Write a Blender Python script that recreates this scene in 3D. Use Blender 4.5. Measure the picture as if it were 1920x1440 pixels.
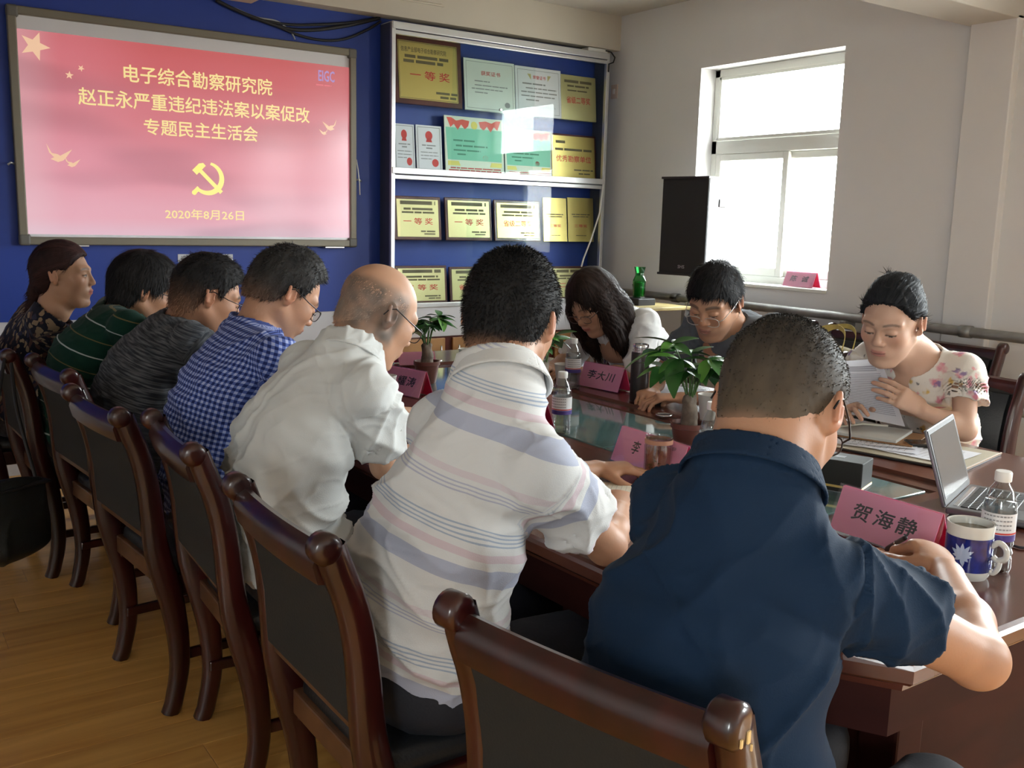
import bpy, bmesh, math, random
import numpy as np
from mathutils import Vector, Matrix

# ------------------------------------------------------------------ clear
for o in list(bpy.data.objects):
    bpy.data.objects.remove(o)
SC = bpy.context.scene
COL = SC.collection
random.seed(7)
RNG = np.random.default_rng(7)
PI = math.pi

# ------------------------------------------------------------------ camera
FPX, CAMH = 1823.6, 1.45
YAW, PITCH, ROLL = [math.radians(a) for a in (34.667, 9.557, 1.455)]
_f = np.array([math.sin(YAW)*math.cos(PITCH), math.cos(YAW)*math.cos(PITCH), -math.sin(PITCH)])
_r = np.cross(_f, [0, 0, 1.0]); _r /= np.linalg.norm(_r)
_u = np.cross(_r, _f)
_r2 = math.cos(ROLL)*_r + math.sin(ROLL)*_u
_u2 = -math.sin(ROLL)*_r + math.cos(ROLL)*_u
CAM = np.array([0, 0, CAMH])
cd = bpy.data.cameras.new('camera')
cd.sensor_fit = 'HORIZONTAL'; cd.sensor_width = 36.0
cd.lens = FPX/1920*36.0
cd.clip_start = 0.05
cam = bpy.data.objects.new('camera', cd); COL.objects.link(cam)
_m = Matrix(((_r2[0], _u2[0], -_f[0], 0), (_r2[1], _u2[1], -_f[1], 0), (_r2[2], _u2[2], -_f[2], CAMH), (0, 0, 0, 1)))
cam.matrix_world = _m
SC.camera = cam

# room constants (metres): the camera stands at x=0, y=0
D = 5.8            # blue wall plane y
XW = 4.806         # window wall plane x
XL, YN = -1.7, -2.6  # wall left, wall behind the camera
ZC = 2.926         # ceiling

def ray(px, py):
    return _r2*(px-960) + _u2*(720-py) + _f*FPX
def onx(px, py, x):
    d = ray(px, py); return CAM + d*(x/d[0])
def ony(px, py, y):
    d = ray(px, py); return CAM + d*(y/d[1])
def onz(px, py, z):
    d = ray(px, py); return CAM + d*((z-CAMH)/d[2])

# ------------------------------------------------------------------ world, light, exposure
W = bpy.data.worlds.new('sky'); SC.world = W; W.use_nodes = True
_bg = W.node_tree.nodes['Background']
_t = W.node_tree; _tc = _t.nodes.new('ShaderNodeTexCoord'); _sp = _t.nodes.new('ShaderNodeSeparateXYZ'); _rp = _t.nodes.new('ShaderNodeValToRGB')
_t.links.new(_tc.outputs['Generated'], _sp.inputs[0]); _mr = _t.nodes.new('ShaderNodeMapRange'); _mr.inputs[1].default_value = -1; _mr.inputs[2].default_value = 1
_t.links.new(_sp.outputs['Z'], _mr.inputs[0]); _t.links.new(_mr.outputs[0], _rp.inputs[0]); _t.links.new(_rp.outputs[0], _bg.inputs['Color'])
_rp.color_ramp.elements[0].position = .485; _rp.color_ramp.elements[0].color = (.30, .285, .26, 1)      # ground outside
_rp.color_ramp.elements[1].position = .515; _rp.color_ramp.elements[1].color = (.94, .97, 1.0, 1)       # bright overcast sky
_bg.inputs['Strength'].default_value = 48.0
SC.view_settings.view_transform = 'Standard'
SC.view_settings.look = 'None'
SC.view_settings.gamma = 1.0
SC.view_settings.use_curve_mapping = False
SC.view_settings.exposure = 0.0
SC.cycles.transparent_max_bounces = 32   # many clear sheets stand one behind the other

# windows in the window wall: (y0, y1, z0, z1); the first is in view
_wa = onx(1315, 129, XW); _wb = onx(1546, 545, XW); _wc = onx(1590, 84, XW)
WIN = [(0.5*(_wb[1]+_wc[1]), _wa[1], _wb[2], 0.5*(_wa[2]+_wc[2]))]
_w = WIN[0][1]-WIN[0][0]
WIN.append((0.55, 0.55+_w+.25, WIN[0][2], WIN[0][3]))
WIN.append((-1.9, -1.9+_w+.25, WIN[0][2], WIN[0][3]))
WT = 0.26          # thickness of the window wall
WINL = [(-2.2, -1.2, 1.25, 2.25)]     # unseen window added in the left wall, behind the camera, to brighten the floor
for (a, b, c, d) in WINL:
    ld = bpy.data.lights.new('daylight_portal', 'AREA'); ld.shape = 'RECTANGLE'
    ld.size = d-c; ld.size_y = b-a; ld.energy = 1.0; ld.cycles.is_portal = True
    lo = bpy.data.objects.new('daylight_portal', ld); COL.objects.link(lo)
    lo.location = (XL-WT-.02, (a+b)/2, (c+d)/2); lo.rotation_euler = (0, -PI/2, 0)
for (a, b, c, d) in WIN:      # daylight portals: real openings, sampled efficiently
    ld = bpy.data.lights.new('daylight_portal', 'AREA'); ld.shape = 'RECTANGLE'
    ld.size = d-c; ld.size_y = b-a; ld.energy = 1.0; ld.cycles.is_portal = True
    lo = bpy.data.objects.new('daylight_portal', ld); COL.objects.link(lo)
    lo.location = (XW+WT+.02, (a+b)/2, (c+d)/2); lo.rotation_euler = (0, PI/2, 0)

# ------------------------------------------------------------------ helpers
def tag(o, label=None, cat=None, group=None, kind=None):
    if label: o['label'] = label
    if cat: o['category'] = cat
    if group: o['group'] = group
    if kind: o['kind'] = kind
    return o
def link(o, parent=None):
    COL.objects.link(o)
    if parent is not None: o.parent = parent
    return o
def thing(name, label, cat, loc=(0, 0, 0), rz=0.0, group=None, kind=None):
    o = bpy.data.objects.new(name, None); COL.objects.link(o)
    o.empty_display_size = .05
    o.location = loc; o.rotation_euler = (0, 0, rz)
    return tag(o, label, cat, group, kind)
def dup(root, loc=None, rz=None, label=None, group=None):
    r = root.copy(); COL.objects.link(r)
    if loc is not None: r.location = loc
    if rz is not None: r.rotation_euler = (0, 0, rz)
    if label: r['label'] = label
    if group: r['group'] = group
    for ch in list(root.children):
        c = ch.copy(); COL.objects.link(c); c.parent = r
        for g in list(ch.children):
            k = g.copy(); COL.objects.link(k); k.parent = c
    return r

def pmesh(name, verts, faces, mat=None, parent=None, smooth=False, loc=None):
    me = bpy.data.meshes.new(name)
    me.from_pydata([tuple(map(float, v)) for v in verts], [], [tuple(map(int, f)) for f in faces])
    if mat: me.materials.append(mat)
    if smooth: me.polygons.foreach_set('use_smooth', [True]*len(me.polygons))
    me.update()
    o = bpy.data.objects.new(name, me)
    if loc is not None: o.location = loc
    return link(o, parent)

class MB:
    """collects shapes into one mesh"""
    def __init__(s): s.bm = bmesh.new()
    def box(s, lo, hi, bev=0.0, seg=2, rot=None):
        c = [(a+b)/2 for a, b in zip(lo, hi)]; d = [max(abs(b-a), 1e-5) for a, b in zip(lo, hi)]
        t = bmesh.new(); bmesh.ops.create_cube(t, size=1.0)
        for v in t.verts: v.co = Vector((v.co.x*d[0], v.co.y*d[1], v.co.z*d[2]))
        if bev > 0:
            bmesh.ops.bevel(t, geom=t.edges[:], offset=min(bev, min(d)*.49), segments=seg, profile=.5, affect='EDGES')
        if rot is not None:
            for v in t.verts: v.co = rot @ v.co
        for v in t.verts: v.co += Vector(c)
        s._merge(t); return s
    def _merge(s, t):
        me = bpy.data.meshes.new('_t'); t.to_mesh(me); t.free(); s.bm.from_mesh(me); bpy.data.meshes.remove(me)
    def geo(s, verts, faces):
        vs = [s.bm.verts.new(Vector(tuple(map(float, v)))) for v in verts]
        for f in faces:
            try: s.bm.faces.new([vs[i] for i in f])
            except ValueError: pass
        return s
    def lathe(s, prof, c=(0, 0, 0), n=24, cap0=True, cap1=True, axis='Z', a0=0.0):
        vs, fs = [], []
        for (r, z) in prof:
            for k in range(n):
                a = a0+2*PI*k/n; x, y = r*math.cos(a), r*math.sin(a)
                p = (x, y, z) if axis == 'Z' else ((z, x, y) if axis == 'X' else (y, z, x))
                vs.append((p[0]+c[0], p[1]+c[1], p[2]+c[2]))
        for i in range(len(prof)-1):
            for k in range(n):
                a, b = i*n+k, i*n+(k+1) % n
                fs.append((a, b, b+n, a+n))
        if cap0: fs.append(tuple(range(n-1, -1, -1)))
        if cap1: fs.append(tuple((len(prof)-1)*n+k for k in range(n)))
        return s.geo(vs, fs)
    def tube(s, pts, r, n=10, cap=True):
        pts = [Vector(tuple(map(float, p))) for p in pts]
        rr = r if isinstance(r, (list, tuple)) else [r]*len(pts)
        vs, fs = [], []; up = None
        for i, p in enumerate(pts):
            t = (pts[min(i+1, len(pts)-1)]-pts[max(i-1, 0)]).normalized()
            if up is None:
                up = Vector((0, 0, 1)) if abs(t.z) < .9 else Vector((1, 0, 0))
            u = (up-t*up.dot(t)).normalized(); v = t.cross(u); up = u
            for k in range(n):
                a = 2*PI*k/n; vs.append(p+(u*math.cos(a)+v*math.sin(a))*rr[i])
        for i in range(len(pts)-1):
            for k in range(n):
                a, b = i*n+k, i*n+(k+1) % n; fs.append((a, b, b+n, a+n))
        if cap:
            fs.append(tuple(range(n-1, -1, -1))); fs.append(tuple((len(pts)-1)*n+k for k in range(n)))
        return s.geo(vs, fs)
    def prism(s, outline, axis, a, b, bev=0.0):
        """outline: 2D points; extruded along axis from a to b"""
        def P(p, t):
            return {'X': (t, p[0], p[1]), 'Y': (p[0], t, p[1]), 'Z': (p[0], p[1], t)}[axis]
        n = len(outline); t = bmesh.new()
        vs = [t.verts.new(P(p, a)) for p in outline]+[t.verts.new(P(p, b)) for p in outline]
        t.faces.new(vs[:n]); t.faces.new(vs[n:][::-1])
        side = []
        for i in range(n): side.append(t.faces.new((vs[i], vs[n+i], vs[n+(i+1) % n], vs[(i+1) % n])))
        bmesh.ops.recalc_face_normals(t, faces=t.faces[:])
        if bev > 0:
            ed = [e for e in t.edges if (e.verts[0].index < n) == (e.verts[1].index < n)]
            t.verts.index_update()
            ed = [e for e in t.edges if (e.verts[0].index < n) == (e.verts[1].index < n)]
            bmesh.ops.bevel(t, geom=ed, offset=bev, segments=2, profile=.5, affect='EDGES')
        s._merge(t); return s
    def build(s, name, mat, parent=None, smooth=False, loc=None, recalc=True, angle=None):
        if recalc: bmesh.ops.recalc_face_normals(s.bm, faces=s.bm.faces[:])
        me = bpy.data.meshes.new(name); s.bm.to_mesh(me); s.bm.free()
        if mat: me.materials.append(mat)
        if smooth:
            me.polygons.foreach_set('use_smooth', [True]*len(me.polygons))
            if angle: me.set_sharp_from_angle(angle=math.radians(angle))
        o = bpy.data.objects.new(name, me)
        if loc is not None: o.location = loc
        return link(o, parent)

# ------------------------------------------------------------------ materials
MATS = {}
def nd(t, ty, **kw):
    n = t.nodes.new(ty)
    for k, v in kw.items(): setattr(n, k, v)
    return n
def mat(name, col=(.8, .8, .8), rough=.5, metal=0.0, spec=.5, coat=0.0, emit=None, estr=0.0, sss=0.0, noise=None, bump=None, sheen=0.0):
    """noise=(scale, amount) mottles the colour, bump=(scale, strength) fine relief"""
    m = bpy.data.materials.new(name); m.use_nodes = True
    t = m.node_tree; b = t.nodes['Principled BSDF']
    b.inputs['Base Color'].default_value = (*col, 1); b.inputs['Roughness'].default_value = rough
    b.inputs['Metallic'].default_value = metal; b.inputs['Specular IOR Level'].default_value = spec
    b.inputs['Coat Weight'].default_value = coat; b.inputs['Coat Roughness'].default_value = .08
    if sheen: b.inputs['Sheen Weight'].default_value = sheen
    if sss:
        b.inputs['Subsurface Weight'].default_value = sss
        b.inputs['Subsurface Radius'].default_value = (.012, .005, .003); b.inputs['Subsurface Scale'].default_value = 1.0
    if emit: b.inputs['Emission Color'].default_value = (*emit, 1); b.inputs['Emission Strength'].default_value = estr
    tc = nd(t, 'ShaderNodeTexCoord')
    if noise:
        n = nd(t, 'ShaderNodeTexNoise'); n.inputs['Scale'].default_value = noise[0]; n.inputs['Detail'].default_value = 5
        t.links.new(tc.outputs['Object'], n.inputs['Vector'])
        r = nd(t, 'ShaderNodeMapRange'); r.inputs[1].default_value = .3; r.inputs[2].default_value = .7
        r.inputs[3].default_value = 1-noise[1]; r.inputs[4].default_value = 1+noise[1]
        t.links.new(n.outputs['Fac'], r.inputs[0])
        x = nd(t, 'ShaderNodeVectorMath', operation='SCALE'); x.inputs[0].default_value = col
        t.links.new(r.outputs[0], x.inputs['Scale']); t.links.new(x.outputs[0], b.inputs['Base Color'])
    if bump:
        n = nd(t, 'ShaderNodeTexNoise'); n.inputs['Scale'].default_value = bump[0]; n.inputs['Detail'].default_value = 4
        t.links.new(tc.outputs['Object'], n.inputs['Vector'])
        k = nd(t, 'ShaderNodeBump'); k.inputs['Strength'].default_value = bump[1]; k.inputs['Distance'].default_value = .004
        t.links.new(n.outputs['Fac'], k.inputs['Height']); t.links.new(k.outputs[0], b.inputs['Normal'])
    MATS[name] = m
    return m
def wood(name, dark, light, rough=.3, coat=.3, scale=(2, 30, 30), spec=.5, rnd=0.0):
    m = mat(name, light, rough, coat=coat, spec=spec); t = m.node_tree; b = t.nodes['Principled BSDF']
    tc = nd(t, 'ShaderNodeTexCoord'); mp = nd(t, 'ShaderNodeMapping'); mp.inputs['Scale'].default_value = scale
    t.links.new(tc.outputs['Object'], mp.inputs['Vector'])
    n = nd(t, 'ShaderNodeTexNoise'); n.inputs['Scale'].default_value = 1.0; n.inputs['Detail'].default_value = 6; n.inputs['Distortion'].default_value = .6
    n.noise_dimensions = '4D'
    oi = nd(t, 'ShaderNodeObjectInfo'); mu = nd(t, 'ShaderNodeMath', operation='MULTIPLY'); mu.inputs[1].default_value = 37.0
    t.links.new(oi.outputs['Random'], mu.inputs[0]); t.links.new(mu.outputs[0], n.inputs['W'])
    t.links.new(mp.outputs[0], n.inputs['Vector'])
    cr = nd(t, 'ShaderNodeValToRGB'); cr.color_ramp.elements[0].color = (*dark, 1); cr.color_ramp.elements[1].color = (*light, 1)
    cr.color_ramp.elements[0].position = .3; cr.color_ramp.elements[1].position = .68
    t.links.new(n.outputs['Fac'], cr.inputs[0])
    out = cr.outputs[0]
    if rnd:
        r = nd(t, 'ShaderNodeMapRange'); r.inputs[3].default_value = 1-rnd; r.inputs[4].default_value = 1+rnd
        t.links.new(oi.outputs['Random'], r.inputs[0])
        x = nd(t, 'ShaderNodeVectorMath', operation='SCALE'); t.links.new(out, x.inputs[0]); t.links.new(r.outputs[0], x.inputs['Scale'])
        out = x.outputs[0]
    t.links.new(out, b.inputs['Base Color'])
    return m
def glassmat(name, tint=(1, 1, 1), refl=.08, rough=.02):
    """thin clear sheet: mostly transparent with a fresnel reflection"""
    m = bpy.data.materials.new(name); m.use_nodes = True; t = m.node_tree
    for n in list(t.nodes): t.nodes.remove(n)
    o = nd(t, 'ShaderNodeOutputMaterial'); tr = nd(t, 'ShaderNodeBsdfTransparent'); tr.inputs[0].default_value = (*tint, 1)
    gl = nd(t, 'ShaderNodeBsdfGlossy'); gl.inputs['Roughness'].default_value = rough
    fr = nd(t, 'ShaderNodeLayerWeight'); fr.inputs[0].default_value = .5
    pw = nd(t, 'ShaderNodeMath', operation='POWER'); pw.inputs[1].default_value = 5.0
    ad = nd(t, 'ShaderNodeMath', operation='MULTIPLY_ADD'); ad.inputs[1].default_value = 1-refl; ad.inputs[2].default_value = refl; ad.use_clamp = True
    t.links.new(fr.outputs['Facing'], pw.inputs[0])
    mx = nd(t, 'ShaderNodeMixShader')
    t.links.new(pw.outputs[0], ad.inputs[0]); t.links.new(ad.outputs[0], mx.inputs[0])
    t.links.new(tr.outputs[0], mx.inputs[1]); t.links.new(gl.outputs[0], mx.inputs[2]); t.links.new(mx.outputs[0], o.inputs[0])
    MATS[name] = m; return m

M_wall = mat('wall_paint', (.70, .70, .705), .85, noise=(1.3, .03), bump=(60, .05))
M_ceil = mat('ceiling_paint', (.50, .48, .445), .9, noise=(.8, .03))
M_cream = mat('cream_paint', (.52, .48, .405), .7, noise=(2, .04))
M_blue = mat('blue_panel', (.005, .035, .27), .5, noise=(3, .06))
M_dado = mat('white_dado', (.52, .52, .55), .6)
M_plank = wood('laminate', (.56, .265, .060), (.78, .43, .12), .32, .15, (1.6, 22, 22), rnd=.10)
M_mahog = wood('mahogany', (.012, .0020, .0018), (.042, .0055, .0046), .28, .5, (14, 14, 2.2))
M_table = wood('table_wood', (.060, .018, .012), (.105, .032, .020), .22, .12, (9, 1.2, 9))
M_tan = wood('tan_door_wood', (.30, .15, .06), (.42, .23, .10), .35, .2, (5, 5, 1))
M_leather = mat('black_leather', (.010, .012, .015), .42, bump=(140, .25))
M_panelback = mat('dark_back_cloth', (.012, .012, .010), .85, bump=(200, .2))
M_alu = mat('aluminium', (.62, .63, .64), .35, .85)
M_steel = mat('steel', (.55, .55, .55), .22, 1.0)
M_galv = mat('galvanised_pipe', (.30, .30, .29), .45, .6, noise=(9, .25))
M_white = mat('white_plastic', (.78, .78, .76), .4)
M_winframe = mat('window_frame_white', (.72, .73, .68), .4)
M_black = mat('black_plastic', (.012, .012, .014), .45)
M_cable = mat('cable_rubber', (.010, .011, .016), .6)
def papermat(name, col, trans=.5):
    """thin paper lets some light through"""
    m = bpy.data.materials.new(name); m.use_nodes = True; t = m.node_tree
    for n in list(t.nodes): t.nodes.remove(n)
    o = nd(t, 'ShaderNodeOutputMaterial'); a = nd(t, 'ShaderNodeBsdfDiffuse'); b = nd(t, 'ShaderNodeBsdfTranslucent'); mx = nd(t, 'ShaderNodeMixShader')
    a.inputs[0].default_value = (*col, 1); b.inputs[0].default_value = (*col, 1); mx.inputs[0].default_value = trans
    t.links.new(a.outputs[0], mx.inputs[1]); t.links.new(b.outputs[0], mx.inputs[2]); t.links.new(mx.outputs[0], o.inputs[0]); MATS[name] = m; return m
M_paper = papermat('paper', (.80, .81, .86), .3)
M_cream_paper = mat('cream_paper', (.72, .68, .56), .8)
M_ink = mat('ink', (.035, .033, .04), .7)
M_ink2 = mat('grey_print', (.30, .29, .30), .8)
M_goldtext = mat('gold_print', (.13, .10, .045), .6)
M_red = mat('red_print', (.55, .035, .03), .6)
M_pink = papermat('pink_card', (.97, .47, .66), .35)
M_pinkd = papermat('pink_card_back', (.85, .10, .25), .45)
M_acryl = glassmat('acrylic', (.985, .985, .99), .045)
M_glass = glassmat('cabinet_glass', (.95, .98, .975), .009)
M_pane = glassmat('window_glass', (.96, .98, .97), .05)
M_pet = glassmat('clear_plastic', (.86, .88, .88), .12, .05)
M_water = glassmat('water', (.80, .83, .84), .10, .0)
M_gold = mat('brass_plate', (.62, .47, .16), .32, .75)
M_palegold = mat('pale_brass_plate', (.55, .48, .24), .35, .6)
M_frame = wood('plaque_frame', (.05, .008, .006), (.11, .02, .014), .35, .3, (6, 6, 6))
# ================================================================== THE ROOM
def struct(o, label=None):
    o['kind'] = 'structure'
    if label: o['label'] = label
    return o

# floor: slab with laminate planks laid along x
floor = struct(MB().box((XL-.1, YN-.1, -.12), (XW+.1, D+.1, -.010)).build('floor', mat('subfloor', (.05, .03, .015), .9)))
PLW, PLL = .155, 1.24
_pm = []
for k in range(2):
    b = MB().box((-PLL/2+.0006, -PLW/2+.0006, -.010), (PLL/2-.0006, PLW/2-.0006, 0.0), bev=.0007, seg=1)
    o = b.build('plank', M_plank); me = o.data; _pm.append(me); bpy.data.objects.remove(o)
j = 0
y = YN+PLW/2
while y-PLW/2 < D:
    x = XL - (j*.47 % 1.0)*PLL + PLL/2
    while x-PLL/2 < XW-.02:
        x0, x1 = max(x-PLL/2, XL), min(x+PLL/2, XW)
        if x1-x0 > .05:
            o = bpy.data.objects.new('plank', _pm[j % 2]); o.location = ((x0+x1)/2, y, 0)
            o.scale = ((x1-x0)/PLL, 1, 1); link(o, floor)
        x += PLL
    y += PLW; j += 1

struct(MB().box((XL-WT, YN-.1, ZC), (XW+WT, D+.1, ZC+.12)).build('ceiling', M_ceil))
wb = struct(MB().box((XL-.1, D, 0), (XW+WT, D+.12, ZC)).build('wall_back', M_wall))
zdado = ony(330, 593, D)[2]
zsof = ony(709, 34, D)[2]
o = MB().box((XL, D-.012, zdado), (XW-.03, D+.001, zsof+.02)).build('blue_panel', M_blue, wb)
o = MB().box((XL, D-.006, .0), (XW-.03, D+.001, zdado)).build('dado_panel', M_dado, wb)
wl0 = MB(); _a, _b, _c, _d = WINL[0]
wl0.box((XL-WT, YN-.1, 0), (XL, _a, ZC)).box((XL-WT, _b, 0), (XL, D+.1, ZC)).box((XL-WT, _a, 0), (XL, _b, _c)).box((XL-WT, _a, _d), (XL, _b, ZC))
struct(wl0.build('wall_left', M_wall))
struct(MB().box((XL-.1, YN-.12, 0), (XW+WT, YN, ZC)).build('wall_front', M_wall))
struct(MB().box((XL, YN, 0), (XL+.012, D, .09)).build('baseboard_left', M_white))

# soffit beam above the blue panel, with its ledge and cable trunking
sof = struct(MB().box((XL, D-.13, zsof), (XW, D, ZC+.01)).build('trim_1', M_cream))
MB().box((XL, D-.142, zsof+.10), (ony(832, 10, D-.13)[0], D-.128, zsof+.112), bev=.003).build('ledge', M_cream, sof)
MB().box((ony(700, 20, D-.13)[0]-2.2, D-.15, zsof+.112), (ony(826, 10, D-.13)[0], D-.128, ZC), bev=.004).build('trunking', M_cream, sof)

# beam and pilaster on the right
yb1 = onz(1822, 51, onx(1822, 51, XW)[2])[1]; zb = onx(1822, 51, XW)[2]
yb0 = yb1 - .265
struct(MB().box((XL, yb0, zb), (XW+.02, yb1, ZC+.01), bev=.004).build('trim_2', M_ceil))
struct(MB().box((XW-.05, yb0+.0, 0), (XW+.02, onx(1795, 300, XW-.05)[1], zb+.02), bev=.006).build('trim_3', M_wall))

# window wall with three openings
wr = MB()
ys = [YN-.1]
for (a, b, c, d) in sorted(WIN): ys += [a, b]
ys.append(D+.1)
for i in range(0, len(ys), 2): wr.box((XW, ys[i], 0), (XW+WT, ys[i+1], ZC))
for (a, b, c, d) in WIN:
    wr.box((XW, a, 0), (XW+WT, b, c)); wr.box((XW, a, d), (XW+WT, b, ZC))
struct(wr.build('wall_right', M_wall))

def window(n, w):
    y0, y1, z0, z1 = w
    x0, x1 = XW+.135, XW+.205
    t = thing('window_%d' % n, None, None, (XW+.17, (y0+y1)/2, z0)); t['kind'] = 'structure'
    cx, cy, cz = XW+.17, (y0+y1)/2, z0
    def bar(nm, lo, hi, par=t, m=M_winframe, bev=.006):
        return MB().box([lo[0]-cx, lo[1]-cy, lo[2]-cz], [hi[0]-cx, hi[1]-cy, hi[2]-cz], bev=bev).build(nm, m, par)
    zt0 = z0+(1.886-1.11)/(2.40-1.11)*(z1-z0); zt1 = z0+(2.0-1.11)/(2.40-1.11)*(z1-z0)
    ym = y0+(3.897-3.44)/(4.503-3.44)*(y1-y0)
    for nm, lo, hi in (('frame_stile', (x0, y0, z0), (x1, y0+.05, z1)), ('frame_stile', (x0, y1-.05, z0), (x1, y1, z1)),
                       ('frame_head', (x0, y0, z1-.055), (x1, y1, z1)), ('frame_sill', (x0, y0, z0), (x1, y1, z0+.05)),
                       ('transom_bar', (x0, y0, zt0), (x1, y1, zt1-.03))):
        bar(nm, lo, hi)
    bar('pane', (XW+.166, y0+.045, zt1-.03), (XW+.172, y1-.045, z1-.05), m=M_pane, bev=0)
    bar('glazing_bead', (x0-.012, y0+.04, zt1-.035), (x0, y1-.04, zt1-.012)); bar('glazing_bead', (x0-.012, y0+.04, z1-.075), (x0, y1-.04, z1-.05))
    bar('glazing_bead', (x0-.012, y1-.075, zt1-.03), (x0, y1-.05, z1-.05))
    # two sliding sashes
    for k, (a, b, xs) in enumerate(((ym-.02, y1-.05, x0-.002), (y0+.05, ym+.035, x0+.036))):
        s = bar('sash', (xs, a, z0+.05), (xs+.032, a+.045, zt0))
        bar('sash_stile', (xs, b-.045, z0+.05), (xs+.032, b, zt0), s); bar('sash_rail', (xs, a+.04, z0+.05), (xs+.032, b-.04, z0+.105), s)
        bar('sash_rail', (xs, a+.04, zt0-.045), (xs+.032, b-.04, zt0), s)
        bar('pane', (xs+.012, a+.04, z0+.1), (xs+.018, b-.04, zt0-.04), s, M_pane, 0)
        if k == 1:
            bar('latch', (xs-.012, b-.036, z0+.42), (xs, b-.012, z0+.50), s, M_alu)
    bar('inner_sill', (XW-.012, y0-.0, z0-.02), (x0+.01, y1, z0+.004), m=M_winframe)
    return t
for i, w in enumerate(WIN): window(i+1, w)
t = thing('window_4', None, None, (XL-.17, (_a+_b)/2, _c)); t['kind'] = 'structure'  # frame and panes of the window added out of view
hw_, hz_ = (_b-_a)/2, _d-_c
for lo, hi in (((-.035, -hw_, 0), (.035, -hw_+.05, hz_)), ((-.035, hw_-.05, 0), (.035, hw_, hz_)), ((-.035, -.025, 0), (.035, .025, hz_))): MB().box(lo, hi, bev=.006).build('frame_stile', M_winframe, t)
for z_ in (0, hz_-.05): MB().box((-.035, -hw_, z_), (.035, hw_, z_+.05), bev=.006).build('frame_rail', M_winframe, t)
for sg in (-1, 1): MB().box((-.003, min(sg*.02, sg*(hw_-.04)), .04), (.003, max(sg*.02, sg*(hw_-.04)), hz_-.04)).build('pane', M_pane, t)

# heating pipe along the window wall
pz = onx(1300, 562, XW-.06)[2]
t = thing('heating_pipe', 'long grey galvanised heating pipe running along the wall under the window', 'pipe', (XW-.06, 3.0, pz))
y_col = onx(1795, 300, XW-.05)[1]
def lp(p): return (p[0]-(XW-.06), p[1]-3.0, p[2]-pz)
MB().tube([lp(p) for p in ((XW-.06, D-.03, pz), (XW-.06, y_col+.20, pz), (XW-.07, y_col+.1, pz), (XW-.105, y_col+.04, pz),
           (XW-.115, y_col-.05, pz), (XW-.115, 1.0, pz-.01))], .026, 14).build('pipe', M_galv, t, True)
for yy in (D-.9, D-2.6, y_col-.18, y_col+.18, 4.9):
    xx = XW-.06 if yy > y_col else XW-.115
    MB().tube([lp((xx, yy-.03, pz)), lp((xx, yy+.03, pz))], .032, 14).build('coupling', M_galv, t, True)
for yy in (D-1.05, D-2.3):
    MB().box(lp((XW-.10, yy-.02, pz-.14)), lp((XW-.002, yy+.02, pz-.02)), bev=.004).build('bracket', M_galv, t)
t = thing('heating_pipe', 'thin lower return pipe running along the wall below the thick pipe', 'pipe', (XW-.05, 3.0, pz-.38))
MB().tube([(0, D-3.04, 0), (0, -2.0, 0)], .017, 12).build('pipe', M_galv, t, True)
for yy in (1.6, .3): MB().box((-.012, yy-.015, -.02), (.048, yy+.015, .02), bev=.003).build('bracket', M_galv, t)

# faint old switch plate and socket by the corner
t = thing('wall_switch', 'small yellowed switch plate on the wall beside the display cabinet', 'switch', tuple(onx(1153, 172, XW)))
MB().box((-.010, -.035, -.05), (.0, .035, .05), bev=.004).build('plate', mat('old_plastic', (.62, .50, .44), .5), t)
MB().box((-.014, -.012, -.018), (-.010, .012, .018), bev=.002).build('rocker', M_white, t)
# ------------------------------------------------------------------ flat lettering
def text_obj(s, width, height, m, parent, origin, right, up, name='lettering', bold=0.0, slant=0.0, spacing=1.0, off=.0006):
    """letters fitted into width x height, centred on origin, in the plane right/up"""
    cu = bpy.data.curves.new('txt', 'FONT'); cu.body = s; cu.size = 1.0; cu.align_x = 'CENTER'; cu.align_y = 'CENTER'
    cu.resolution_u = 2;  cu.shear = slant; cu.space_character = spacing
    o = bpy.data.objects.new('txt', cu); COL.objects.link(o)
    dg = bpy.context.evaluated_depsgraph_get()
    me = bpy.data.meshes.new_from_object(o.evaluated_get(dg)); bpy.data.objects.remove(o)
    n = len(me.vertices); co = np.empty(n*3); me.vertices.foreach_get('co', co); co = co.reshape(-1, 3)
    fc = [tuple(p_.vertices) for p_ in me.polygons]; bpy.data.meshes.remove(me)
    lo, hi = co.min(0), co.max(0); c = (lo+hi)/2; sz = hi-lo
    lift = np.zeros(n)
    if bold > 0:           # heavier strokes: the same outlines laid slightly apart
        sh_ = [(0, 0), (bold, bold*.4), (-bold, -bold*.4), (bold*.3, -bold), (-bold*.3, bold)]
        fc = [tuple(i+k_*n for i in f_) for k_ in range(5) for f_ in fc]
        co = np.concatenate([co+np.array((dx, dy, 0)) for dx, dy in sh_]); lift = np.repeat(np.arange(5)*4e-5, n)
    sx = width/sz[0]; sy = height/sz[1] if height else sx
    R = np.array(right, float); R /= np.linalg.norm(R); U = np.array(up, float); U /= np.linalg.norm(U); N = np.cross(R, U)
    p = np.outer((co[:, 0]-c[0])*sx, R)+np.outer((co[:, 1]-c[1])*sy, U)+np.outer(off+lift, N)+np.array(origin, float)
    me = bpy.data.meshes.new(name); me.from_pydata(p.tolist(), [], fc); me.update(); me.materials.append(m)
    ob = bpy.data.objects.new(name, me)
    return link(ob, parent)
def quad(name, m, parent, origin, right, up, w, h, off=.0004):
    R = np.array(right, float); R /= np.linalg.norm(R); U = np.array(up, float); U /= np.linalg.norm(U); N = np.cross(R, U)
    o = np.array(origin, float)+N*off
    return pmesh(name, [o-R*w/2-U*h/2, o+R*w/2-U*h/2, o+R*w/2+U*h/2, o-R*w/2+U*h/2], [(0, 1, 2, 3)], m, parent)
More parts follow.
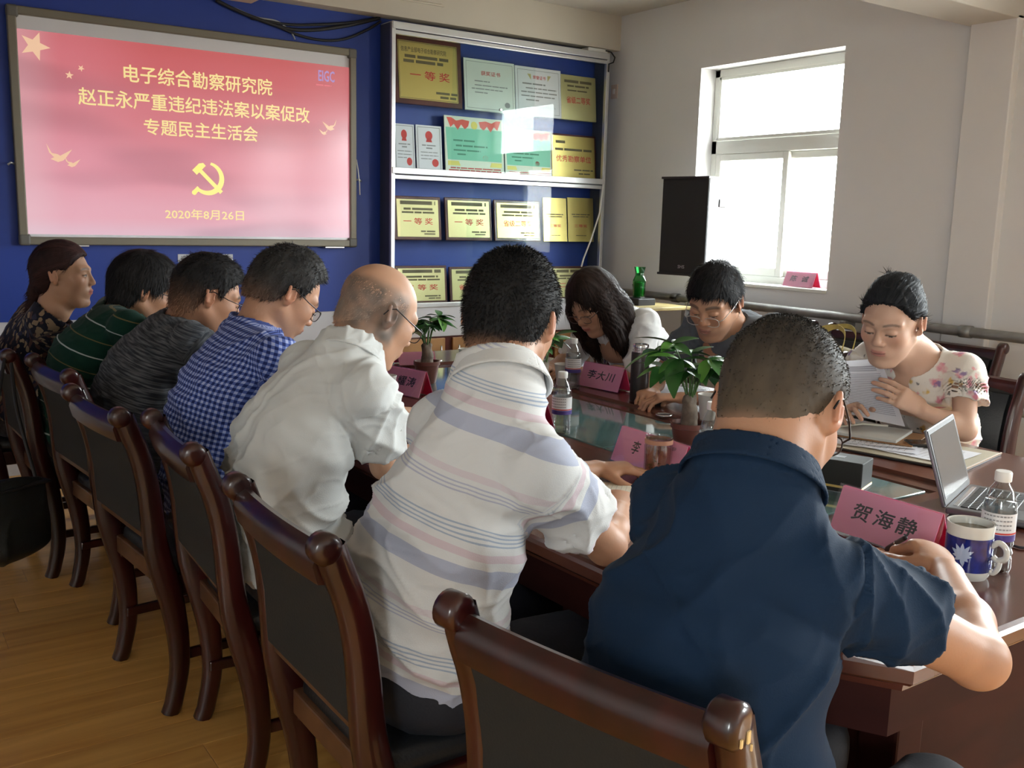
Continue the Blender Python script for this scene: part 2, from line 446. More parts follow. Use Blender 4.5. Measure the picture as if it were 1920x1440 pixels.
def poly(name, m, parent, origin, right, up, pts, off=.0005):
    R = np.array(right, float); R /= np.linalg.norm(R); U = np.array(up, float); U /= np.linalg.norm(U); N = np.cross(R, U)
    o = np.array(origin, float)+N*off
    return pmesh(name, [o+R*p[0]+U*p[1] for p in pts], [tuple(range(len(pts)))], m, parent)
def lines(name, m, parent, origin, right, up, rows, off=.0005):
    """fine print too small to read: rows of (x0, x1, y, thickness)"""
    R = np.array(right, float); R /= np.linalg.norm(R); U = np.array(up, float); U /= np.linalg.norm(U); N = np.cross(R, U)
    o = np.array(origin, float)+N*off; vs, fs = [], []
    for (a, b, y, t) in rows:
        x = a
        while x < b:           # broken into word-like dashes
            e = min(b, x+random.uniform(2.2, 7)*t*1.6)
            k = len(vs); vs += [o+R*x+U*(y-t/2), o+R*e+U*(y-t/2), o+R*e+U*(y+t/2), o+R*x+U*(y+t/2)]; fs.append((k, k+1, k+2, k+3))
            x = e+t*.7
    return pmesh(name, vs, fs, m, parent)
# ================================================================== ON THE BLUE WALL
RX, UZ = (1, 0, 0), (0, 0, 1)
# ---- interactive whiteboard with the projected slide
yb = D-.055
a = ony(12, 5, yb); b = ony(669, 463, yb); c = ony(669, 94, yb); e = ony(37, 459, yb)
X0, X1 = (a[0]+e[0])/2, (b[0]+c[0])/2; Z0, Z1 = (b[2]+e[2])/2, (a[2]+c[2])/2
wbt = thing('whiteboard', 'wide interactive whiteboard with olive-grey frame showing the red slide on the blue wall', 'whiteboard', ((X0+X1)/2, D-.012, Z0))
ox, oz, oy = (X0+X1)/2, Z0, D-.012
M_wbframe = mat('whiteboard_frame', (.185, .165, .125), .45, .3)
M_wbcorner = mat('whiteboard_corner', (.12, .115, .10), .5)
hw, hh = (X1-X0)/2, Z1-Z0
FW = .043
for nm, lo, hi in (('frame_rail', (-hw, -.043, 0), (hw, -.0, FW)), ('frame_rail', (-hw, -.043, hh-FW), (hw, 0, hh)),
                   ('frame_stile', (-hw, -.043, FW), (-hw+FW, 0, hh-FW)), ('frame_stile', (hw-FW, -.043, FW), (hw, 0, hh-FW))):
    MB().box(lo, hi, bev=.006).build(nm, M_wbframe, wbt)
for sx in (-1, 1):
    for zz in (0, hh-FW-.012):
        x0 = -hw-.003 if sx < 0 else hw-FW-.012
        MB().box((x0, -.047, zz-.003), (x0+FW+.015, -.004, zz+FW+.015), bev=.012, seg=3).build('corner_cap', M_wbcorner, wbt)
sw, sh = 2*hw-2*FW, hh-2*FW
surf = MB().box((-sw/2-.005, -.022, FW-.005), (sw/2+.005, -.004, FW+sh+.005)).build('board_surface', mat('board_enamel', (.75, .75, .78), .12, coat=.5), wbt)
# projected picture: red slide with soft bands, gold lettering
def slide_mat():
    m = bpy.data.materials.new('projected_slide'); m.use_nodes = True; t = m.node_tree; b = t.nodes['Principled BSDF']
    b.inputs['Base Color'].default_value = (.10, .07, .07, 1); b.inputs['Roughness'].default_value = .18
    tc = nd(t, 'ShaderNodeTexCoord'); sp = nd(t, 'ShaderNodeSeparateXYZ'); t.links.new(tc.outputs['Generated'], sp.inputs[0])
    def ramp(src, els):
        r = nd(t, 'ShaderNodeValToRGB'); r.color_ramp.interpolation = 'EASE'
        while len(r.color_ramp.elements) < len(els): r.color_ramp.elements.new(.5)
        for e_, (p, c_) in zip(r.color_ramp.elements, els): e_.position = p; e_.color = (*c_, 1)
        t.links.new(src, r.inputs[0]); return r.outputs[0]
    v = ramp(sp.outputs['Z'], [(0, (.80, .50, .60)), (.10, (.85, .40, .49)), (.35, (.80, .27, .34)), (.65, (.72, .185, .22)), (.9, (.66, .125, .135)), (1, (.62, .11, .11))])
    h = ramp(sp.outputs['X'], [(0, (1.0, .75, .85)), (.12, (.55, .20, .30)), (.4, (.06, .0, .02)), (.75, (.02, .01, .03)), (1, (.12, .16, .20))])
    ad = nd(t, 'ShaderNodeMix', data_type='RGBA', blend_type='SCREEN'); ad.inputs[0].default_value = .30
    t.links.new(v, ad.inputs[6]); t.links.new(h, ad.inputs[7])
    # slow wavy ribbons of the slide's background
    mp = nd(t, 'ShaderNodeMapping'); mp.inputs['Scale'].default_value = (1.1, 1, 2.6); mp.inputs['Rotation'].default_value = (0, .45, 0)
    t.links.new(tc.outputs['Generated'], mp.inputs[0])
    n = nd(t, 'ShaderNodeTexNoise'); n.inputs['Scale'].default_value = 1.7; n.inputs['Detail'].default_value = 1.0
    t.links.new(mp.outputs[0], n.inputs['Vector'])
    r2 = ramp(n.outputs['Fac'], [(0.3, (.62, .62, .66)), (.5, (1, 1, 1)), (.72, (1.0, .97, .97))])
    mu = nd(t, 'ShaderNodeMix', data_type='RGBA', blend_type='MULTIPLY'); mu.inputs[0].default_value = .55
    t.links.new(ad.outputs[2], mu.inputs[6]); t.links.new(r2, mu.inputs[7])
    t.links.new(mu.outputs[2], b.inputs['Emission Color']); b.inputs['Emission Strength'].default_value = .80
    return m
# picture area: leaves a grey strip of bare board at the top and a thin one at the bottom
def wl(px, py): 
    p = ony(px, py, oy-.022); return (p[0]-ox, p[2]-oz)
s0 = FW+sh*.012; s1 = FW+sh*.94
org = (0, -.0222, (s0+s1)/2)
slide = quad('projected_slide', slide_mat(), wbt, org, RX, UZ, sw, s1-s0)
M_stext = mat('slide_gold_letters', (.2, .17, .08), .3, emit=(1.0, .80, .34), estr=.80)
M_sstar = mat('slide_pale_gold', (.2, .17, .08), .3, emit=(1.0, .62, .42), estr=.75)
M_semb = mat('slide_emblem_gold', (.2, .17, .08), .3, emit=(1.0, .90, .25), estr=.85)
M_sblue = mat('slide_blue_logo', (.1, .1, .2), .3, emit=(.46, .30, .62), estr=.75)
M_sred = mat('slide_red_logo', (.2, .1, .1), .3, emit=(.8, .16, .2), estr=.75)
def stext(s, px0, py0, px1, py1, h, m=M_stext, bold=.014):
    p, q = wl(px0, py0), wl(px1, py1)
    text_obj(s, q[0]-p[0], h, m, slide, ((p[0]+q[0])/2, -.0222, (p[1]+q[1])/2), RX, UZ, bold=bold)
stext('电子综合勘察研究院', 232, 137, 510, 164, .092)
stext('赵正永严重违纪违法案以案促改', 147, 185, 580, 212, .090)
stext('专题民主生活会', 270, 237, 483, 252, .086)
stext('2020年8月26日', 310, 402, 457, 403, .058)
stext('EIGC', 597, 142, 627, 144, .062, M_sblue, .02)
p = wl(607, 160); lines('logo_underline', M_sred, slide, (p[0], -.0222, p[1]), RX, UZ, [(-.05, .05, 0, .008)], .0006)
def star(n, r, r2=.4, rot=0.0):
    return [((r if k % 2 == 0 else r*r2)*math.sin(PI*k/n+rot), (r if k % 2 == 0 else r*r2)*math.cos(PI*k/n+rot)) for k in range(2*n)]
for (px, py, r, rot) in ((65, 86, .075, .35), (130, 141, .022, .1), (152, 128, .018, .5)):
    p = wl(px, py); poly('slide_star', M_sstar, slide, (p[0], -.0222, p[1]), RX, UZ, star(5, r, .42, rot), .0006)
dove = [(-.055, .05), (-.035, .01), (-.01, .006), (.0, .0), (.05, .03), (.025, -.005), (.012, -.02), (-.01, -.028), (-.04, -.016), (-.026, -.008), (-.045, .012)]
for (px, py, s, f) in ((113, 292, 1.2, 1), (137, 306, .75, 1), (617, 237, .9, -1), (606, 248, .55, -1)):
    p = wl(px, py); poly('slide_dove', M_sstar, slide, (p[0], -.0222, p[1]), RX, UZ, [(q[0]*s*f, q[1]*s) for q in (dove if f > 0 else dove[::-1])], .0006)
# hammer and sickle emblem
p = wl(390, 335); S = .095
def rot2(q, a): return (q[0]*math.cos(a)-q[1]*math.sin(a), q[0]*math.sin(a)+q[1]*math.cos(a))
outer = [(1.0*math.cos(a), 1.0*math.sin(a)) for a in np.linspace(math.radians(78), math.radians(-128), 22)]
inner = [(-.10+.80*math.cos(a), .07+.80*math.sin(a)) for a in np.linspace(math.radians(-122), math.radians(72), 22)]
vs = [(q[0]*S, q[1]*S) for q in outer]; vi = [(q[0]*S, q[1]*S) for q in inner[::-1]]
oo = np.array((p[0], -.0222-.0007, p[1]))
V = [oo+np.array((q[0], 0, q[1])) for q in vs+vi]; n = len(vs)
emb = pmesh('slide_emblem', V, [(i, i+1, n+i+1, n+i) for i in range(n-1)], M_semb, slide)
def emb_poly(pts): poly('slide_emblem', M_semb, slide, (p[0], -.0222, p[1]), RX, UZ, [(x*S, y*S) for x, y in pts], .0008)
emb_poly([rot2(q, math.radians(-45)) for q in ((-.95, -.12), (1.15, -.12), (1.15, .12), (-.95, .12))])
emb_poly([rot2(q, math.radians(-45)) for q in ((-1.0, -.34), (-.62, -.34), (-.62, .46), (-.85, .46), (-1.0, .25))])
emb_poly([rot2(q, math.radians(45)) for q in ((-1.22, -.13), (-.80, -.13), (-.80, .13), (-1.22, .13))])
emb_poly([(-.86+.15*math.cos(a), -.86+.15*math.sin(a)) for a in np.linspace(0, 2*PI, 14)[:-1]])
# cord, hook and marker ledge of the board
for sx in (-1, 1):
    MB().tube([(sx*hw, -.02, hh*.345), (sx*(hw+.02), -.03, hh*.35), (sx*(hw+.035), -.03, hh*.34)], .006, 8).build('side_hook', M_alu, wbt, True)
MB().tube([(hw+.003, -.03, hh*.45), (hw+.012, -.035, hh*.40), (hw+.02, -.04, hh*.33), (hw+.022, -.04, hh*.27)], .004, 6).build('hanging_tag_cord', M_white, wbt, True)
MB().box((-hw+.16, -.05, -.008), (-hw+.34, -.01, .001), bev=.002).build('marker_clip', M_alu, wbt)
MB().box((hw-.22, -.05, -.008), (hw-.09, -.01, .001), bev=.002).build('marker_clip', M_alu, wbt)

# ---- small printed notice under the board
p = ony(386, 484, D-.014); q = ony(335, 484, D-.014); q2 = ony(438, 484, D-.014)
nt = thing('notice_strip', 'narrow white printed notice strip stuck on the blue wall under the whiteboard', 'notice', (p[0], D-.012, p[2]))
MB().box((-(q2[0]-q[0])/2, -.002, -.023), ((q2[0]-q[0])/2, .0, .023)).build('strip', M_paper, nt)
for sx_, tx_ in ((-1, '投影白板'), (1, '请勿涂写')): text_obj(tx_, (q2[0]-q[0])*.40, .026, M_ink2, nt, (sx_*(q2[0]-q[0])*.25, -.002, 0), RX, UZ, bold=.004)

# ---- cables hanging along the top of the blue wall
def cable(pxs, label, r=.009, m=M_cable, y=D-.03, grp='cables above the whiteboard'):
    pts = [ony(x_, y_, y) for x_, y_ in pxs]
    # smooth with catmull-rom
    P = [pts[0]]+pts+[pts[-1]]; out = []
    for i in range(1, len(P)-2):
        for t_ in np.linspace(0, 1, 7)[:-1]:
            out.append(.5*((2*P[i])+(-P[i-1]+P[i+1])*t_+(2*P[i-1]-5*P[i]+4*P[i+1]-P[i+2])*t_**2+(-P[i-1]+3*P[i]-3*P[i+1]+P[i+2])*t_**3))
    out.append(pts[-1])
    c0 = out[0]
    o = MB().tube([q_-c0 for q_ in out], r, 8).build('wall_cable', m, None, True, loc=tuple(c0))
    tag(o, label, 'cable', grp)
cable([(405, 0), (440, 18), (490, 38), (540, 54), (590, 56), (650, 48), (712, 34)], 'thick black cable sagging from the ceiling box to the cabinet top', .011)
cable([(500, 40), (560, 66), (610, 76), (650, 72), (690, 55), (714, 40)], 'lowest black cable loop hanging beside the cabinet corner', .008)
cable([(470, 34), (540, 46), (600, 46), (660, 42), (712, 33)], 'straight upper black cable running to the cabinet top', .008)
cable([(440, 15), (480, 32), (520, 40), (545, 60), (553, 74)], 'thin pale grey cable dropping behind the whiteboard top', .005, mat('grey_cable', (.30, .31, .34), .5))
a = ony(386, 0, D-.1); b = ony(469, 9, D-.1)
t = thing('ceiling_box', 'cream bracket box on the soffit above the whiteboard', 'box', ((a[0]+b[0])/2, D-.13, b[2]))
MB().box((-(b[0]-a[0])/2, -.16, 0), ((b[0]-a[0])/2, 0.001, .19), bev=.008).build('housing', M_cream, t)
MB().box((-(b[0]-a[0])/2+.02, -.163, .03), ((b[0]-a[0])/2-.02, -.158, .05)).build('vent_slot', mat('vent_shadow', (.2, .18, .15), .7), t)  # raised strip with a vent slot's shade put in its colour

# ================================================================== DISPLAY CABINET
CX0 = ony(714, 300, D-.01)[0]; CF = onx(735, 300, CX0)[1]      # left side, front plane
CF = D-.17
CX0 = ony(735, 250, CF)[0]; CX1 = ony(1138, 220, CF)[0]
CZ0 = ony(800, 573, CF)[2]; CZ1 = ony(737, 40, CF)[2]
zmid = (ony(738, 325, CF)[2]+ony(1130, 340, CF)[2])/2
M_side = mat('cabinet_side_grey', (.045, .055, .10), .45)
cab = thing('display_cabinet', 'tall aluminium-framed glass display cabinet full of award plaques on the blue wall', 'cabinet', ((CX0+CX1)/2, D-.012, CZ0))
cox, coy = (CX0+CX1)/2, D-.012
def cb(nm, lo, hi, m=M_alu, par=None, bev=.003):
    return MB().box([lo[0]-cox, lo[1]-coy, lo[2]-CZ0], [hi[0]-cox, hi[1]-coy, hi[2]-CZ0], bev=bev).build(nm, m, par or cab)
cb('side_panel', (CX0-.004, CF+.02, CZ0), (CX0+.006, D-.012, CZ1), M_side)
cb('side_panel', (CX1-.006, CF+.02, CZ0), (CX1+.004, D-.012, CZ1), M_side)
cb('corner_post', (CX0-.006, CF-.004, CZ0), (CX0+.022, CF+.024, CZ1))
cb('corner_post', (CX1-.022, CF-.004, CZ0), (CX1+.006, CF+.024, CZ1))
cb('top_rail', (CX0, CF-.008, CZ1-.04), (CX1, CF+.02, CZ1+.004)); cb('top_rail', (CX0+.01, CF-.002, CZ1-.07), (CX1-.01, CF+.024, CZ1-.045))
cb('top_board', (CX0, CF, CZ1-.004), (CX1, D-.012, CZ1+.006), M_white)
cb('middle_rail', (CX0, CF-.010, zmid-.012), (CX1, CF+.03, zmid+.028)); cb('middle_rail', (CX0+.01, CF-.002, zmid-.045), (CX1-.01, CF+.03, zmid-.018))
cb('middle_board', (CX0, CF+.02, zmid-.012), (CX1, D-.012, zmid+.012), M_white)
cb('bottom_rail', (CX0, CF-.006, CZ0-.012), (CX1, CF+.03, CZ0+.018)); cb('bottom_board', (CX0, CF+.02, CZ0-.012), (CX1, D-.012, CZ0+.006), M_white)
zs1 = ony(900, 209, CF+.09)[2]; zs3 = ony(900, 451, CF+.09)[2]
cb('glass_shelf', (CX0+.02, CF+.045, zs1-.008), (CX1-.02, D-.013, zs1), M_glass, bev=0)
cb('glass_shelf', (CX0+.02, CF+.045, zs3-.008), (CX1-.02, D-.013, zs3), M_glass, bev=0)
xs = lambda px: ony(px, 300, CF)[0]
for (a, b, z0, z1, dy) in ((CX0+.02, xs(1000), zmid+.028, CZ1-.06, .004), (xs(849), CX1-.02, zmid+.028, CZ1-.06, .016),
                           (xs(753), xs(990), CZ0+.018, zmid-.04, .004), (xs(880), CX1-.02, CZ0+.018, zmid-.04, .016)):
    cb('sliding_glass_door', (a, CF+dy, z0), (b, CF+dy+.005, z1), M_glass, bev=0)
cb('door_knob', (xs(936)-.01, CF-.012, zs1+.005), (xs(936)+.01, CF+.004, zs1+.02), M_steel)
# lower cupboard below the glass: white plinth band, tan doors
zt = ony(800, 632, CF)[2]
low = thing('low_cupboard', 'low wall cupboard with white top band and tan wooden doors under the display cabinet', 'cupboard', (cox, coy, 0))
def lb(nm, lo, hi, m, bev=.003): return MB().box([lo[0]-cox, lo[1]-coy, lo[2]], [hi[0]-cox, hi[1]-coy, hi[2]], bev=bev).build(nm, m, low)
lb('top_band', (CX0, CF+.0, zt), (CX1, D-.013, CZ0-.012), M_dado)
lb('carcass', (CX0, CF+.012, .0), (CX1, D-.013, zt), M_frame)
nw = (CX1-CX0)/4
for i in range(4):
    d_ = lb('door', (CX0+i*nw+.03, CF-.006, .06), (CX0+(i+1)*nw-.03, CF+.012, zt-.012), M_tan)
    hx = CX0+(i+1)*nw-.07 if i % 2 == 0 else CX0+i*nw+.07
    MB().tube([(hx-cox, CF-.024-coy, zt-.16), (hx-cox, CF-.024-coy, zt-.06)], .006, 8).build('handle', M_steel, d_, True)

# ---- plaques and certificates
def plaque(pxr, name, label, cat, group, frame, face, shelfz=None, items=(), lean=.10, y=None, border=.055, thick=.014):
    """pxr: x0,y0,x1,y1 pixels of the outline; stands on the shelf, leaning back"""
    x0, y0, x1, y1 = pxr
    yy = CF+.085 if y is None else y
    a = ony(x0, (y0+y1)/2, yy); b = ony(x1, (y0+y1)/2, yy); 
    w = b[0]-a[0]; xc = (a[0]+b[0])/2
    zc = shelfz
    ztop = ony((x0+x1)/2, y0, yy)[2]
    h = min(ztop-zc, 1.0)/math.cos(lean)
    t = thing(name, label, cat, (xc, yy-.02, zc), 0, group)
    t.rotation_euler = (-lean, 0, 0)
    if frame is not None:
        MB().box((-w/2, 0, 0), (w/2, thick, h), bev=.004).build('frame_board', frame, t)
        bw = border*min(w, h)*1.4
        MB().box((-w/2+bw, -.003, bw), (w/2-bw, .003, h-bw), bev=.0015).build('plate', face, t)
        yf = -.003
    else:
        MB().box((-w/2, 0, 0), (w/2, thick*.5, h), bev=.001).build('board', face, t); yf = 0.0
    for it in items:
        k = it[0]
        if k == 't':      # text: string, cx, cy (fractions), width frac, height frac, mat
            _, s, cx, cy, fw, fh, m = it
            text_obj(s, fw*w, fh*h, m, t, ((cx-.5)*w, yf, cy*h), RX, UZ, bold=.012)
        elif k == 'l':    # fine print rows
            _, rows, m = it
            lines('fine_print', m, t, (-w/2, yf, 0), RX, UZ, [(r[0]*w, r[1]*w, r[2]*h, r[3]*h) for r in rows], .0010)
        elif k == 'p':
            _, pts, m, nm = it
            poly(nm, m, t, (-w/2, yf, 0), RX, UZ, [(q[0]*w, q[1]*h) for q in pts], .0007)
        elif k == 'b':    # printed border line
            _, ins, th, m = it
            vs = []; R1 = (ins*w, ins*w, w-ins*w, h-ins*w); R2 = (R1[0]+th, R1[1]+th, R1[2]-th, R1[3]-th)
            for r in (R1, R2): vs += [(r[0]-w/2, yf-.0005, r[1]), (r[2]-w/2, yf-.0005, r[1]), (r[2]-w/2, yf-.0005, r[3]), (r[0]-w/2, yf-.0005, r[3])]
            pmesh('printed_border', vs, [(0, 1, 5, 4), (1, 2, 6, 5), (2, 3, 7, 6), (3, 0, 4, 7)], m, t)
    return t
def disc(cx, cy, r, asp=1.0, n=20): return [(cx+r*math.cos(2*PI*k/n), cy+r*asp*math.sin(2*PI*k/n)) for k in range(n)]
zm = zmid+.013
g1, g2, g3, g4 = 'awards on the top shelf', 'awards on the second shelf', 'awards on the third shelf', 'awards on the lowest shelf'
M_cert = mat('certificate_paper', (.70, .71, .67), .6); M_cert2 = mat('certificate_lilac', (.72, .70, .74), .6)
M_green = mat('certificate_green', (.22, .56, .40), .6); M_certcream = mat('certificate_cream', (.74, .73, .62), .6)
M_ribbon = mat('ribbon_red', (.72, .06, .035), .5); M_yel = mat('print_yellow', (.78, .62, .12), .5)
plaque((738, 70, 866, 190), 'award_plaque', 'large bright gold plaque at the left end of the top cabinet shelf', 'plaque', g1, M_frame, M_gold, zs1, [
    ('t', '信息产业部电子综合勘察研究院', .44, .80, .66, .075, M_goldtext), ('l', [(.16, .80, .70, .045), (.14, .72, .63, .045)], M_goldtext),
    ('t', '一 等 奖', .52, .44, .58, .13, M_red), ('l', [(.60, .92, .20, .035), (.66, .90, .14, .035)], M_goldtext), ('b', .075, .003, M_goldtext)])
plaque((870, 113, 965, 205), 'certificate', 'greenish white award certificate on the top shelf next to the large gold plaque', 'certificate', g1, None, M_cert, zs1, [
    ('t', '获奖证书', .52, .74, .38, .085, M_red), ('b', .04, .003, M_ink2), ('l', [(.2, .5, .58, .02), (.2, .85, .50, .02), (.14, .75, .43, .02), (.2, .45, .36, .02)], M_ink2),
    ('p', disc(.84, .16, .055), M_ink2, 'seal')])
plaque((966, 127, 1052, 212), 'certificate', 'plain white honour certificate with red scroll heading on the top shelf', 'certificate', g1, None, M_cert2, zs1, [
    ('t', '荣誉证书', .52, .80, .28, .075, M_red), ('b', .05, .003, M_ink2), ('p', [(.26, .86), (.34, .74), (.34, .86)], M_palegold, 'scroll'), ('p', [(.78, .86), (.70, .74), (.70, .86)], M_palegold, 'scroll'),
    ('l', [(.15, .65, .66, .03), (.22, .9, .57, .024), (.12, .9, .49, .024), (.12, .85, .41, .024), (.22, .5, .33, .024), (.55, .85, .2, .024)], M_ink2)])
plaque((1050, 142, 1117, 213), 'award_plaque', 'dull gold plaque at the right end of the top cabinet shelf', 'plaque', g1, None, M_palegold, zs1, [
    ('l', [(.12, .88, .86, .06), (.2, .8, .76, .04), (.2, .75, .66, .03)], M_goldtext), ('t', '省级二等奖', .5, .45, .66, .15, M_red)], thick=.03)
for (pr, lb_) in (((738, 232, 777, 313), 'first'), ((780, 235, 828, 316), 'second')):
    plaque(pr, 'small_certificate', 'small upright white certificate with red emblem and seal, %s' % ('against the cabinet post' if lb_ == 'first' else 'beside the green certificate'), 'certificate', g2, None, M_cert2, zm, [
        ('b', .06, .004, M_ink2), ('p', disc(.5, .78, .14, .70), M_red, 'emblem'), ('p', [(.38, .64), (.62, .64), (.58, .72), (.42, .72)], M_red, 'emblem_base'),
        ('l', [(.22, .78, .57, .025), (.38, .62, .51, .03), (.16, .84, .42, .018), (.16, .84, .35, .018), (.16, .6, .28, .018)], M_ink2), ('p', disc(.72, .2, .13, .66), M_red, 'seal')])
zig = [(.04, .97), (.10, .80), (.16, .86), (.22, .76), (.28, .86), (.34, .78), (.40, .84), (.42, .93), (.30, .95), (.2, .92), (.12, .97)]
zig2 = [(1-q[0], q[1]) for q in zig[::-1]]
for (pr, lb_) in (((834, 220, 944, 320), 'large green certificate with red ribbons standing in the middle of the second shelf'),
                  ((946, 243, 1034, 330), 'smaller green certificate partly behind the glare on the second shelf')):
    plaque(pr, 'certificate', lb_, 'certificate', g2, None, M_certcream, zm, [
        ('p', [(.04, .24), (.96, .24), (.98, .80), (.02, .80)], M_green, 'green_field'), ('p', zig, M_ribbon, 'ribbon'), ('p', zig2, M_ribbon, 'ribbon'), ('p', disc(.5, .86, .055, 1.25), M_yel, 'badge'),
        ('l', [(.14, .5, .58, .03), (.18, .72, .49, .03), (.14, .6, .41, .026), (.2, .36, .34, .026)], mat('green_print', (.06, .22, .14), .6)),
        ('l', [(.05, .95, .06, .02), (.08, .94, .10, .02)], M_red), ('p', disc(.68, .30, .05), M_red, 'seal'), ('p', [(.04, .14), (.25, .14), (.22, .22), (.04, .22)], M_yel, 'ornament'), ('p', [(.75, .14), (.96, .14), (.96, .22), (.78, .22)], M_yel, 'ornament')])
plaque((1031, 252, 1117, 329), 'award_plaque', 'yellow gold plaque with red title at the right end of the second shelf', 'plaque', g2, M_frame, M_gold, zm, [
    ('l', [(.12, .32, .82, .06), (.10, .9, .66, .05)], M_goldtext), ('t', '优秀勘察单位', .5, .46, .76, .14, M_red), ('l', [(.5, .92, .22, .03), (.6, .85, .14, .03)], M_goldtext)], border=.03)
plaque((1121, 262, 1133, 325), 'award_plaque', 'narrow sliver of a gold plaque squeezed by the right cabinet post', 'plaque', g2, None, M_gold, zm, [('l', [(.2, .8, .7, .03)], M_goldtext)])
def rowplaque(pr, z, g, label, title, face=M_palegold, frame=M_frame):
    plaque(pr, 'award_plaque', label, 'plaque', g, frame, face, z, [
        ('l', [(.13, .88, .85, .085)], M_goldtext), ('l', [(.2, .82, .71, .05), (.16, .86, .63, .04)], M_goldtext), ('t', title, .5, .43, .62, .15, M_red), ('l', [(.55, .86, .2, .035), (.62, .86, .14, .03)], M_goldtext)], border=.05)
rowplaque((738, 368, 826, 450), zs3, g3, 'red-framed first prize plaque against the left post on the third shelf', '一 等 奖')
rowplaque((834, 371, 921, 450), zs3, g3, 'red-framed first prize plaque, second from the left post on the third shelf', '一 等 奖')
rowplaque((926, 376, 1012, 450), zs3, g3, 'shiny glare-lit plaque in dark frame in the middle of the third shelf', '省级二等奖', M_gold)
for pr, lb_ in (((1018, 371, 1062, 451), 'narrow upright gold plaque on the third shelf beside the glare-lit plaque'), ((1064, 371, 1112, 453), 'narrow upright gold plaque at the right end of the third shelf')):
    plaque(pr, 'award_plaque', lb_, 'plaque', g3, None, M_gold, zs3, [('l', [(.15, .85, .62, .022), (.2, .8, .57, .02)], M_goldtext), ('t', '三等奖', .5, .36, .5, .07, M_red), ('l', [(.3, .7, .14, .015)], M_goldtext)])
zb4 = CZ0+.007
rowplaque((741, 498, 837, 572), zb4, g4, 'red-framed second prize plaque at the left end of the lowest shelf', '二 等 奖')
rowplaque((842, 500, 930, 572), zb4, g4, 'red-framed provincial plaque, second from the left on the lowest shelf', '省级二等奖')
rowplaque((937, 499, 1018, 573), zb4, g4, 'red-framed plaque, third from the left on the lowest shelf', '二 等 奖', M_gold)
rowplaque((1031, 499, 1112, 575), zb4, g4, 'red-framed plaque at the right end of the lowest shelf', '二 等 奖')

# ---- little router and wires on top of the cabinet
p = ony(1125, 92, CF+.06)
t = thing('router', 'small white router box with short antennas on top of the display cabinet', 'router', (p[0]-.03, CF+.07, CZ1+.006))
MB().box((-.10, -.04, 0), (.08, .04, .03), bev=.006).build('housing', M_white, t)
for dx in (-.02, .05): MB().tube([(dx, .03, .02), (dx+.03, .035, .09)], .008, 8).build('antenna', M_white, t, True)
for k, (ph, lb_) in enumerate((([(1046, 72), (1062, 80), (1085, 80), (1105, 82), (1118, 90)], 'black wire curling across the cabinet top to the router'), ([(1050, 78), (1075, 70), (1098, 76), (1120, 86)], 'thin dark wire arching over the cabinet top'))):
    cable(ph, lb_, .005, y=CF+.09-.02*k, grp='wires on the cabinet top')
c0 = ony(1142, 100, CF-.01)
t = MB().tube([ony(x_, y_, CF-.012)-c0 for x_, y_ in ((1136, 95), (1146, 98), (1153, 108), (1150, 117), (1142, 120), (1141, 135))], .005, 8).build('wall_cable', M_cable, None, True, loc=tuple(c0))
tag(t, 'small black cable loop hanging off the cabinet corner by the wall', 'cable')
c0 = ony(1131, 350, CF-.012)
t = MB().tube([ony(x_, y_, CF-.012)-c0 for x_, y_ in ((1131, 345), (1124, 400), (1108, 450), (1094, 485), (1090, 500))], .006, 8).build('hanging_cord', M_white, None, True, loc=tuple(c0))
tag(t, 'pale cord hanging diagonally across the right cabinet door', 'cord')
# ================================================================== TABLE
TZ = .76
TY0, TY1 = .835, 4.43
def spl(xs, ys, x):
    return np.interp(x, xs, ys)
def edge_near(y):   # gentle boat-shaped long sides
    t = abs(y-(TY0+TY1)/2)/((TY1-TY0)/2); return 1.205+.045*t**2+.13*max(0, t-.80)/.2*max(0, t-.80)/.2
def edge_far(y):
    t = abs(y-(TY0+TY1)/2)/((TY1-TY0)/2); return 3.07-.14*t**2-.06*(max(0, t-.80)/.2)**2
def outline(ins):
    ys = np.linspace(TY0+ins, TY1-ins, 41)
    return [(edge_near(y)+ins, y) for y in ys]+[(edge_far(y)-ins, y) for y in ys[::-1]]
GX0, GX1, GY0, GY1 = 1.955, 2.405, 1.475, 3.97     # glass inset
tab = thing('conference_table', 'long boat-shaped dark red wooden conference table with green glass centre', 'table', (2.15, 2.63, 0))
TO = np.array((2.15, 2.63, 0))
def ring_mesh(levels, inner):
    """levels: (inset, z) around the outline from the underside up to the top; inner: list of (grow, z) rectangles"""
    vs, fs = [], []; rings = []
    for (ins, z) in levels:
        k = len(vs); pts = outline(ins); vs += [(p[0]-TO[0], p[1]-TO[1], z) for p in pts]; rings.append(k)
    n = len(pts)
    for a, b in zip(rings[:-1], rings[1:]):
        for i in range(n): fs.append((a+i, a+(i+1) % n, b+(i+1) % n, b+i))
    # inner rectangle sampled with matching count
    def rect(g):
        ys = np.linspace(GY0-g, GY1+g, 41)
        return [(GX0-g, y) for y in ys]+[(GX1+g, y) for y in ys[::-1]]
    last = rings[-1]
    for (g, z) in inner:
        k = len(vs); vs += [(p[0]-TO[0], p[1]-TO[1], z) for p in rect(g)]
        for i in range(n): fs.append((last+i, last+(i+1) % n, k+(i+1) % n, k+i))
        last = k
    return vs, fs
v, f = ring_mesh([(.06, TZ-.058), (.022, TZ-.056), (.020, TZ-.044), (.006, TZ-.040), (.0, TZ-.034), (.0, TZ-.012), (.004, TZ-.004), (.013, TZ)], [(.085, TZ), (.078, TZ-.010), (.020, TZ-.012), (.014, TZ-.018), (.0, TZ-.018)])
pmesh('table_top', v, f, M_table, tab)
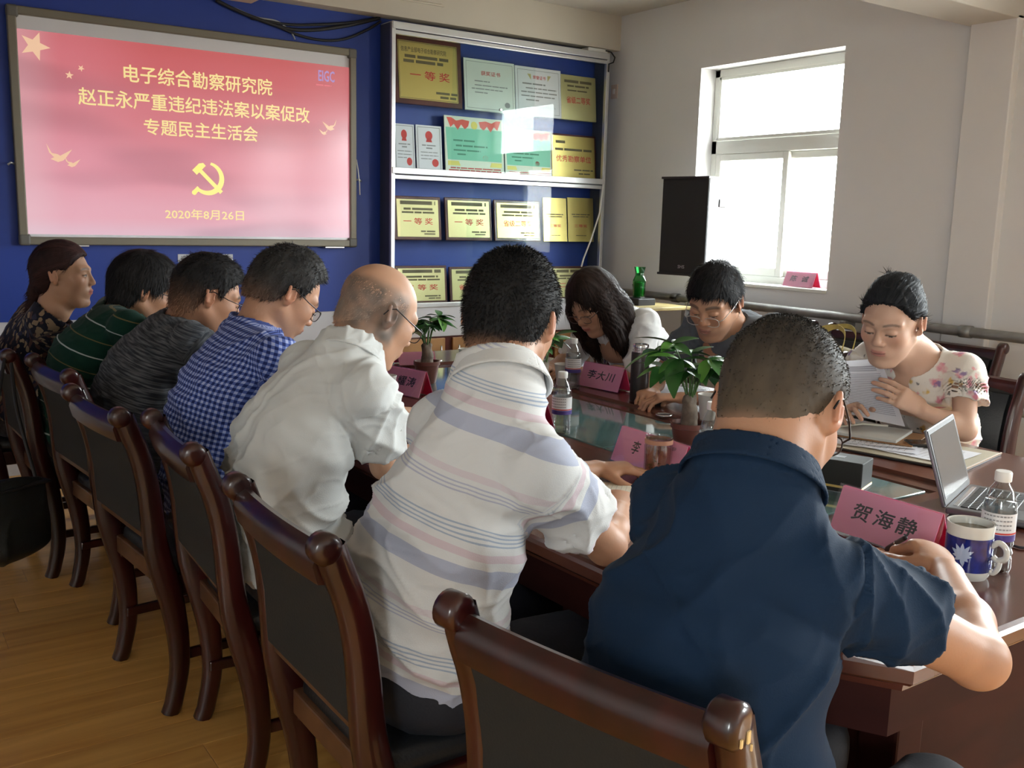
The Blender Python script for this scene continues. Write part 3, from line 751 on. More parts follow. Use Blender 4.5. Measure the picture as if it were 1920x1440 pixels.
# three glass panes over a pale board
M_tglass = mat('table_glass', (.13, .24, .235), .05, spec=.6, coat=1.0)
for k in range(3):
    a = GY0+(GY1-GY0)*k/3; b = GY0+(GY1-GY0)*(k+1)/3
    MB().box((GX0-.002-TO[0], a+.001-TO[1], TZ-.028), (GX1+.002-TO[0], b-.001-TO[1], TZ-.013), bev=.002, seg=1).build('glass_pane', M_tglass, tab)
MB().box((GX0-.05-TO[0], GY0-.05-TO[1], TZ-.06), (GX1+.05-TO[0], GY1+.05-TO[1], TZ-.029)).build('tray', M_table, tab)
M_apron = wood('table_apron', (.022, .005, .0045), (.042, .010, .008), .6, .0, (3, 3, 10), spec=.12)
def apron(nm, ins, z0, z1, m):
    pts = outline(ins); n = len(pts); pin = outline(ins+.03)
    vs = [(p[0]-TO[0], p[1]-TO[1], z) for z, pp in ((z0, pts), (z1, pts), (z1, pin), (z0, pin)) for p in pp]; fs = []
    for l in range(4):
        a, b = l*n, ((l+1) % 4)*n
        for i in range(n): fs.append((a+i, a+(i+1) % n, b+(i+1) % n, b+i))
    return pmesh(nm, vs, fs, m, tab)
apron('apron', .045, TZ-.15, TZ-.056, M_apron)
# panelled pedestals: side boards set back, end boards with raised fields
for sx in (0, 1):
    xx = 1.62 if sx == 0 else 2.68
    MB().box((xx-TO[0]-.02, TY0+.22-TO[1], .03), (xx-TO[0]+.02, TY1-.22-TO[1], TZ-.06)).build('side_board', M_apron, tab)
for k, yy in enumerate((TY0+.12, TY1-.12)):
    sg = -1 if k == 0 else 1
    MB().box((1.52-TO[0], yy-.02-TO[1], .0), (2.74-TO[0], yy+.02-TO[1], TZ-.056)).build('end_board', M_apron, tab)
    for (a, b) in ((1.57, 2.1), (2.16, 2.69)):
        MB().box((a-TO[0], yy+sg*.02-.006-TO[1], .12), (b-TO[0], yy+sg*.02+.006-TO[1], TZ-.16), bev=.005).build('raised_panel', M_apron, tab)
    for xx in (1.52, 2.74):
        MB().box((xx-.04-TO[0], yy-.04-TO[1], 0), (xx+.04-TO[0], yy+.04-TO[1], TZ-.056), bev=.006).build('corner_leg', M_apron, tab)
for (px, py) in ((1245, 778), (1580, 869), (818, 676)):
    p = onz(px, py, TZ-.0)-TO
    g = MB().lathe([(.022, TZ-.004), (.031, TZ-.002), (.031, TZ+.003), (.024, TZ+.004), (.022, TZ+.001)], (p[0], p[1], 0), 20, False, False).build('cable_grommet', M_steel, tab, True)
    MB().lathe([(.0005, TZ+.0012), (.023, TZ+.0014)], (p[0], p[1], 0), 20, False, False).build('grommet_hole', M_black, g)

# ================================================================== CHAIRS
CHH = .925
def chair_proto(name, label, group):
    """faces +x, origin on the floor between the feet of the back posts"""
    t = thing(name, label, 'chair', (0, 0, 0), 0, group)
    prof = [(-.022, 0.0), (.010, .09), (.016, .20), (.004, .30), (-.012, .39), (-.038, .47), (-.050, .56), (-.056, .68), (-.074, .78), (-.100, .855), (-.128, .90)]
    wid = [.046, .050, .056, .062, .070, .070, .062, .058, .056, .054, .050]
    for s in (-1, 1):
        c = []; 
        # smooth the centre line
        zz = np.linspace(0, .90, 31); px = np.interp(zz, [p[1] for p in prof], [p[0] for p in prof]); pw = np.interp(zz, [p[1] for p in prof], wid)
        px = np.convolve(np.r_[[px[0]]*2, px, [px[-1]]*2], np.ones(5)/5, 'valid'); px[0] = prof[0][0]
        for k in range(12): pass
        yo = s*.222; hw_ = .0175
        vs, fs = [], []
        for i, z in enumerate(zz):
            j0, j1 = max(i-1, 0), min(i+1, len(zz)-1)
            tx, tz = px[j1]-px[j0], zz[j1]-zz[j0]; L = math.hypot(tx, tz); nx, nz = tz/L, -tx/L
            h_ = pw[i]/2; ch = .007
            sec = [(-h_, -hw_+ch), (-h_+ch, -hw_), (h_-ch, -hw_), (h_, -hw_+ch), (h_, hw_-ch), (h_-ch, hw_), (-h_+ch, hw_), (-h_, hw_-ch)]
            for (d, w) in sec: vs.append((px[i]+nx*d, yo+w, z+nz*d))
        n = 8
        for i in range(len(zz)-1):
            for k in range(n): a, b = i*n+k, i*n+(k+1) % n; fs.append((a, b, b+n, a+n))
        fs.append(tuple(range(n))[::-1])
        b = MB().geo(vs, fs)
        # rounded scroll finial, its axis across the chair
        b.lathe([(.010, -hw_-.004), (.022, -hw_-.003), (.0285, -hw_+.003), (.0285, hw_-.003), (.022, hw_+.003), (.010, hw_+.004)], (-.128, yo, .898), 20, True, True, 'Y')
        b.build('back_post', M_mahog, t, True, angle=50)
        # front leg
        b = MB(); lp_ = [(.405, 0), (.412, .10), (.408, .20), (.40, .30), (.395, .42)]
        vs, fs = [], []
        for i, (x_, z_) in enumerate(lp_):
            h_ = .020+.006*i/4
            vs += [(x_-h_, s*.205-h_, z_), (x_+h_, s*.205-h_, z_), (x_+h_, s*.205+h_, z_), (x_-h_, s*.205+h_, z_)]
        for i in range(len(lp_)-1):
            for k in range(4): a_, b_ = i*4+k, i*4+(k+1) % 4; fs.append((a_, b_, b_+4, a_+4))
        fs += [(3, 2, 1, 0), (16, 17, 18, 19)]
        b.geo(vs, fs).build('front_leg', M_mahog, t)
        MB().box((-.01, s*.205-.012, .355), (.40, s*.205+.012, .415), bev=.004).build('seat_rail', M_mahog, t)
        MB().box((.0, s*.205-.010, .15), (.40, s*.205+.010, .18), bev=.004).build('stretcher', M_mahog, t)
    # top rail: thick rounded bar just under the finials
    vs, fs = [], []
    for i, yy in enumerate(np.linspace(-.206, .206, 13)):
        dx = -.010*(1-(yy/.206)**2); cx, cz = -.112+dx, .868
        for (a, b) in ((-.021, -.04), (.012, -.046), (.020, .0), (.010, .022), (-.006, .028), (-.022, .018), (-.030, -.006)):
            vs.append((cx+a, yy, cz+b))
    for i in range(12):
        for k in range(7): a, b = i*7+k, i*7+(k+1) % 7; fs.append((a, b, b+7, a+7))
    fs += [tuple(range(7))[::-1], tuple(84+k for k in range(7))]
    MB().geo(vs, fs).build('top_rail', M_mahog, t, True, angle=40)
    # upholstered back between the posts: a curved sheet, cloth behind and leather in front
    def sheet(nm, m, off, z0, z1, thick, hy, bulge=0.0):
        zz = np.linspace(z0, z1, 9); cx = np.interp(zz, [p[1] for p in prof], [p[0] for p in prof])+off
        yy = np.linspace(-hy, hy, 7); vs, fs = [], []
        for sd in (0, 1):
            for i, z in enumerate(zz):
                for j_, y_ in enumerate(yy):
                    bl = bulge*(1-(y_/hy)**2)*math.sin(PI*i/8) if sd else 0
                    vs.append((cx[i]+(thick+bl if sd else 0), y_, z))
        N = 63
        for i in range(8):
            for j_ in range(6):
                a = i*7+j_; fs.append((a, a+7, a+8, a+1)); fs.append((N+a, N+a+1, N+a+8, N+a+7))
        for i in range(8):
            fs.append((i*7, N+i*7, N+i*7+7, i*7+7)); fs.append((i*7+6, i*7+13, N+i*7+13, N+i*7+6))
        for j_ in range(6):
            fs.append((j_, j_+1, N+j_+1, N+j_)); fs.append((56+j_, N+56+j_, N+57+j_, 57+j_))
        MB().geo(vs, fs).build(nm, m, t, True, angle=50)
    sheet('back_panel', M_panelback, -.024, .555, .855, .022, .207)
    sheet('back_cushion', M_leather, -.002, .56, .84, .018, .19, .018)
    M_rail = MATS.get('mahogany_light') or wood('mahogany_light', (.075, .030, .012), (.13, .055, .022), .4, .2, (3, 14, 14))
    MB().box((-.062, -.207, .528), (-.034, .207, .556), bev=.004).build('lower_back_rail', M_rail, t)
    MB().box((-.020, -.207, .372), (.008, .207, .43), bev=.005).build('rear_seat_rail', M_rail, t)
    MB().box((.385, -.205, .36), (.415, .205, .42), bev=.006).build('front_seat_rail', M_mahog, t)
    # seat cushion
    b = MB(); b.box((-.005, -.203, .405), (.435, .203, .465), bev=.024, seg=3)
    b.build('seat', M_leather, t, True)
    return t
GA = 'wooden conference chairs along the near side'
def place(base_xy, rz, src, label, group):
    if not src.get('used'):
        src['used'] = 1; src.location = (*base_xy, 0); src.rotation_euler = (0, 0, rz); src['label'] = label; src['group'] = group; return src
    return dup(src, (*base_xy, 0), rz, label, group)
CH = chair_proto('conference_chair', 'x', GA)
def chair_from_finials(pl, pr, label, group=GA, zf=.915):
    """pl, pr: pixels of the two finials as seen from behind; sitter faces away from the camera side"""
    L = onz(*pl, zf); R = onz(*pr, zf); m = (L+R)/2; d = L-R
    rz = math.atan2(-d[0], d[1])
    fw = np.array((math.cos(rz), math.sin(rz)))
    return place((m[0]+fw[0]*.128, m[1]+fw[1]*.128), rz, CH, label, group)
CHAIRS = {}
CHAIRS['m7'] = chair_from_finials((868, 1130), (1340, 1318), 'dark red chair with worn gilt scratches on its post behind the man in navy')
CHAIRS['m6'] = chair_from_finials((445, 897), (605, 1008), 'dark red chair with glossy top rail under the man in the striped white shirt')
CHAIRS['m5'] = chair_from_finials((285, 774), (361, 838), 'dark red chair behind the bald man in plain white')
CHAIRS['m4'] = chair_from_finials((138, 728), (218, 768), 'dark red chair behind the man in blue checks')
CHAIRS['m3'] = chair_from_finials((68, 670), (122, 694), 'dark red chair behind the man in the charcoal top')
p = onz(15, 673, .888)
CHAIRS['m2'] = place((p[0]+.12, p[1]+.235), .04, CH, 'dark red chair behind the man in the green polo, near the hanging black bag', GA)
CHAIRS['w1'] = place((p[0]+.0, p[1]+.735), .02, CH, 'dark red chair of the woman in the patterned dress', GA)
# gilt scratches on the nearest post
c7 = CHAIRS['m7']
M_scr = mat('bare_wood_scratch', (.75, .52, .22), .5)
posts = [c for c in c7.children if c.name.startswith('back_post')]
for (x_, z_, w_, h_) in ((-.120, .886, .006, .015), (-.136, .884, .004, .010), (-.112, .870, .002, .008)):
    MB().box((x_-w_/2, -.2455, z_-h_/2), (x_+w_/2, -.2434, z_+h_/2)).build('bare_scratch', M_scr, posts[0])
# far side of the table: sitters face the camera side
GB = 'wooden conference chairs along the far side'
def far_chair(pxr, pyr, zf, label, dy=0.0, rz=PI, x=None, group=GB):
    """pixel of the finial at the chair's end nearest the camera"""
    q = onx(pxr, pyr, x) if x is not None else onz(pxr, pyr, zf)
    fw = np.array((math.cos(rz), math.sin(rz))); lat = np.array((-fw[1], fw[0]))
    base = q[:2]-lat*.222+fw*.128
    return place((base[0], base[1]), rz, CH, label, group)
CHAIRS['m9'] = far_chair(1590, 664, .915, 'dark red chair of the man in the grey polo', rz=PI+.02)
CHAIRS['w10'] = far_chair(1925, 705, .915, 'dark red chair of the woman in the floral blouse', rz=PI-.03)
p = onz(1248, 634, .915)
CHAIRS['w8'] = place((p[0]+.02, p[1]+.28), PI+.02, CH, 'dark red chair of the long-haired woman in white', GB)
GC = 'spare chairs along the window wall'
for (pl, lb_, rz) in (((1527, 590), 'spare dark red chair under the window with nothing on it', PI), ((1562, 603), 'spare dark red chair holding the cream tote bag', PI), ((1884, 622), 'spare dark red chair near the pilaster behind the woman in florals', PI)):
    if pl[0] == 1562:
        q = onx(1562, 603, 4.60); base = (q[0]-.128, q[1]-.222)
    else:
        q = onx(*pl, 4.60); base = (q[0]-.128, q[1]+.222)
    c_ = place(base, rz, CH, lb_, GC); CHAIRS['s%d' % pl[0]] = c_
# ================================================================== SCULPTING ENGINE (distance fields -> smooth mesh)
def V3(*a): return np.array(a, float)
def unit(v):
    v = np.asarray(v, float); return v/np.linalg.norm(v)
def smin(a, b, k):
    if k <= 0: return np.minimum(a, b)
    h = np.clip(.5+.5*(b-a)/k, 0, 1); return b+(a-b)*h-k*h*(1-h)
def capsule(a, b, ra, rb):
    a, b = np.asarray(a, float), np.asarray(b, float); r = max(ra, rb); ab = b-a; L2 = float(ab@ab)+1e-12
    def fn(X, Y, Z):
        t = np.clip(((X-a[0])*ab[0]+(Y-a[1])*ab[1]+(Z-a[2])*ab[2])/L2, 0, 1)
        return np.sqrt((X-a[0]-t*ab[0])**2+(Y-a[1]-t*ab[1])**2+(Z-a[2]-t*ab[2])**2)-(ra+(rb-ra)*t)
    return np.minimum(a, b)-r, np.maximum(a, b)+r, fn
def ell(c, r, R=None):
    """ellipsoid; rows of R are its axes"""
    c = np.asarray(c, float); r = np.asarray(r, float) if np.ndim(r) else V3(r, r, r)
    R = np.eye(3) if R is None else np.asarray(R, float)
    ext = np.sqrt(((R*r[:, None])**2).sum(0))
    def fn(X, Y, Z):
        x, y, z = X-c[0], Y-c[1], Z-c[2]
        q = [(R[i, 0]*x+R[i, 1]*y+R[i, 2]*z) for i in range(3)]
        k0 = np.sqrt(sum((q[i]/r[i])**2 for i in range(3))); k1 = np.sqrt(sum((q[i]/r[i]**2)**2 for i in range(3)))+1e-9
        return k0*(k0-1)/k1
    return c-ext, c+ext, fn
def seg(c0, c1, r0, r1, u, cap=None):
    """tapered limb or trunk piece with elliptic section; r=(along u, across); rounded ends"""
    c0, c1 = np.asarray(c0, float), np.asarray(c1, float); L = np.linalg.norm(c1-c0); w = (c1-c0)/L
    u = np.asarray(u, float); u = unit(u-w*(u@w)); v = np.cross(w, u); m = max(*r0, *r1)
    def fn(X, Y, Z):
        x, y, z = X-c0[0], Y-c0[1], Z-c0[2]
        d = x*w[0]+y*w[1]+z*w[2]; t = np.clip(d/L, 0, 1); e = d-t*L
        ru = r0[0]+(r1[0]-r0[0])*t; rv = r0[1]+(r1[1]-r0[1])*t; re = np.minimum(ru, rv) if cap is None else cap
        a = (x*u[0]+y*u[1]+z*u[2])/ru; b = (x*v[0]+y*v[1]+z*v[2])/rv; c = e/re
        k0 = np.sqrt(a*a+b*b+c*c); k1 = np.sqrt((a/ru)**2+(b/rv)**2+(c/re)**2)+1e-9
        return k0*(k0-1)/k1
    return np.minimum(c0, c1)-m, np.maximum(c0, c1)+m, fn
class Vol:
    def __init__(s, lo, hi, h):
        s.lo = np.asarray(lo, float); s.h = h; s.n = np.maximum(np.ceil((np.asarray(hi, float)-s.lo)/h).astype(int)+1, 3)
        s.ax = [(s.lo[i]+h*np.arange(s.n[i])).astype(np.float32) for i in range(3)]
        s.D = np.full(s.n, 1.0, np.float32)
    def rng(s, lo, hi, m):
        i0 = np.maximum(np.floor((lo-m-s.lo)/s.h).astype(int), 0); i1 = np.minimum(np.ceil((hi+m-s.lo)/s.h).astype(int)+1, s.n)
        if (i1 <= i0).any(): return None
        sl = tuple(slice(a, b) for a, b in zip(i0, i1))
        return sl, s.ax[0][sl[0]][:, None, None], s.ax[1][sl[1]][None, :, None], s.ax[2][sl[2]][None, None, :]
    def add(s, p, k=.0):
        r = s.rng(p[0], p[1], k+2.5*s.h)
        if r: s.D[r[0]] = smin(s.D[r[0]], p[2](*r[1:]).astype(np.float32), k)
        return s
    def cut(s, p, k=.0):
        r = s.rng(p[0], p[1], k+2.5*s.h)
        if r: s.D[r[0]] = -smin(-s.D[r[0]], p[2](*r[1:]).astype(np.float32), k)
        return s
    def clip(s, fn, k=0.0):
        """keep where fn<0 (fn over the whole grid)"""
        X, Y, Z = s.ax[0][:, None, None], s.ax[1][None, :, None], s.ax[2][None, None, :]
        s.D = -smin(-s.D, -fn(X, Y, Z).astype(np.float32)+np.zeros_like(s.D), k); return s
    def warp(s, fn):
        X, Y, Z = s.ax[0][:, None, None], s.ax[1][None, :, None], s.ax[2][None, None, :]
        s.D = s.D+fn(X, Y, Z).astype(np.float32); return s
    def mesh(s, smooth=1):
        D = s.D.copy(); D[0] = D[-1] = 1e-3+0*D[0]; D[0] = 1; D[-1] = 1; D[:, 0] = 1; D[:, -1] = 1; D[:, :, 0] = 1; D[:, :, -1] = 1
        S = D < 0; nx, ny, nz = D.shape
        c = np.zeros((nx-1, ny-1, nz-1), np.int8)
        for i in (0, 1):
            for j in (0, 1):
                for k in (0, 1): c += S[i:nx-1+i, j:ny-1+j, k:nz-1+k]
        act = np.argwhere((c > 0) & (c < 8)); idx = np.full(c.shape, -1, np.int32); idx[tuple(act.T)] = np.arange(len(act))
        P = np.zeros((len(act), 3)); C = np.zeros(len(act))
        I, J, K = act.T
        for ax in range(3):
            o = [(0, 0), (0, 1), (1, 0), (1, 1)]
            for (p, q) in o:
                a = [0, 0, 0]; other = [t for t in range(3) if t != ax]; a[other[0]] = p; a[other[1]] = q
                b = list(a); b[ax] = 1
                d0 = D[I+a[0], J+a[1], K+a[2]]; d1 = D[I+b[0], J+b[1], K+b[2]]
                m = (d0 < 0) != (d1 < 0); t = np.where(m, d0/(d0-d1+1e-12), 0)
                for w in range(3):
                    P[:, w] += np.where(m, a[w]+(t if w == ax else 0), 0)
                C += m
        P = P/C[:, None]+act
        P = s.lo+P*s.h
        F = []
        for ax in range(3):
            o1, o2 = [t for t in range(3) if t != ax]
            sl0 = [slice(1, -1)]*3; sl1 = [slice(1, -1)]*3; sl0[ax] = slice(0, -1); sl1[ax] = slice(1, None)
            A, B = S[tuple(sl0)], S[tuple(sl1)]
            E = np.argwhere(A != B)
            if not len(E): continue
            flip = A[tuple(E.T)]
            base = E+1; base[:, ax] -= 1
            def cid(d1, d2):
                q = base.copy(); q[:, o1] -= d1; q[:, o2] -= d2; return idx[tuple(q.T)]
            qd = np.stack([cid(0, 0), cid(1, 0), cid(1, 1), cid(0, 1)], 1)
            if ax == 1: flip = ~flip
            qd = np.where(flip[:, None], qd, qd[:, ::-1])
            F.append(qd)
        F = np.concatenate(F); F = F[(F >= 0).all(1)]
        for _ in range(smooth): P = lap(P, F)
        return P, F
def lap(P, F, w=.5):
    A = np.zeros_like(P); n = np.zeros(len(P))
    for a, b in ((0, 1), (1, 2), (2, 3), (3, 0)):
        for i, j in ((a, b), (b, a)):
            for x in range(3): A[:, x] += np.bincount(F[:, i], P[F[:, j], x], len(P))
            n += np.bincount(F[:, i], minlength=len(P))
    return P+w*(A/np.maximum(n, 1)[:, None]-P)
def normals(P, F):
    n = np.cross(P[F[:, 2]]-P[F[:, 0]], P[F[:, 3]]-P[F[:, 1]]); N = np.zeros_like(P)
    for i in range(4):
        for x in range(3): N[:, x] += np.bincount(F[:, i], n[:, x], len(P))
    return N/(np.linalg.norm(N, axis=1)[:, None]+1e-12)
_H = RNG.random(65536)
def vnoise(x, y, z):
    """smooth value noise in 0..1"""
    xi, yi, zi = np.floor(x).astype(int), np.floor(y).astype(int), np.floor(z).astype(int)
    fx, fy, fz = x-xi, y-yi, z-zi; fx, fy, fz = [t*t*(3-2*t) for t in (fx, fy, fz)]
    def h(i, j, k): return _H[((i*73856093) ^ (j*19349663) ^ (k*83492791)) & 65535]
    r = 0
    for i in (0, 1):
        for j in (0, 1):
            for k in (0, 1):
                r = r+h(xi+i, yi+j, zi+k)*(fx if i else 1-fx)*(fy if j else 1-fy)*(fz if k else 1-fz)
    return r
def ridge(x, y, z, p=3.0): return (1-np.abs(2*vnoise(x, y, z)-1))**p
def np_mesh(name, P, F, m, parent, col=None, cl=None, smooth=True, tris=None):
    me = bpy.data.meshes.new(name); nv = len(P)
    nf = len(F); me.vertices.add(nv); me.vertices.foreach_set('co', np.ascontiguousarray(P, np.float32).ravel())
    k = F.shape[1]
    me.loops.add(nf*k); me.loops.foreach_set('vertex_index', np.ascontiguousarray(F, np.int32).ravel())
    me.polygons.add(nf); me.polygons.foreach_set('loop_start', np.arange(0, nf*k, k, dtype=np.int32)); 
    me.polygons.foreach_set('use_smooth', np.full(nf, smooth))
    me.update(calc_edges=True); me.validate()
    if col is not None:
        a = me.attributes.new('tint', 'FLOAT_COLOR', 'POINT'); a.data.foreach_set('color', np.c_[col, np.ones(nv)].astype(np.float32).ravel())
    if cl is not None:
        a = me.attributes.new('cl', 'FLOAT_VECTOR', 'POINT'); a.data.foreach_set('vector', cl.astype(np.float32).ravel())
    me.materials.append(m)
    o = bpy.data.objects.new(name, me)
    return link(o, parent)
class Frame:
    def __init__(s, o, R): s.o = np.asarray(o, float); s.R = np.asarray(R, float)      # rows: local axes in world
    def p(s, q): return s.o+np.asarray(q, float)@s.R
    def l(s, q): return (np.asarray(q, float)-s.o)@s.R.T
def euler_frame(o, yaw, pitch, roll, sc=1.0):
    """x forward, y left, z up; pitch>0 looks down; degrees"""
    a, b, c = map(math.radians, (yaw, pitch, roll))
    x = V3(math.cos(a)*math.cos(b), math.sin(a)*math.cos(b), -math.sin(b)); y0 = V3(-math.sin(a), math.cos(a), 0); z0 = np.cross(x, y0)
    y = y0*math.cos(c)+z0*math.sin(c); z = np.cross(x, y)
    return Frame(o, np.array([x, y, z])*sc)
def catmull(pts, n=6):
    pts = [np.asarray(p, float) for p in pts]; P = [pts[0]]+pts+[pts[-1]]; out = []
    for i in range(1, len(P)-2):
        for t in np.linspace(0, 1, n+1)[:-1]:
            out.append(.5*((2*P[i])+(-P[i-1]+P[i+1])*t+(2*P[i-1]-5*P[i]+4*P[i+1]-P[i+2])*t**2+(-P[i-1]+3*P[i]-3*P[i+1]+P[i+2])*t**3))
    return out+[pts[-1]]
# ================================================================== PEOPLE
def attr_mat(name, rough=.5, sss=0.0, spec=.4, bump=None):
    m = mat(name, (.5, .5, .5), rough, spec=spec, sss=sss, bump=bump); t = m.node_tree
    a = nd(t, 'ShaderNodeAttribute'); a.attribute_name = 'tint'
    t.links.new(a.outputs['Color'], t.nodes['Principled BSDF'].inputs['Base Color']); return m
M_skin = attr_mat('skin', .48, .12, .35, (180, .06))
M_hair = attr_mat('hair', .62, 0, .16)
def sstep(a, b, x): t = np.clip((x-a)/(b-a), 0, 1); return t*t*(3-2*t)

def head_prims(V, female=False, ears=True, chin=1.0):
    a = V.add
    a(ell((-.012, 0, .030), (.100, .0785, .090)))
    a(ell((.030, 0, -.020), (.066, .066, .088)), .02)
    a(ell((.040, 0, -.055), (.052, .054, .058)), .02)
    for s in (-1, 1):
        a(capsule((-.004, s*.056, -.045), (.060, s*.024, -.102), .018, .018), .022)
        a(ell((.058, s*.044, -.018), (.027, .021, .022)), .02)
        a(capsule((.089, s*.014, .026), (.070, s*.050, .028), .010, .009), .016)
    a(ell((.076, 0, -.101), (.020, .023, .017)), .018)
    a(ell((.078, 0, -.060), (.022, .030, .022)), .015)
    # nose
    a(capsule((.091, 0, .018), (.106, 0, -.020), .0065, .0105), .012)
    a(ell((.107, 0, -.025), (.0105, .0115, .009)), .006)
    for s in (-1, 1): a(ell((.098, s*.013, -.028), (.011, .0075, .008)), .006)
    # eye hollows, lids
    for s in (-1, 1):
        V.cut(ell((.101, s*.031, .006), (.013, .019, .012)), .012)
        a(ell((.081, s*.032, .005), (.013, .0155, .0105)), .004)
    # lips
    a(ell((.098, 0, -.0535), (.010, .020, .0055)), .004); a(ell((.0965, 0, -.0635), (.0095, .017, .006)), .004)
    V.cut(capsule((.110, -.020, -.0585), (.110, .020, -.0585), .0035, .0035), .003)
    if ears:
        for s in (-1, 1):
            R = euler_frame((0, 0, 0), s*28, -8, 0).R
            a(ell((-.012, s*.082, .000), (.019, .0065, .031), R), .006)
            a(capsule((-.026, s*.089, .018), (-.018, s*.090, -.016), .0055, .005), .004)
            a(ell((-.006, s*.079, -.024), (.009, .006, .010)), .006)
            V.cut(ell((-.006, s*.092, .004), (.011, .006, .018), R), .004)
def head_tint(P, skin, lip=(.42, .13, .11), brow=.85, lid=.6, blush=.25, stub=None, eyes=False, bw=1.0):
    x, y, z = P.T; ay = np.abs(y); n = len(P); col = np.tile(np.asarray(skin, float), (n, 1))
    def mix(w, c): 
        nonlocal col
        col = col*(1-w[:, None])+np.asarray(c, float)*w[:, None]
    red = np.exp(-(((x-.07)/.04)**2+((ay-.042)/.022)**2+((z+.02)/.025)**2)); mix(blush*red, (skin[0]*.98, skin[1]*.62, skin[2]*.55))
    nose = np.exp(-(((x-.112)/.02)**2+(y/.016)**2+((z+.024)/.016)**2)); mix(.25*nose, (skin[0]*.98, skin[1]*.65, skin[2]*.6))
    ear = sstep(.080, .090, ay)*(np.abs(z) < .05); mix(.4*ear, (skin[0]*.98, skin[1]*.62, skin[2]*.55))
    w = sstep(.024, .018, ay*(1+0*z))*sstep(.0105, .0075, np.abs(z+.0585))*(x > .082); mix(w*.75, lip)
    w = sstep(.0025, .001, np.abs(z+.0585))*(ay < .022)*(x > .08); mix(w*.7, (.10, .03, .03))
    bz = .0285+.0035*np.sin((ay-.012)/.042*PI)-.10*np.clip(ay-.045, 0, 1)
    w = sstep(.0065*bw, .0035*bw, np.abs(z-bz))*sstep(.010, .015, ay)*sstep(.060, .050, ay)*(x > .04); mix(w*brow, (.025, .018, .015))
    if eyes:
        w = sstep(.0045, .0035, np.abs(z-.004))*sstep(.0145, .0125, np.abs(ay-.032))*(x > .06); mix(w*.85, (.62, .58, .55))
        w = sstep(.0055, .0042, np.hypot(z-.0045, ay-.033))*(x > .06); mix(w, (.012, .009, .008))
        w = sstep(.0022, .0012, np.abs(z-.0088+.25*np.clip(ay-.036, 0, 1)))*sstep(.017, .0155, np.abs(ay-.032))*(x > .06); mix(w*.9, (.015, .01, .01))
    else:
        w = sstep(.0026, .0014, np.abs(z+.0015+(.10*(ay-.032))**2))*sstep(.0165, .0145, np.abs(ay-.032))*(x > .06); mix(w*.85*lid/.6, (.02, .014, .012))
        w = sstep(.0032, .0020, np.abs(z+.0052))*sstep(.0105, .0085, np.abs(ay-.032))*(x > .06); mix(w*.55, (.50, .42, .38))
        w = sstep(.0030, .0018, np.abs(z+.0048))*sstep(.0062, .0046, np.abs(ay-.0325))*(x > .06); mix(w*.9, (.02, .014, .012))
    if stub is not None:
        w = sstep(-.035, -.07, z)*sstep(-.02, .03, x)*.25; mix(w, stub)
    return col

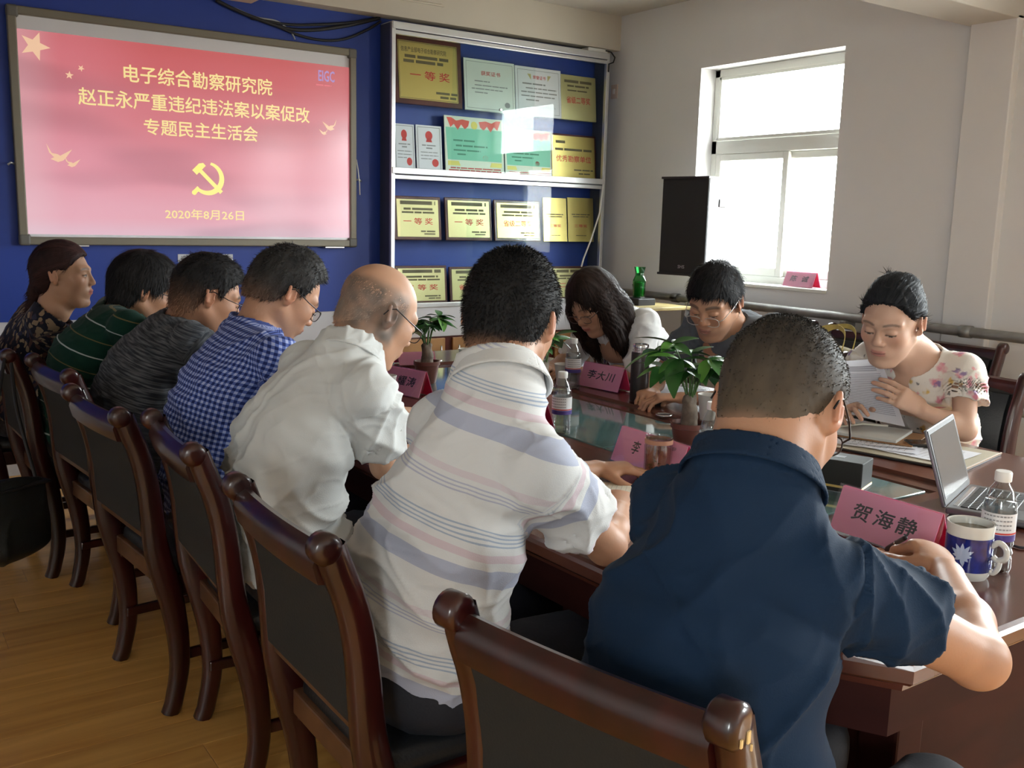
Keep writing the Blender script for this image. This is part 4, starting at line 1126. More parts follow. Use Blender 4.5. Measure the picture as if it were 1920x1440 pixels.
def hairline(x, pts):
    return np.interp(x, [p[0] for p in pts], [p[1] for p in pts])
LINE_SHORT = [(-.115, -.078), (-.07, -.080), (-.035, -.062), (-.022, -.012), (-.012, .030), (.004, .034), (.016, .012), (.026, .008), (.036, .040), (.058, .064), (.074, .082), (.10, .088)]
LINE_HIGH = [(-.115, -.060), (-.06, -.055), (-.03, -.03), (-.018, .02), (0, .034), (.016, .016), (.028, .02), (.034, .055), (.05, .085), (.07, .100), (.10, .11)]
def make_hair(spec, fr, parent, seed=0):
    """grows a hair volume in head space, then short strands over it"""
    h = spec.get('h', .0034); t = spec.get('t', .010)
    lo, hi = spec.get('box', ((-.15, -.12, -.12), (.13, .12, .17)))
    V = Vol(lo, hi, h)
    top = spec.get('top', t)
    V.add(ell((-.012, 0, .030), (.100+t, .0785+t*spec.get('side', 1.0), .090+top)))
    if spec.get('top', t) > t: V.add(ell((.0+spec.get('topx', 0), 0, .055), (.088, .066+t, .062+top)), .02)
    V.add(ell((-.045, 0, -.035), (.055+t*.6, .058+t*.5, .06)), .02)
    ln = spec.get('line', LINE_SHORT)
    if ln is not None:
        V.clip(lambda X, Y, Z: (hairline(X, ln)+spec.get('mid', 0)*np.exp(-(Y/.03)**2)*(X > .03)+spec.get('jag', .0025)*(np.sin(Y*260+1)+.7*np.sin(Y*530)+.5*np.sin(X*340))-Z)*.8, .006)
    if 'extra' in spec: spec['extra'](V)
    rs = np.random.default_rng(seed+11)
    P, F = V.mesh(1)
    N = normals(P, F)
    # comb direction: down and back from a whorl near the crown
    comb = spec.get('comb', lambda P: np.stack([-.6+0*P[:, 0], np.sign(P[:, 1])*.25, -.8+0*P[:, 0]], 1))(P)
    comb = comb-N*(comb*N).sum(1)[:, None]; cm = np.linalg.norm(comb, axis=1); comb /= np.linalg.norm(comb, axis=1)[:, None]+1e-9
    bi = np.cross(N, comb)
    s_ = (P*bi).sum(1)
    g = ridge(P[:, 0]*30+seed, P[:, 1]*30, P[:, 2]*12, 1.5)
    g2 = vnoise(s_*300+seed, (P*comb).sum(1)*14, 0*s_+seed)-.5+.6*(vnoise(s_*620, (P*comb).sum(1)*20, 0*s_+3)-.5)
    P = P+N*((g-.5)*spec.get('lump', .004)+g2*spec.get('groove', .0022))[:, None]
    base = np.asarray(spec.get('col', (.012, .010, .010)), float); c2 = np.asarray(spec.get('col2', base*1.8), float)
    w = np.clip(.5*vnoise(P[:, 0]*90, P[:, 1]*90, P[:, 2]*35)+.5*(g2+.6), 0, 1); col = base*(1-w[:, None])+c2*w[:, None]
    if 'tint' in spec: col = spec['tint'](P, col)
    nst = spec.get('n', 2500); L = spec.get('L', .018)
    SP, SF, SCo = [], [], []
    if nst:
        keep = cm > .40
        if 'keep' in spec: keep = keep & spec['keep'](P)
        ids = np.flatnonzero(keep); ii = rs.choice(ids, nst)
        dirn = comb[ii]*spec.get('lay', .8)+N[ii]*spec.get('lift', .5)+rs.normal(0, spec.get('mess', .22), (nst, 3)); dirn /= np.linalg.norm(dirn, axis=1)[:, None]
        ll = L*rs.uniform(.6, 1.25, nst)[:, None]; sd = np.cross(dirn, N[ii]); sd /= np.linalg.norm(sd, axis=1)[:, None]+1e-9
        wd = spec.get('w', .0011); r0 = P[ii]-N[ii]*.002
        m_ = r0+dirn*ll*.55+N[ii]*.0008; e_ = r0+dirn*ll+comb[ii]*ll*.25-N[ii]*spec.get('fall', .15)*ll
        k = np.arange(nst)*5+len(P)
        SP = np.stack([r0-sd*wd, r0+sd*wd, m_+sd*wd*.8, m_-sd*wd*.8, e_], 1).reshape(-1, 3)
        sc = col[ii]*rs.uniform(.7, 1.7, nst)[:, None]; SCo = np.repeat(sc, 5, 0)
        SF = np.concatenate([np.stack([k, k+1, k+2, k+3], 1), np.stack([k+3, k+2, k+4, k+4], 1)])
        P = np.concatenate([P, SP]); col = np.concatenate([col, SCo])
        q4 = np.stack([k, k+1, k+2, k+3], 1); t3 = np.stack([k+3, k+2, k+4], 1)
    Pw = fr.p(P)
    me_f = F if not nst else np.concatenate([F, q4])
    if nst:
        # triangles stored as separate index triples: merge through from-lists
        tri = np.concatenate([me_f[:, [0, 1, 2]], me_f[:, [0, 2, 3]], t3])
        return np_mesh('hair', Pw, tri, M_hair, parent, col)
    return np_mesh('hair', Pw, F, M_hair, parent, col)

def glasses(fr, parent, rim=(.02, .02, .022), half=True, tilt=0.0, drop=0.0, metal=.6):
    m = mat('spectacle_rim', rim, .3, metal)
    g = None; pts = []
    b = MB()
    for s in (-1, 1):
        c = V3(.106, s*.033, .000-drop); loop = []
        for k in range(21):
            a = 2*PI*k/20
            ex = abs(math.cos(a))**.7*math.copysign(1, math.cos(a)); ez = abs(math.sin(a))**.7*math.copysign(1, math.sin(a))
            loop.append(fr.p(c+V3(-.006*abs(ex*.5), ex*.026, ez*.0165)))
        b.tube(loop, .0013*np.linalg.norm(fr.R[0]), 6, cap=False)
        # temple arm to the ear
        b.tube([fr.p(q) for q in ((.102, s*.059, .006-drop), (.094, s*.071, .010-drop), (.045, s*.0835, .012-drop*.4), (-.008, s*.0885, .020), (-.026, s*.091, .010), (-.034, s*.090, -.008))], .0016*np.linalg.norm(fr.R[0]), 6)
    b.tube([fr.p(q) for q in ((.108, -.008, .004-drop), (.113, 0, .007-drop), (.108, .008, .004-drop))], .0013, 6)
    g = b.build('glasses', m, parent, True)
    for s in (-1, 1):
        c = V3(.106, s*.033, .000-drop); ring = [fr.p(c+V3(0, abs(math.cos(a))**.7*math.copysign(1, math.cos(a))*.0255, abs(math.sin(a))**.7*math.copysign(1, math.sin(a))*.016)) for a in np.linspace(0, 2*PI, 21)[:-1]]
        pmesh('lens', ring, [tuple(range(20))], M_lens, g)
    return g
M_lens = glassmat('spectacle_lens', (.93, .94, .96), .10)

def hand_prims(add, wrist, fwd, dorsal, side, curl=(35, 45, 30), sc=1.0, spread=.06, thumb=(.55, .62, -.45), fingers=(1, 1, 1, 1), thumb_curl=25):
    """wrist point, direction of the fingers, direction of the back of the hand; side=+1 thumb on fwd x dorsal side"""
    x = unit(fwd); z = unit(np.asarray(dorsal, float)-x*(np.dot(dorsal, x))); y = np.cross(z, x)*side
    T = lambda a, b, c: wrist+sc*(x*a+y*b+z*c)
    add(seg(T(.0, 0, 0), T(.082, 0, .0), (.026*sc, .017*sc), (.041*sc, .0145*sc), y), .012)
    add(ell(T(.035, .022, -.008), (.026*sc, .018*sc, .015*sc), np.array([x, y, z])), .012)
    base = [(.086, .031), (.091, .0105), (.086, -.0105), (.077, -.029)]; ln = [(.043, .026, .021), (.047, .030, .022), (.043, .027, .021), (.034, .021, .019)]
    out = []
    for i, ((bx, by), L) in enumerate(zip(base, ln)):
        ang = 0.0; p = T(bx-.012, by, .0); c = curl[i] if isinstance(curl[0], (tuple, list)) else curl
        lat = (1.5-i)*spread; r = .0098 if i < 3 else .0085
        for j in range(3):
            ang += math.radians(c[j]); d = unit(x*math.cos(ang)-z*math.sin(ang)+y*lat*math.cos(ang))
            L_ = (L[j]+(.012 if j == 0 else 0))*sc; q = p+d*L_
            add(capsule(p, q, (r-.0007*j)*sc, (r-.0007*(j+1)-.0004)*sc), .0035 if j else .006); p = q
        out.append(p)
    d = unit(x*thumb[0]+y*thumb[1]+z*thumb[2]); p = T(.022, .026, -.006); q = p+d*.040*sc
    add(capsule(p, q, .0145*sc, .0115*sc), .008)
    d2 = unit(d+x*math.sin(math.radians(thumb_curl))*1.2-y*.35*math.sin(math.radians(thumb_curl))); p2 = q+d2*.030*sc; add(capsule(q, p2, .0112*sc, .0098*sc), .004)
    d3 = unit(d2+x*.3-y*.2); p3 = p2+d3*.022*sc; add(capsule(p2, p3, .0098*sc, .0078*sc), .003)
    out.append(p3)
    return out

def person(key, label, s):
    """s: dictionary of joints in metres (world), head angles, hair, clothes"""
    hip = np.asarray(s['hip'], float); L, R = np.asarray(s['shL'], float), np.asarray(s['shR'], float)
    face = math.radians(s.get('face', 0.0)); fwd = V3(math.cos(face), math.sin(face), 0); left = V3(-fwd[1], fwd[0], 0)
    hd = np.asarray(s['head'], float); hs = s.get('hs', 1.05); sk = s.get('skin', (.50, .27, .17))
    root = thing('person', label, 'person', (hip[0], hip[1], 0), 0, s.get('group'))
    ro = V3(hip[0], hip[1], 0)
    fr = euler_frame(hd, s['yaw'], s['pitch'], s.get('roll', 0), hs)
    frl = Frame(fr.o-ro, fr.R)                       # head frame in root space
    g = s.get('girth', 1.0); S = (L+R)/2; lat = unit(L-R)
    nb = np.asarray(s['neck'], float) if 'neck' in s else S+V3(0, 0, .05)+fwd*.01
    back = s.get('slouch', .05)
    mid1 = hip*.66+S*.34-fwd*back*.9+V3(0, 0, .01); mid2 = hip*.30+S*.70-fwd*back
    spine = [hip, mid1, mid2, S-V3(0, 0, .02)]
    lats = [left, unit(left*.66+lat*.34), unit(left*.3+lat*.7), lat]
    shw = np.linalg.norm(L-R)/2
    rad = [(.168*g, .120*g), (.160*g, .116*g), (.166*g, .108*g), (shw*.74, .084*g)]
    if 'rad' in s: rad = [(a[0]*g, a[1]*g) for a in s['rad']]
    h = s.get('h', .007)
    # -------- body: one skin surface (head, neck, chest, arms, hands) in one mesh
    parts = []
    # head and neck, sculpted in head space
    nl = fr.l(nb)/hs**2; fine = s.get('hh', .0034)
    cl_ = fr.l(S-V3(0, 0, .05)+fwd*.02)/hs**2
    lo = np.minimum(V3(-.125, -.11, -.15), np.minimum(nl, cl_)-.09); hi_ = np.maximum(V3(.14, .11, .14), np.minimum(nl, cl_)+.09)
    V = Vol(lo, hi_, fine)
    head_prims(V, s.get('female', False))
    nr = .052 if s.get('female') else .060*s.get('nk', 1.0)
    V.add(capsule((-.028, 0, -.035), nl, nr, nr), .022)
    V.add(capsule((.015, 0, -.085), nl+(cl_-nl)*.2+V3(.02, 0, 0), .038, nr*.9), .02)
    ll, lr = fr.l(nb+(L-nb)*.55+V3(0, 0, -.01))/hs**2, fr.l(nb+(R-nb)*.55+V3(0, 0, -.01))/hs**2
    for q in (ll, lr): V.add(capsule(nl, q, .044, .030), .03)
    if s.get('chest', False):
        V.add(ell(fr.l(S-V3(0, 0, .085)+fwd*.025)/hs**2, (.070, .12, .10), (np.array([fwd, lat, np.cross(fwd, lat)])@(fr.R/hs).T)), .04)
    P, F = V.mesh(1)
    lipc = s.get('lip', (.40, .14, .12))
    col = head_tint(P, sk, lipc, s.get('brow', .85), blush=s.get('blush', .25), stub=s.get('stub'), eyes=s.get('eyes', False), bw=.68 if s.get('female') else 1.0)
    if 'scalp' in s: col = s['scalp'](P, col)
    parts.append((frl.p(P), F, col))
    for sd in 'LR':
        sh = L if sd == 'L' else R; el = s.get('el'+sd); wr = s.get('wr'+sd)
        if el is None: continue
        el, wr = np.asarray(el, float), np.asarray(wr, float); af = s.get('af', 1.0)
        hf = s.get('hand'+sd, {}); res = hf.get('res', .0045)
        fd = np.asarray(hf.get('fwd', wr-el), float); dors = np.asarray(hf.get('dors', (0, 0, 1)), float)
        allp = []
        def rec(p, k=0.0): allp.append((p, k))
        rec(capsule(sh, el, .046*af, .037*af)); rec(capsule(el, el*.62+wr*.38, .037*af, .038*af), .02); rec(seg(el*.62+wr*.38, wr, (.038*af, .036*af), (.027*af, .021*af), np.cross(dors, wr-el)), .02)
        tips = hand_prims(rec, wr, fd, dors, (1 if sd == 'R' else -1)*hf.get('flip', 1), hf.get('curl', (30, 40, 25)), hf.get('sc', 1.0)*s.get('hsc', 1.03), hf.get('spread', .06), hf.get('thumb', (.55, .62, -.45)), thumb_curl=hf.get('tc', 25))
        s['tips'+sd] = tips
        lo = np.min([p[0][0] for p in allp], 0)-.01; hi_ = np.max([p[0][1] for p in allp], 0)+.01
        V = Vol(lo, hi_, res)
        for p, k in allp: V.add(p, k)
        P, F = V.mesh(1)
        col = np.tile(np.asarray(sk, float), (len(P), 1)); w = vnoise(P[:, 0]*40, P[:, 1]*40, P[:, 2]*40)
        col = col*(.93+.14*w[:, None])
        for tp in tips:
            dd = np.linalg.norm(P-tp, axis=1); ww = .35*sstep(.02, .008, dd); col = col*(1-ww[:, None])+np.array((sk[0]*1.0, sk[1]*.72, sk[2]*.68))*ww[:, None]
        parts.append((P-ro, F, col))
    # trunk and legs under the clothes
    V = Vol(np.minimum.reduce([hip-.3, S-.3]), np.maximum.reduce([hip+.3, S+.3]), .014)
    for i in range(3): V.add(seg(spine[i], spine[i+1], (rad[i][0]*.8, rad[i][1]*.75), (rad[i+1][0]*.8, rad[i+1][1]*.75), lats[i]), .05)
    P, F = V.mesh(2); parts.append((P-ro, F, np.tile(np.asarray(sk, float), (len(P), 1))))
    off = 0; PP, FF, CC = [], [], []
    for P, F, c in parts: PP.append(P); FF.append(F+off); CC.append(c); off += len(P)
    np_mesh('body', np.concatenate(PP), np.concatenate(FF), M_skin, root, np.concatenate(CC))
    # -------- shirt
    c = s['shirt']; ease = c.get('ease', .012)
    pts = [hip-V3(0, 0, .07), S+V3(0, 0, .16)]+[L, R]
    slv = {}
    for sd in 'LR':
        sh = L if sd == 'L' else R; el = s.get('el'+sd)
        if el is None: continue
        el = np.asarray(el, float); fr_ = c.get('sleeve', .72)
        slv[sd] = (sh, sh+(el-sh)*fr_); pts.append(slv[sd][1])
    lo = np.min(pts, 0)-.24*g; hi_ = np.max(pts, 0)+.20*g; lo[2] = hip[2]+c.get('hem', -.06)-.03
    hi_[2] = max(L[2], R[2], nb[2])+.14
    V = Vol(lo, hi_, h)
    ts = np.linspace(0, 3, 13)
    cpts = catmull(spine, 4); cw = [np.interp(ts, range(4), [r_[k] for r_ in rad]) for k in (0, 1)]; cl0 = [np.interp(ts, range(4), [l_[k] for l_ in lats]) for k in range(3)]
    for i in range(12):
        V.add(seg(cpts[i], cpts[i+1], (cw[0][i]+ease, cw[1][i]+ease), (cw[0][i+1]+ease, cw[1][i+1]+ease), (cl0[0][i], cl0[1][i], cl0[2][i]), cap=.07 if i in (0, 11) else .05), .03)
    if c.get('belly'): V.add(ell(hip*.6+S*.4+fwd*.05, (c['belly'], .17*g, .16)), .06)
    if c.get('bust'):
        for sg in (-1, 1): V.add(ell(mid2*.55+S*.45+fwd*.085+lat*sg*.075-V3(0, 0, .03), (.065, .075, .07)), .05)
    for sh in (L, R):
        V.add(capsule(nb-V3(0, 0, .035), sh+V3(0, 0, -.004), .052+ease*.5, .044*g+ease), .045)
    V.add(capsule(spine[2], nb-fwd*.012-V3(0, 0, .02), .09*g, nr*hs*1.06+.012), .05)
    for sd, (a, b) in slv.items():
        rr = c.get('sr', (.057, .065)); V.add(capsule(a, b, rr[0]*g, rr[1]*g), .035)
        d = unit(b-a); X0 = b
        V.cut(capsule(b, b+d*.14, rr[1]*g*1.6, rr[1]*g*1.6), 0) if False else None
        # square-cut sleeve end, hollow
        e1 = b+d*.001
        lo_, hi2 = b-rr[1]*g*1.8, b+rr[1]*g*1.8
        V.cut((np.minimum(lo_, hi2), np.maximum(lo_, hi2), (lambda X, Y, Z, b=b, d=d, r=rr[1]*g: np.maximum(-((X-b[0])*d[0]+(Y-b[1])*d[1]+(Z-b[2])*d[2]), np.sqrt((X-b[0])**2+(Y-b[1])**2+(Z-b[2])**2)-r*1.75))), .004)
        V.cut(capsule(b-d*.035, b+d*.02, rr[1]*g-max(.0095, h*1.7), rr[1]*g-max(.0095, h*1.7)), .003)
    # hem
    hz = hip[2]+c.get('hem', -.06)
    V.clip(lambda X, Y, Z: hz-Z, .004)
    # neck opening and collar
    nd_ = unit(fr.p((-.03, 0, -.06))-nb)
    kind = c.get('collar', 'shirt'); nrw = (nr*1.06)*hs
    if kind in ('shirt', 'polo', 'crew'):
        hgt = {'shirt': .030, 'polo': .024, 'crew': .008}[kind]
        c0 = nb-nd_*.02; c1 = nb+nd_*hgt
        V.add(seg(c0, c1, (nrw+.017, nrw+.016), (nrw+.0125, nrw+.0125), lat, cap=.006), .006)
        V.cut(seg(nb+nd_*.014, nb+nd_*.12, (nrw+.003, nrw+.003), (nrw+.006, nrw+.006), lat, cap=.008), .002)
    elif kind == 'scoop':
        V.cut(capsule(nb+nd_*.06, nb+nd_*.0+fwd*.015, nrw+.012, nrw+.022), .01)
    if c.get('vneck'):
        dpt, wv = c['vneck']
        top = nb+fwd*.075+V3(0, 0, .02); bot = S+fwd*.15-V3(0, 0, dpt)
        for k in range(6):
            t_ = k/5; V.cut(capsule(top+(bot-top)*t_-fwd*.02, top+(bot-top)*t_+fwd*.10, wv*(1-t_)+.006, wv*(1-t_)+.006), .006)
    P, F = V.mesh(1)
    # cloth coordinates: around the trunk, along the spine (sleeves: around, along the arm)
    ax = unit(S-hip); cen = hip+np.outer((P-hip)@ax, ax); q = P-cen
    u_ = (q@unit(lat-ax*(lat@ax))); v_ = q@np.cross(ax, unit(lat-ax*(lat@ax)))
    cl = np.stack([np.arctan2(u_, v_)*np.clip(np.hypot(u_, v_), .03, .2), (P-hip)@ax, np.zeros(len(P))], 1)
    for sd, (a, b) in slv.items():
        d = unit(b-a); t_ = (P-a)@d; rad_ = np.linalg.norm(P-a-np.outer(t_, d), axis=1)
        out_side = ((P-a)@(lat if sd == 'L' else -lat))
        m = (t_ > .02) & (rad_ < .10*g) & (out_side > -.03)
        e1 = unit(np.cross(d, ax)); e2 = np.cross(d, e1); qq = P-a
        cl[m] = np.stack([np.arctan2(qq@e1, qq@e2)*.07, -t_+c.get('soff', .40), np.ones(len(P))], 1)[m]
    # creases
    N = normals(P, F); A = c.get('fold', .006); sc_ = c.get('fs', 1.0); sd_ = s.get('seed', 1)*7.3
    wx = vnoise(P[:, 0]*5+sd_, P[:, 1]*5, P[:, 2]*5)*2.2
    dg = c.get('diag', .6)
    f1 = ridge(cl[:, 0]*4*sc_+wx+cl[:, 2]*9, (cl[:, 1]+cl[:, 0]*dg)*11*sc_+wx*1.3, sd_+cl[:, 2]*3+0*wx, 3.0)
    f2 = ridge(cl[:, 0]*8*sc_+wx*.7+4, (cl[:, 1]-cl[:, 0]*dg*.8)*19*sc_+wx, sd_+5+cl[:, 2]*3+0*wx, 4.0)
    f3 = vnoise(P[:, 0]*7+sd_, P[:, 1]*7, P[:, 2]*7)-.5
    f4 = ridge(cl[:, 0]*16*sc_+4+wx, (cl[:, 1]+cl[:, 0]*.5)*34*sc_+wx*1.7, sd_+9+cl[:, 2]*3+0*wx, 5.0)
    low = sstep(.42, .05, cl[:, 1])*.7+.75+.35*cl[:, 2]
    P = P+N*((A*2.2*(f1-.25)+A*1.2*(f2-.2)+A*.45*(f4-.15))*low+A*1.6*f3)[:, None]
    # gathered waist seam / yoke line
    np_mesh('shirt', P-ro, F, c['mat'], root, None, cl)
    if kind in ('shirt', 'polo'):
        Vc = Vol(nb-.125, nb+.125, .0036); ft = c.get('cflare', .020)
        Vc.add(seg(nb-nd_*.016, nb+nd_*.028, (nrw+.012+ft, nrw+.012+ft), (nrw+.0135, nrw+.0135), lat, cap=.004), .0)
        Vc.cut(seg(nb-nd_*.030, nb+nd_*.028, (nrw+.007+ft*1.25, nrw+.007+ft*1.25), (nrw+.0075, nrw+.0075), lat, cap=.03), .001)
        # opening at the throat
        tf = nb+fwd*.10+nd_*.01; Vc.cut(capsule(tf-fwd*.06, tf+fwd*.05, .020, .030), .004)
        Pc, Fc = Vc.mesh(1); np_mesh('collar', Pc-ro, Fc, c.get('collar_mat') or c['mat'], root, None, np.stack([(Pc[:, 0]+Pc[:, 1])*c.get('ccl', .0)+.02, (Pc[:, 2]-nb[2])*c.get('ccl', .0)+.36, 0*Pc[:, 0]], 1))
    # -------- trousers and shoes
    seat = s.get('seat', .47); kn = s.get('knee', .42); tz = seat+.075
    hipz = V3(hip[0], hip[1], tz); V = Vol(np.r_[hip[:2]-.62, .03], np.r_[hip[:2]+.62, hip[2]+.12], .011)
    V.add(seg(hipz-left*.05+V3(0, 0, .0), hipz+left*.05, (.135*g, .095), (.135*g, .095), fwd), .03); V.add(seg(hipz, hip+V3(0, 0, .04), (.175*g, .13*g), (.165*g, .118*g), left), .05)
    feet = []
    for sg in (-1, 1):
        k_ = hipz+fwd*kn+left*sg*.12+V3(0, 0, -.01); a_ = V3(k_[0], k_[1], .09)+fwd*s.get('ank', -.06); h0 = hipz+left*sg*.085
        V.add(capsule(h0, k_, .085*g, .066), .04); V.add(capsule(k_, a_, .066, .048), .03); feet.append(a_)
    P, F = V.mesh(1); N = normals(P, F)
    P = P+N*(.006*(ridge(P[:, 0]*14, P[:, 1]*14, P[:, 2]*9)-.3))[:, None]
    np_mesh('trousers', P-ro, F, s.get('pants', M_pants), root)
    for a_ in feet:
        V = Vol(a_-V3(.24, .24, .10), a_+V3(.24, .24, .08), .010)
        V.add(seg(a_-fwd*.05+V3(0, 0, -.045), a_+fwd*.15+V3(0, 0, -.055), (.042, .04), (.044, .028), left)); V.add(capsule(a_-V3(0, 0, .03), a_+V3(0, 0, .015), .045, .042), .03)
        V.clip(lambda X, Y, Z: .001-Z)
        P, F = V.mesh(1); np_mesh('shoe', P-ro, F, M_shoe, root)
    # -------- hair, glasses
    if s.get('hair'): make_hair(s['hair'], frl, root, s.get('seed', 1))
    if s.get('glasses'): glasses(frl, root, **s['glasses'])
    return root
M_pants = mat('dark_trousers', (.012, .014, .022), .8, bump=(160, .2))
M_shoe = mat('black_shoe', (.012, .011, .011), .35)

# ---- cloth materials, patterned in cloth coordinates
def cloth(name, col, rough=.85, build=None, weave=.15, sheen=.05):
    m = mat(name, col, rough, spec=.25, sheen=sheen, bump=(420, weave)); t = m.node_tree
    if build:
        a = nd(t, 'ShaderNodeAttribute'); a.attribute_name = 'cl'; sp = nd(t, 'ShaderNodeSeparateXYZ'); t.links.new(a.outputs['Vector'], sp.inputs[0])
        out = build(t, sp, a); t.links.new(out, t.nodes['Principled BSDF'].inputs['Base Color'])
    return m
def nmath(t, op, a, b=None, c=None):
    n = nd(t, 'ShaderNodeMath', operation=op)
    for i, v in enumerate((a, b, c)):
        if v is None: continue
        if isinstance(v, (int, float)): n.inputs[i].default_value = v
        else: t.links.new(v, n.inputs[i])
    return n.outputs[0]
def nmix(t, f, a, b):
    n = nd(t, 'ShaderNodeMix', data_type='RGBA')
    for i, v in ((0, f), (6, a), (7, b)):
        if isinstance(v, (int, float)): n.inputs[i].default_value = v
        elif isinstance(v, tuple): n.inputs[i].default_value = (*v, 1)
        else: t.links.new(v, n.inputs[i])
    return n.outputs[2]
def band(t, src, period, centre, half):
    """1 inside a stripe repeated every period"""
    x = nmath(t, 'ADD', src, 40*period-centre+period/2); x = nmath(t, 'MODULO', x, period); x = nmath(t, 'SUBTRACT', x, period/2); x = nmath(t, 'ABSOLUTE', x)
    return nmath(t, 'LESS_THAN', x, half)
# ---- fabrics
C_navy = cloth('navy_cotton', (.0055, .021, .052), .85, sheen=0)
def _strp(t, sp, a):
    y = sp.outputs['Y']; P = .255
    c = nmix(t, band(t, y, P, .00, .017), (.66, .665, .66), (.42, .45, .56))
    c = nmix(t, band(t, y, P, .040, .0075), c, (.62, .52, .56))
    for k in range(4): c = nmix(t, band(t, y, P, .062+.007*k, .0014), c, (.36, .42, .52))
    for k in range(3): c = nmix(t, band(t, y, P, .135+.007*k, .0014), c, (.44, .46, .56))
    return nmix(t, band(t, y, P, .165, .006), c, (.63, .57, .60))
C_stripe = cloth('white_striped_cotton', (.66, .665, .66), .85, _strp)
C_white = cloth('white_cotton', (.62, .635, .625), .85)
def _plaid(t, sp, a):
    p = .0165
    bx = band(t, sp.outputs['X'], p, 0, p*.24); by = band(t, sp.outputs['Y'], p, 0, p*.24)
    c = nmix(t, bx, (.012, .025, .135), (.085, .13, .40)); c2 = nmix(t, bx, (.10, .15, .42), (.40, .46, .72)); return nmix(t, by, c, c2)
C_plaid = cloth('blue_check_cotton', (.1, .14, .4), .85, _plaid)
def _heather(t, sp, a):
    mp = nd(t, 'ShaderNodeMapping'); mp.inputs['Scale'].default_value = (14, 170, 1); t.links.new(a.outputs['Vector'], mp.inputs[0])
    n = nd(t, 'ShaderNodeTexNoise'); n.inputs['Scale'].default_value = 1.0; n.inputs['Detail'].default_value = 4; t.links.new(mp.outputs[0], n.inputs['Vector'])
    r = nd(t, 'ShaderNodeMapRange'); r.inputs[1].default_value = .42; r.inputs[2].default_value = .68; t.links.new(n.outputs['Fac'], r.inputs[0])
    yk = nmath(t, 'GREATER_THAN', sp.outputs['Y'], .20); f = nmath(t, 'MULTIPLY', r.outputs[0], nmath(t, 'MULTIPLY_ADD', yk, .65, .25))
    return nmix(t, f, (.022, .025, .032), (.15, .155, .165))
C_heather = cloth('charcoal_melange', (.05, .05, .06), .9, _heather)
def _green(t, sp, a):
    y = sp.outputs['Y']; c = nmix(t, band(t, y, .118, .0, .0022), (.004, .034, .022), (.46, .50, .50)); return nmix(t, band(t, y, .118, .059, .002), c, (.15, .12, .05))
C_green = cloth('green_stripe_pique', (.004, .034, .022), .9, _green)
def _leafy(t, sp, a):
    mp = nd(t, 'ShaderNodeMapping'); mp.inputs['Scale'].default_value = (52, 30, 52); mp.inputs['Rotation'].default_value = (0, 0, .6); t.links.new(a.outputs['Vector'], mp.inputs[0])
    n = nd(t, 'ShaderNodeTexNoise'); n.inputs['Scale'].default_value = .5; t.links.new(mp.outputs[0], n.inputs['Vector'])
    ad = nd(t, 'ShaderNodeVectorMath', operation='MULTIPLY_ADD'); ad.inputs[1].default_value = (2.4, 2.4, 2.4); t.links.new(n.outputs['Color'], ad.inputs[0]); t.links.new(mp.outputs[0], ad.inputs[2])
    v = nd(t, 'ShaderNodeTexVoronoi'); v.inputs['Scale'].default_value = 1.0; t.links.new(ad.outputs[0], v.inputs['Vector'])
    f = nmath(t, 'LESS_THAN', v.outputs['Distance'], .50)
    s_ = nd(t, 'ShaderNodeSeparateXYZ'); t.links.new(v.outputs['Color'], s_.inputs[0])
    c = nmix(t, nmath(t, 'GREATER_THAN', s_.outputs[0], .72), (.30, .215, .135), (.035, .035, .07))
    c = nmix(t, nmath(t, 'GREATER_THAN', s_.outputs[1], .7), c, (.10, .05, .045))
    return nmix(t, f, (.012, .012, .024), c)
C_leafy = cloth('dark_leaf_print', (.05, .04, .04), .85, _leafy)
C_blouse = cloth('white_blouse', (.72, .715, .70), .8)
C_grey = cloth('grey_pique', (.105, .115, .13), .9)
def _floral(t, sp, a):
    c = (.70, .66, .60)
    tc = nd(t, 'ShaderNodeTexCoord')
    for k, (sc, thr, col, pick) in enumerate(((17, .40, (.62, .16, .24), .55), (21, .34, (.60, .38, .06), .60), (24, .30, (.20, .13, .30), .74), (40, .26, (.10, .11, .12), .80), (30, .3, (.70, .30, .33), .62))):
        mp = nd(t, 'ShaderNodeMapping'); mp.inputs['Location'].default_value = (k*3.3, k*1.7, k*.9); mp.inputs['Scale'].default_value = (sc, sc, sc); t.links.new(tc.outputs['Object'], mp.inputs[0])
        n = nd(t, 'ShaderNodeTexNoise'); n.inputs['Scale'].default_value = 2.2; t.links.new(mp.outputs[0], n.inputs['Vector'])
        ad = nd(t, 'ShaderNodeVectorMath', operation='MULTIPLY_ADD'); ad.inputs[1].default_value = (.7, .7, .7); t.links.new(n.outputs['Color'], ad.inputs[0]); t.links.new(mp.outputs[0], ad.inputs[2])
        v = nd(t, 'ShaderNodeTexVoronoi'); v.inputs['Scale'].default_value = 1.0; t.links.new(ad.outputs[0], v.inputs['Vector'])
        s_ = nd(t, 'ShaderNodeSeparateXYZ'); t.links.new(v.outputs['Color'], s_.inputs[0])
        f = nd(t, 'ShaderNodeMapRange'); f.inputs[1].default_value = thr; f.inputs[2].default_value = thr*.55; t.links.new(v.outputs['Distance'], f.inputs[0])
        g_ = nmath(t, 'MULTIPLY', f.outputs[0], nmath(t, 'GREATER_THAN', s_.outputs[0], pick)); c = nmix(t, nmath(t, 'MULTIPLY', g_, .85), c, col)
    return c
C_floral = cloth('floral_chiffon', (.7, .66, .6), .75, _floral)

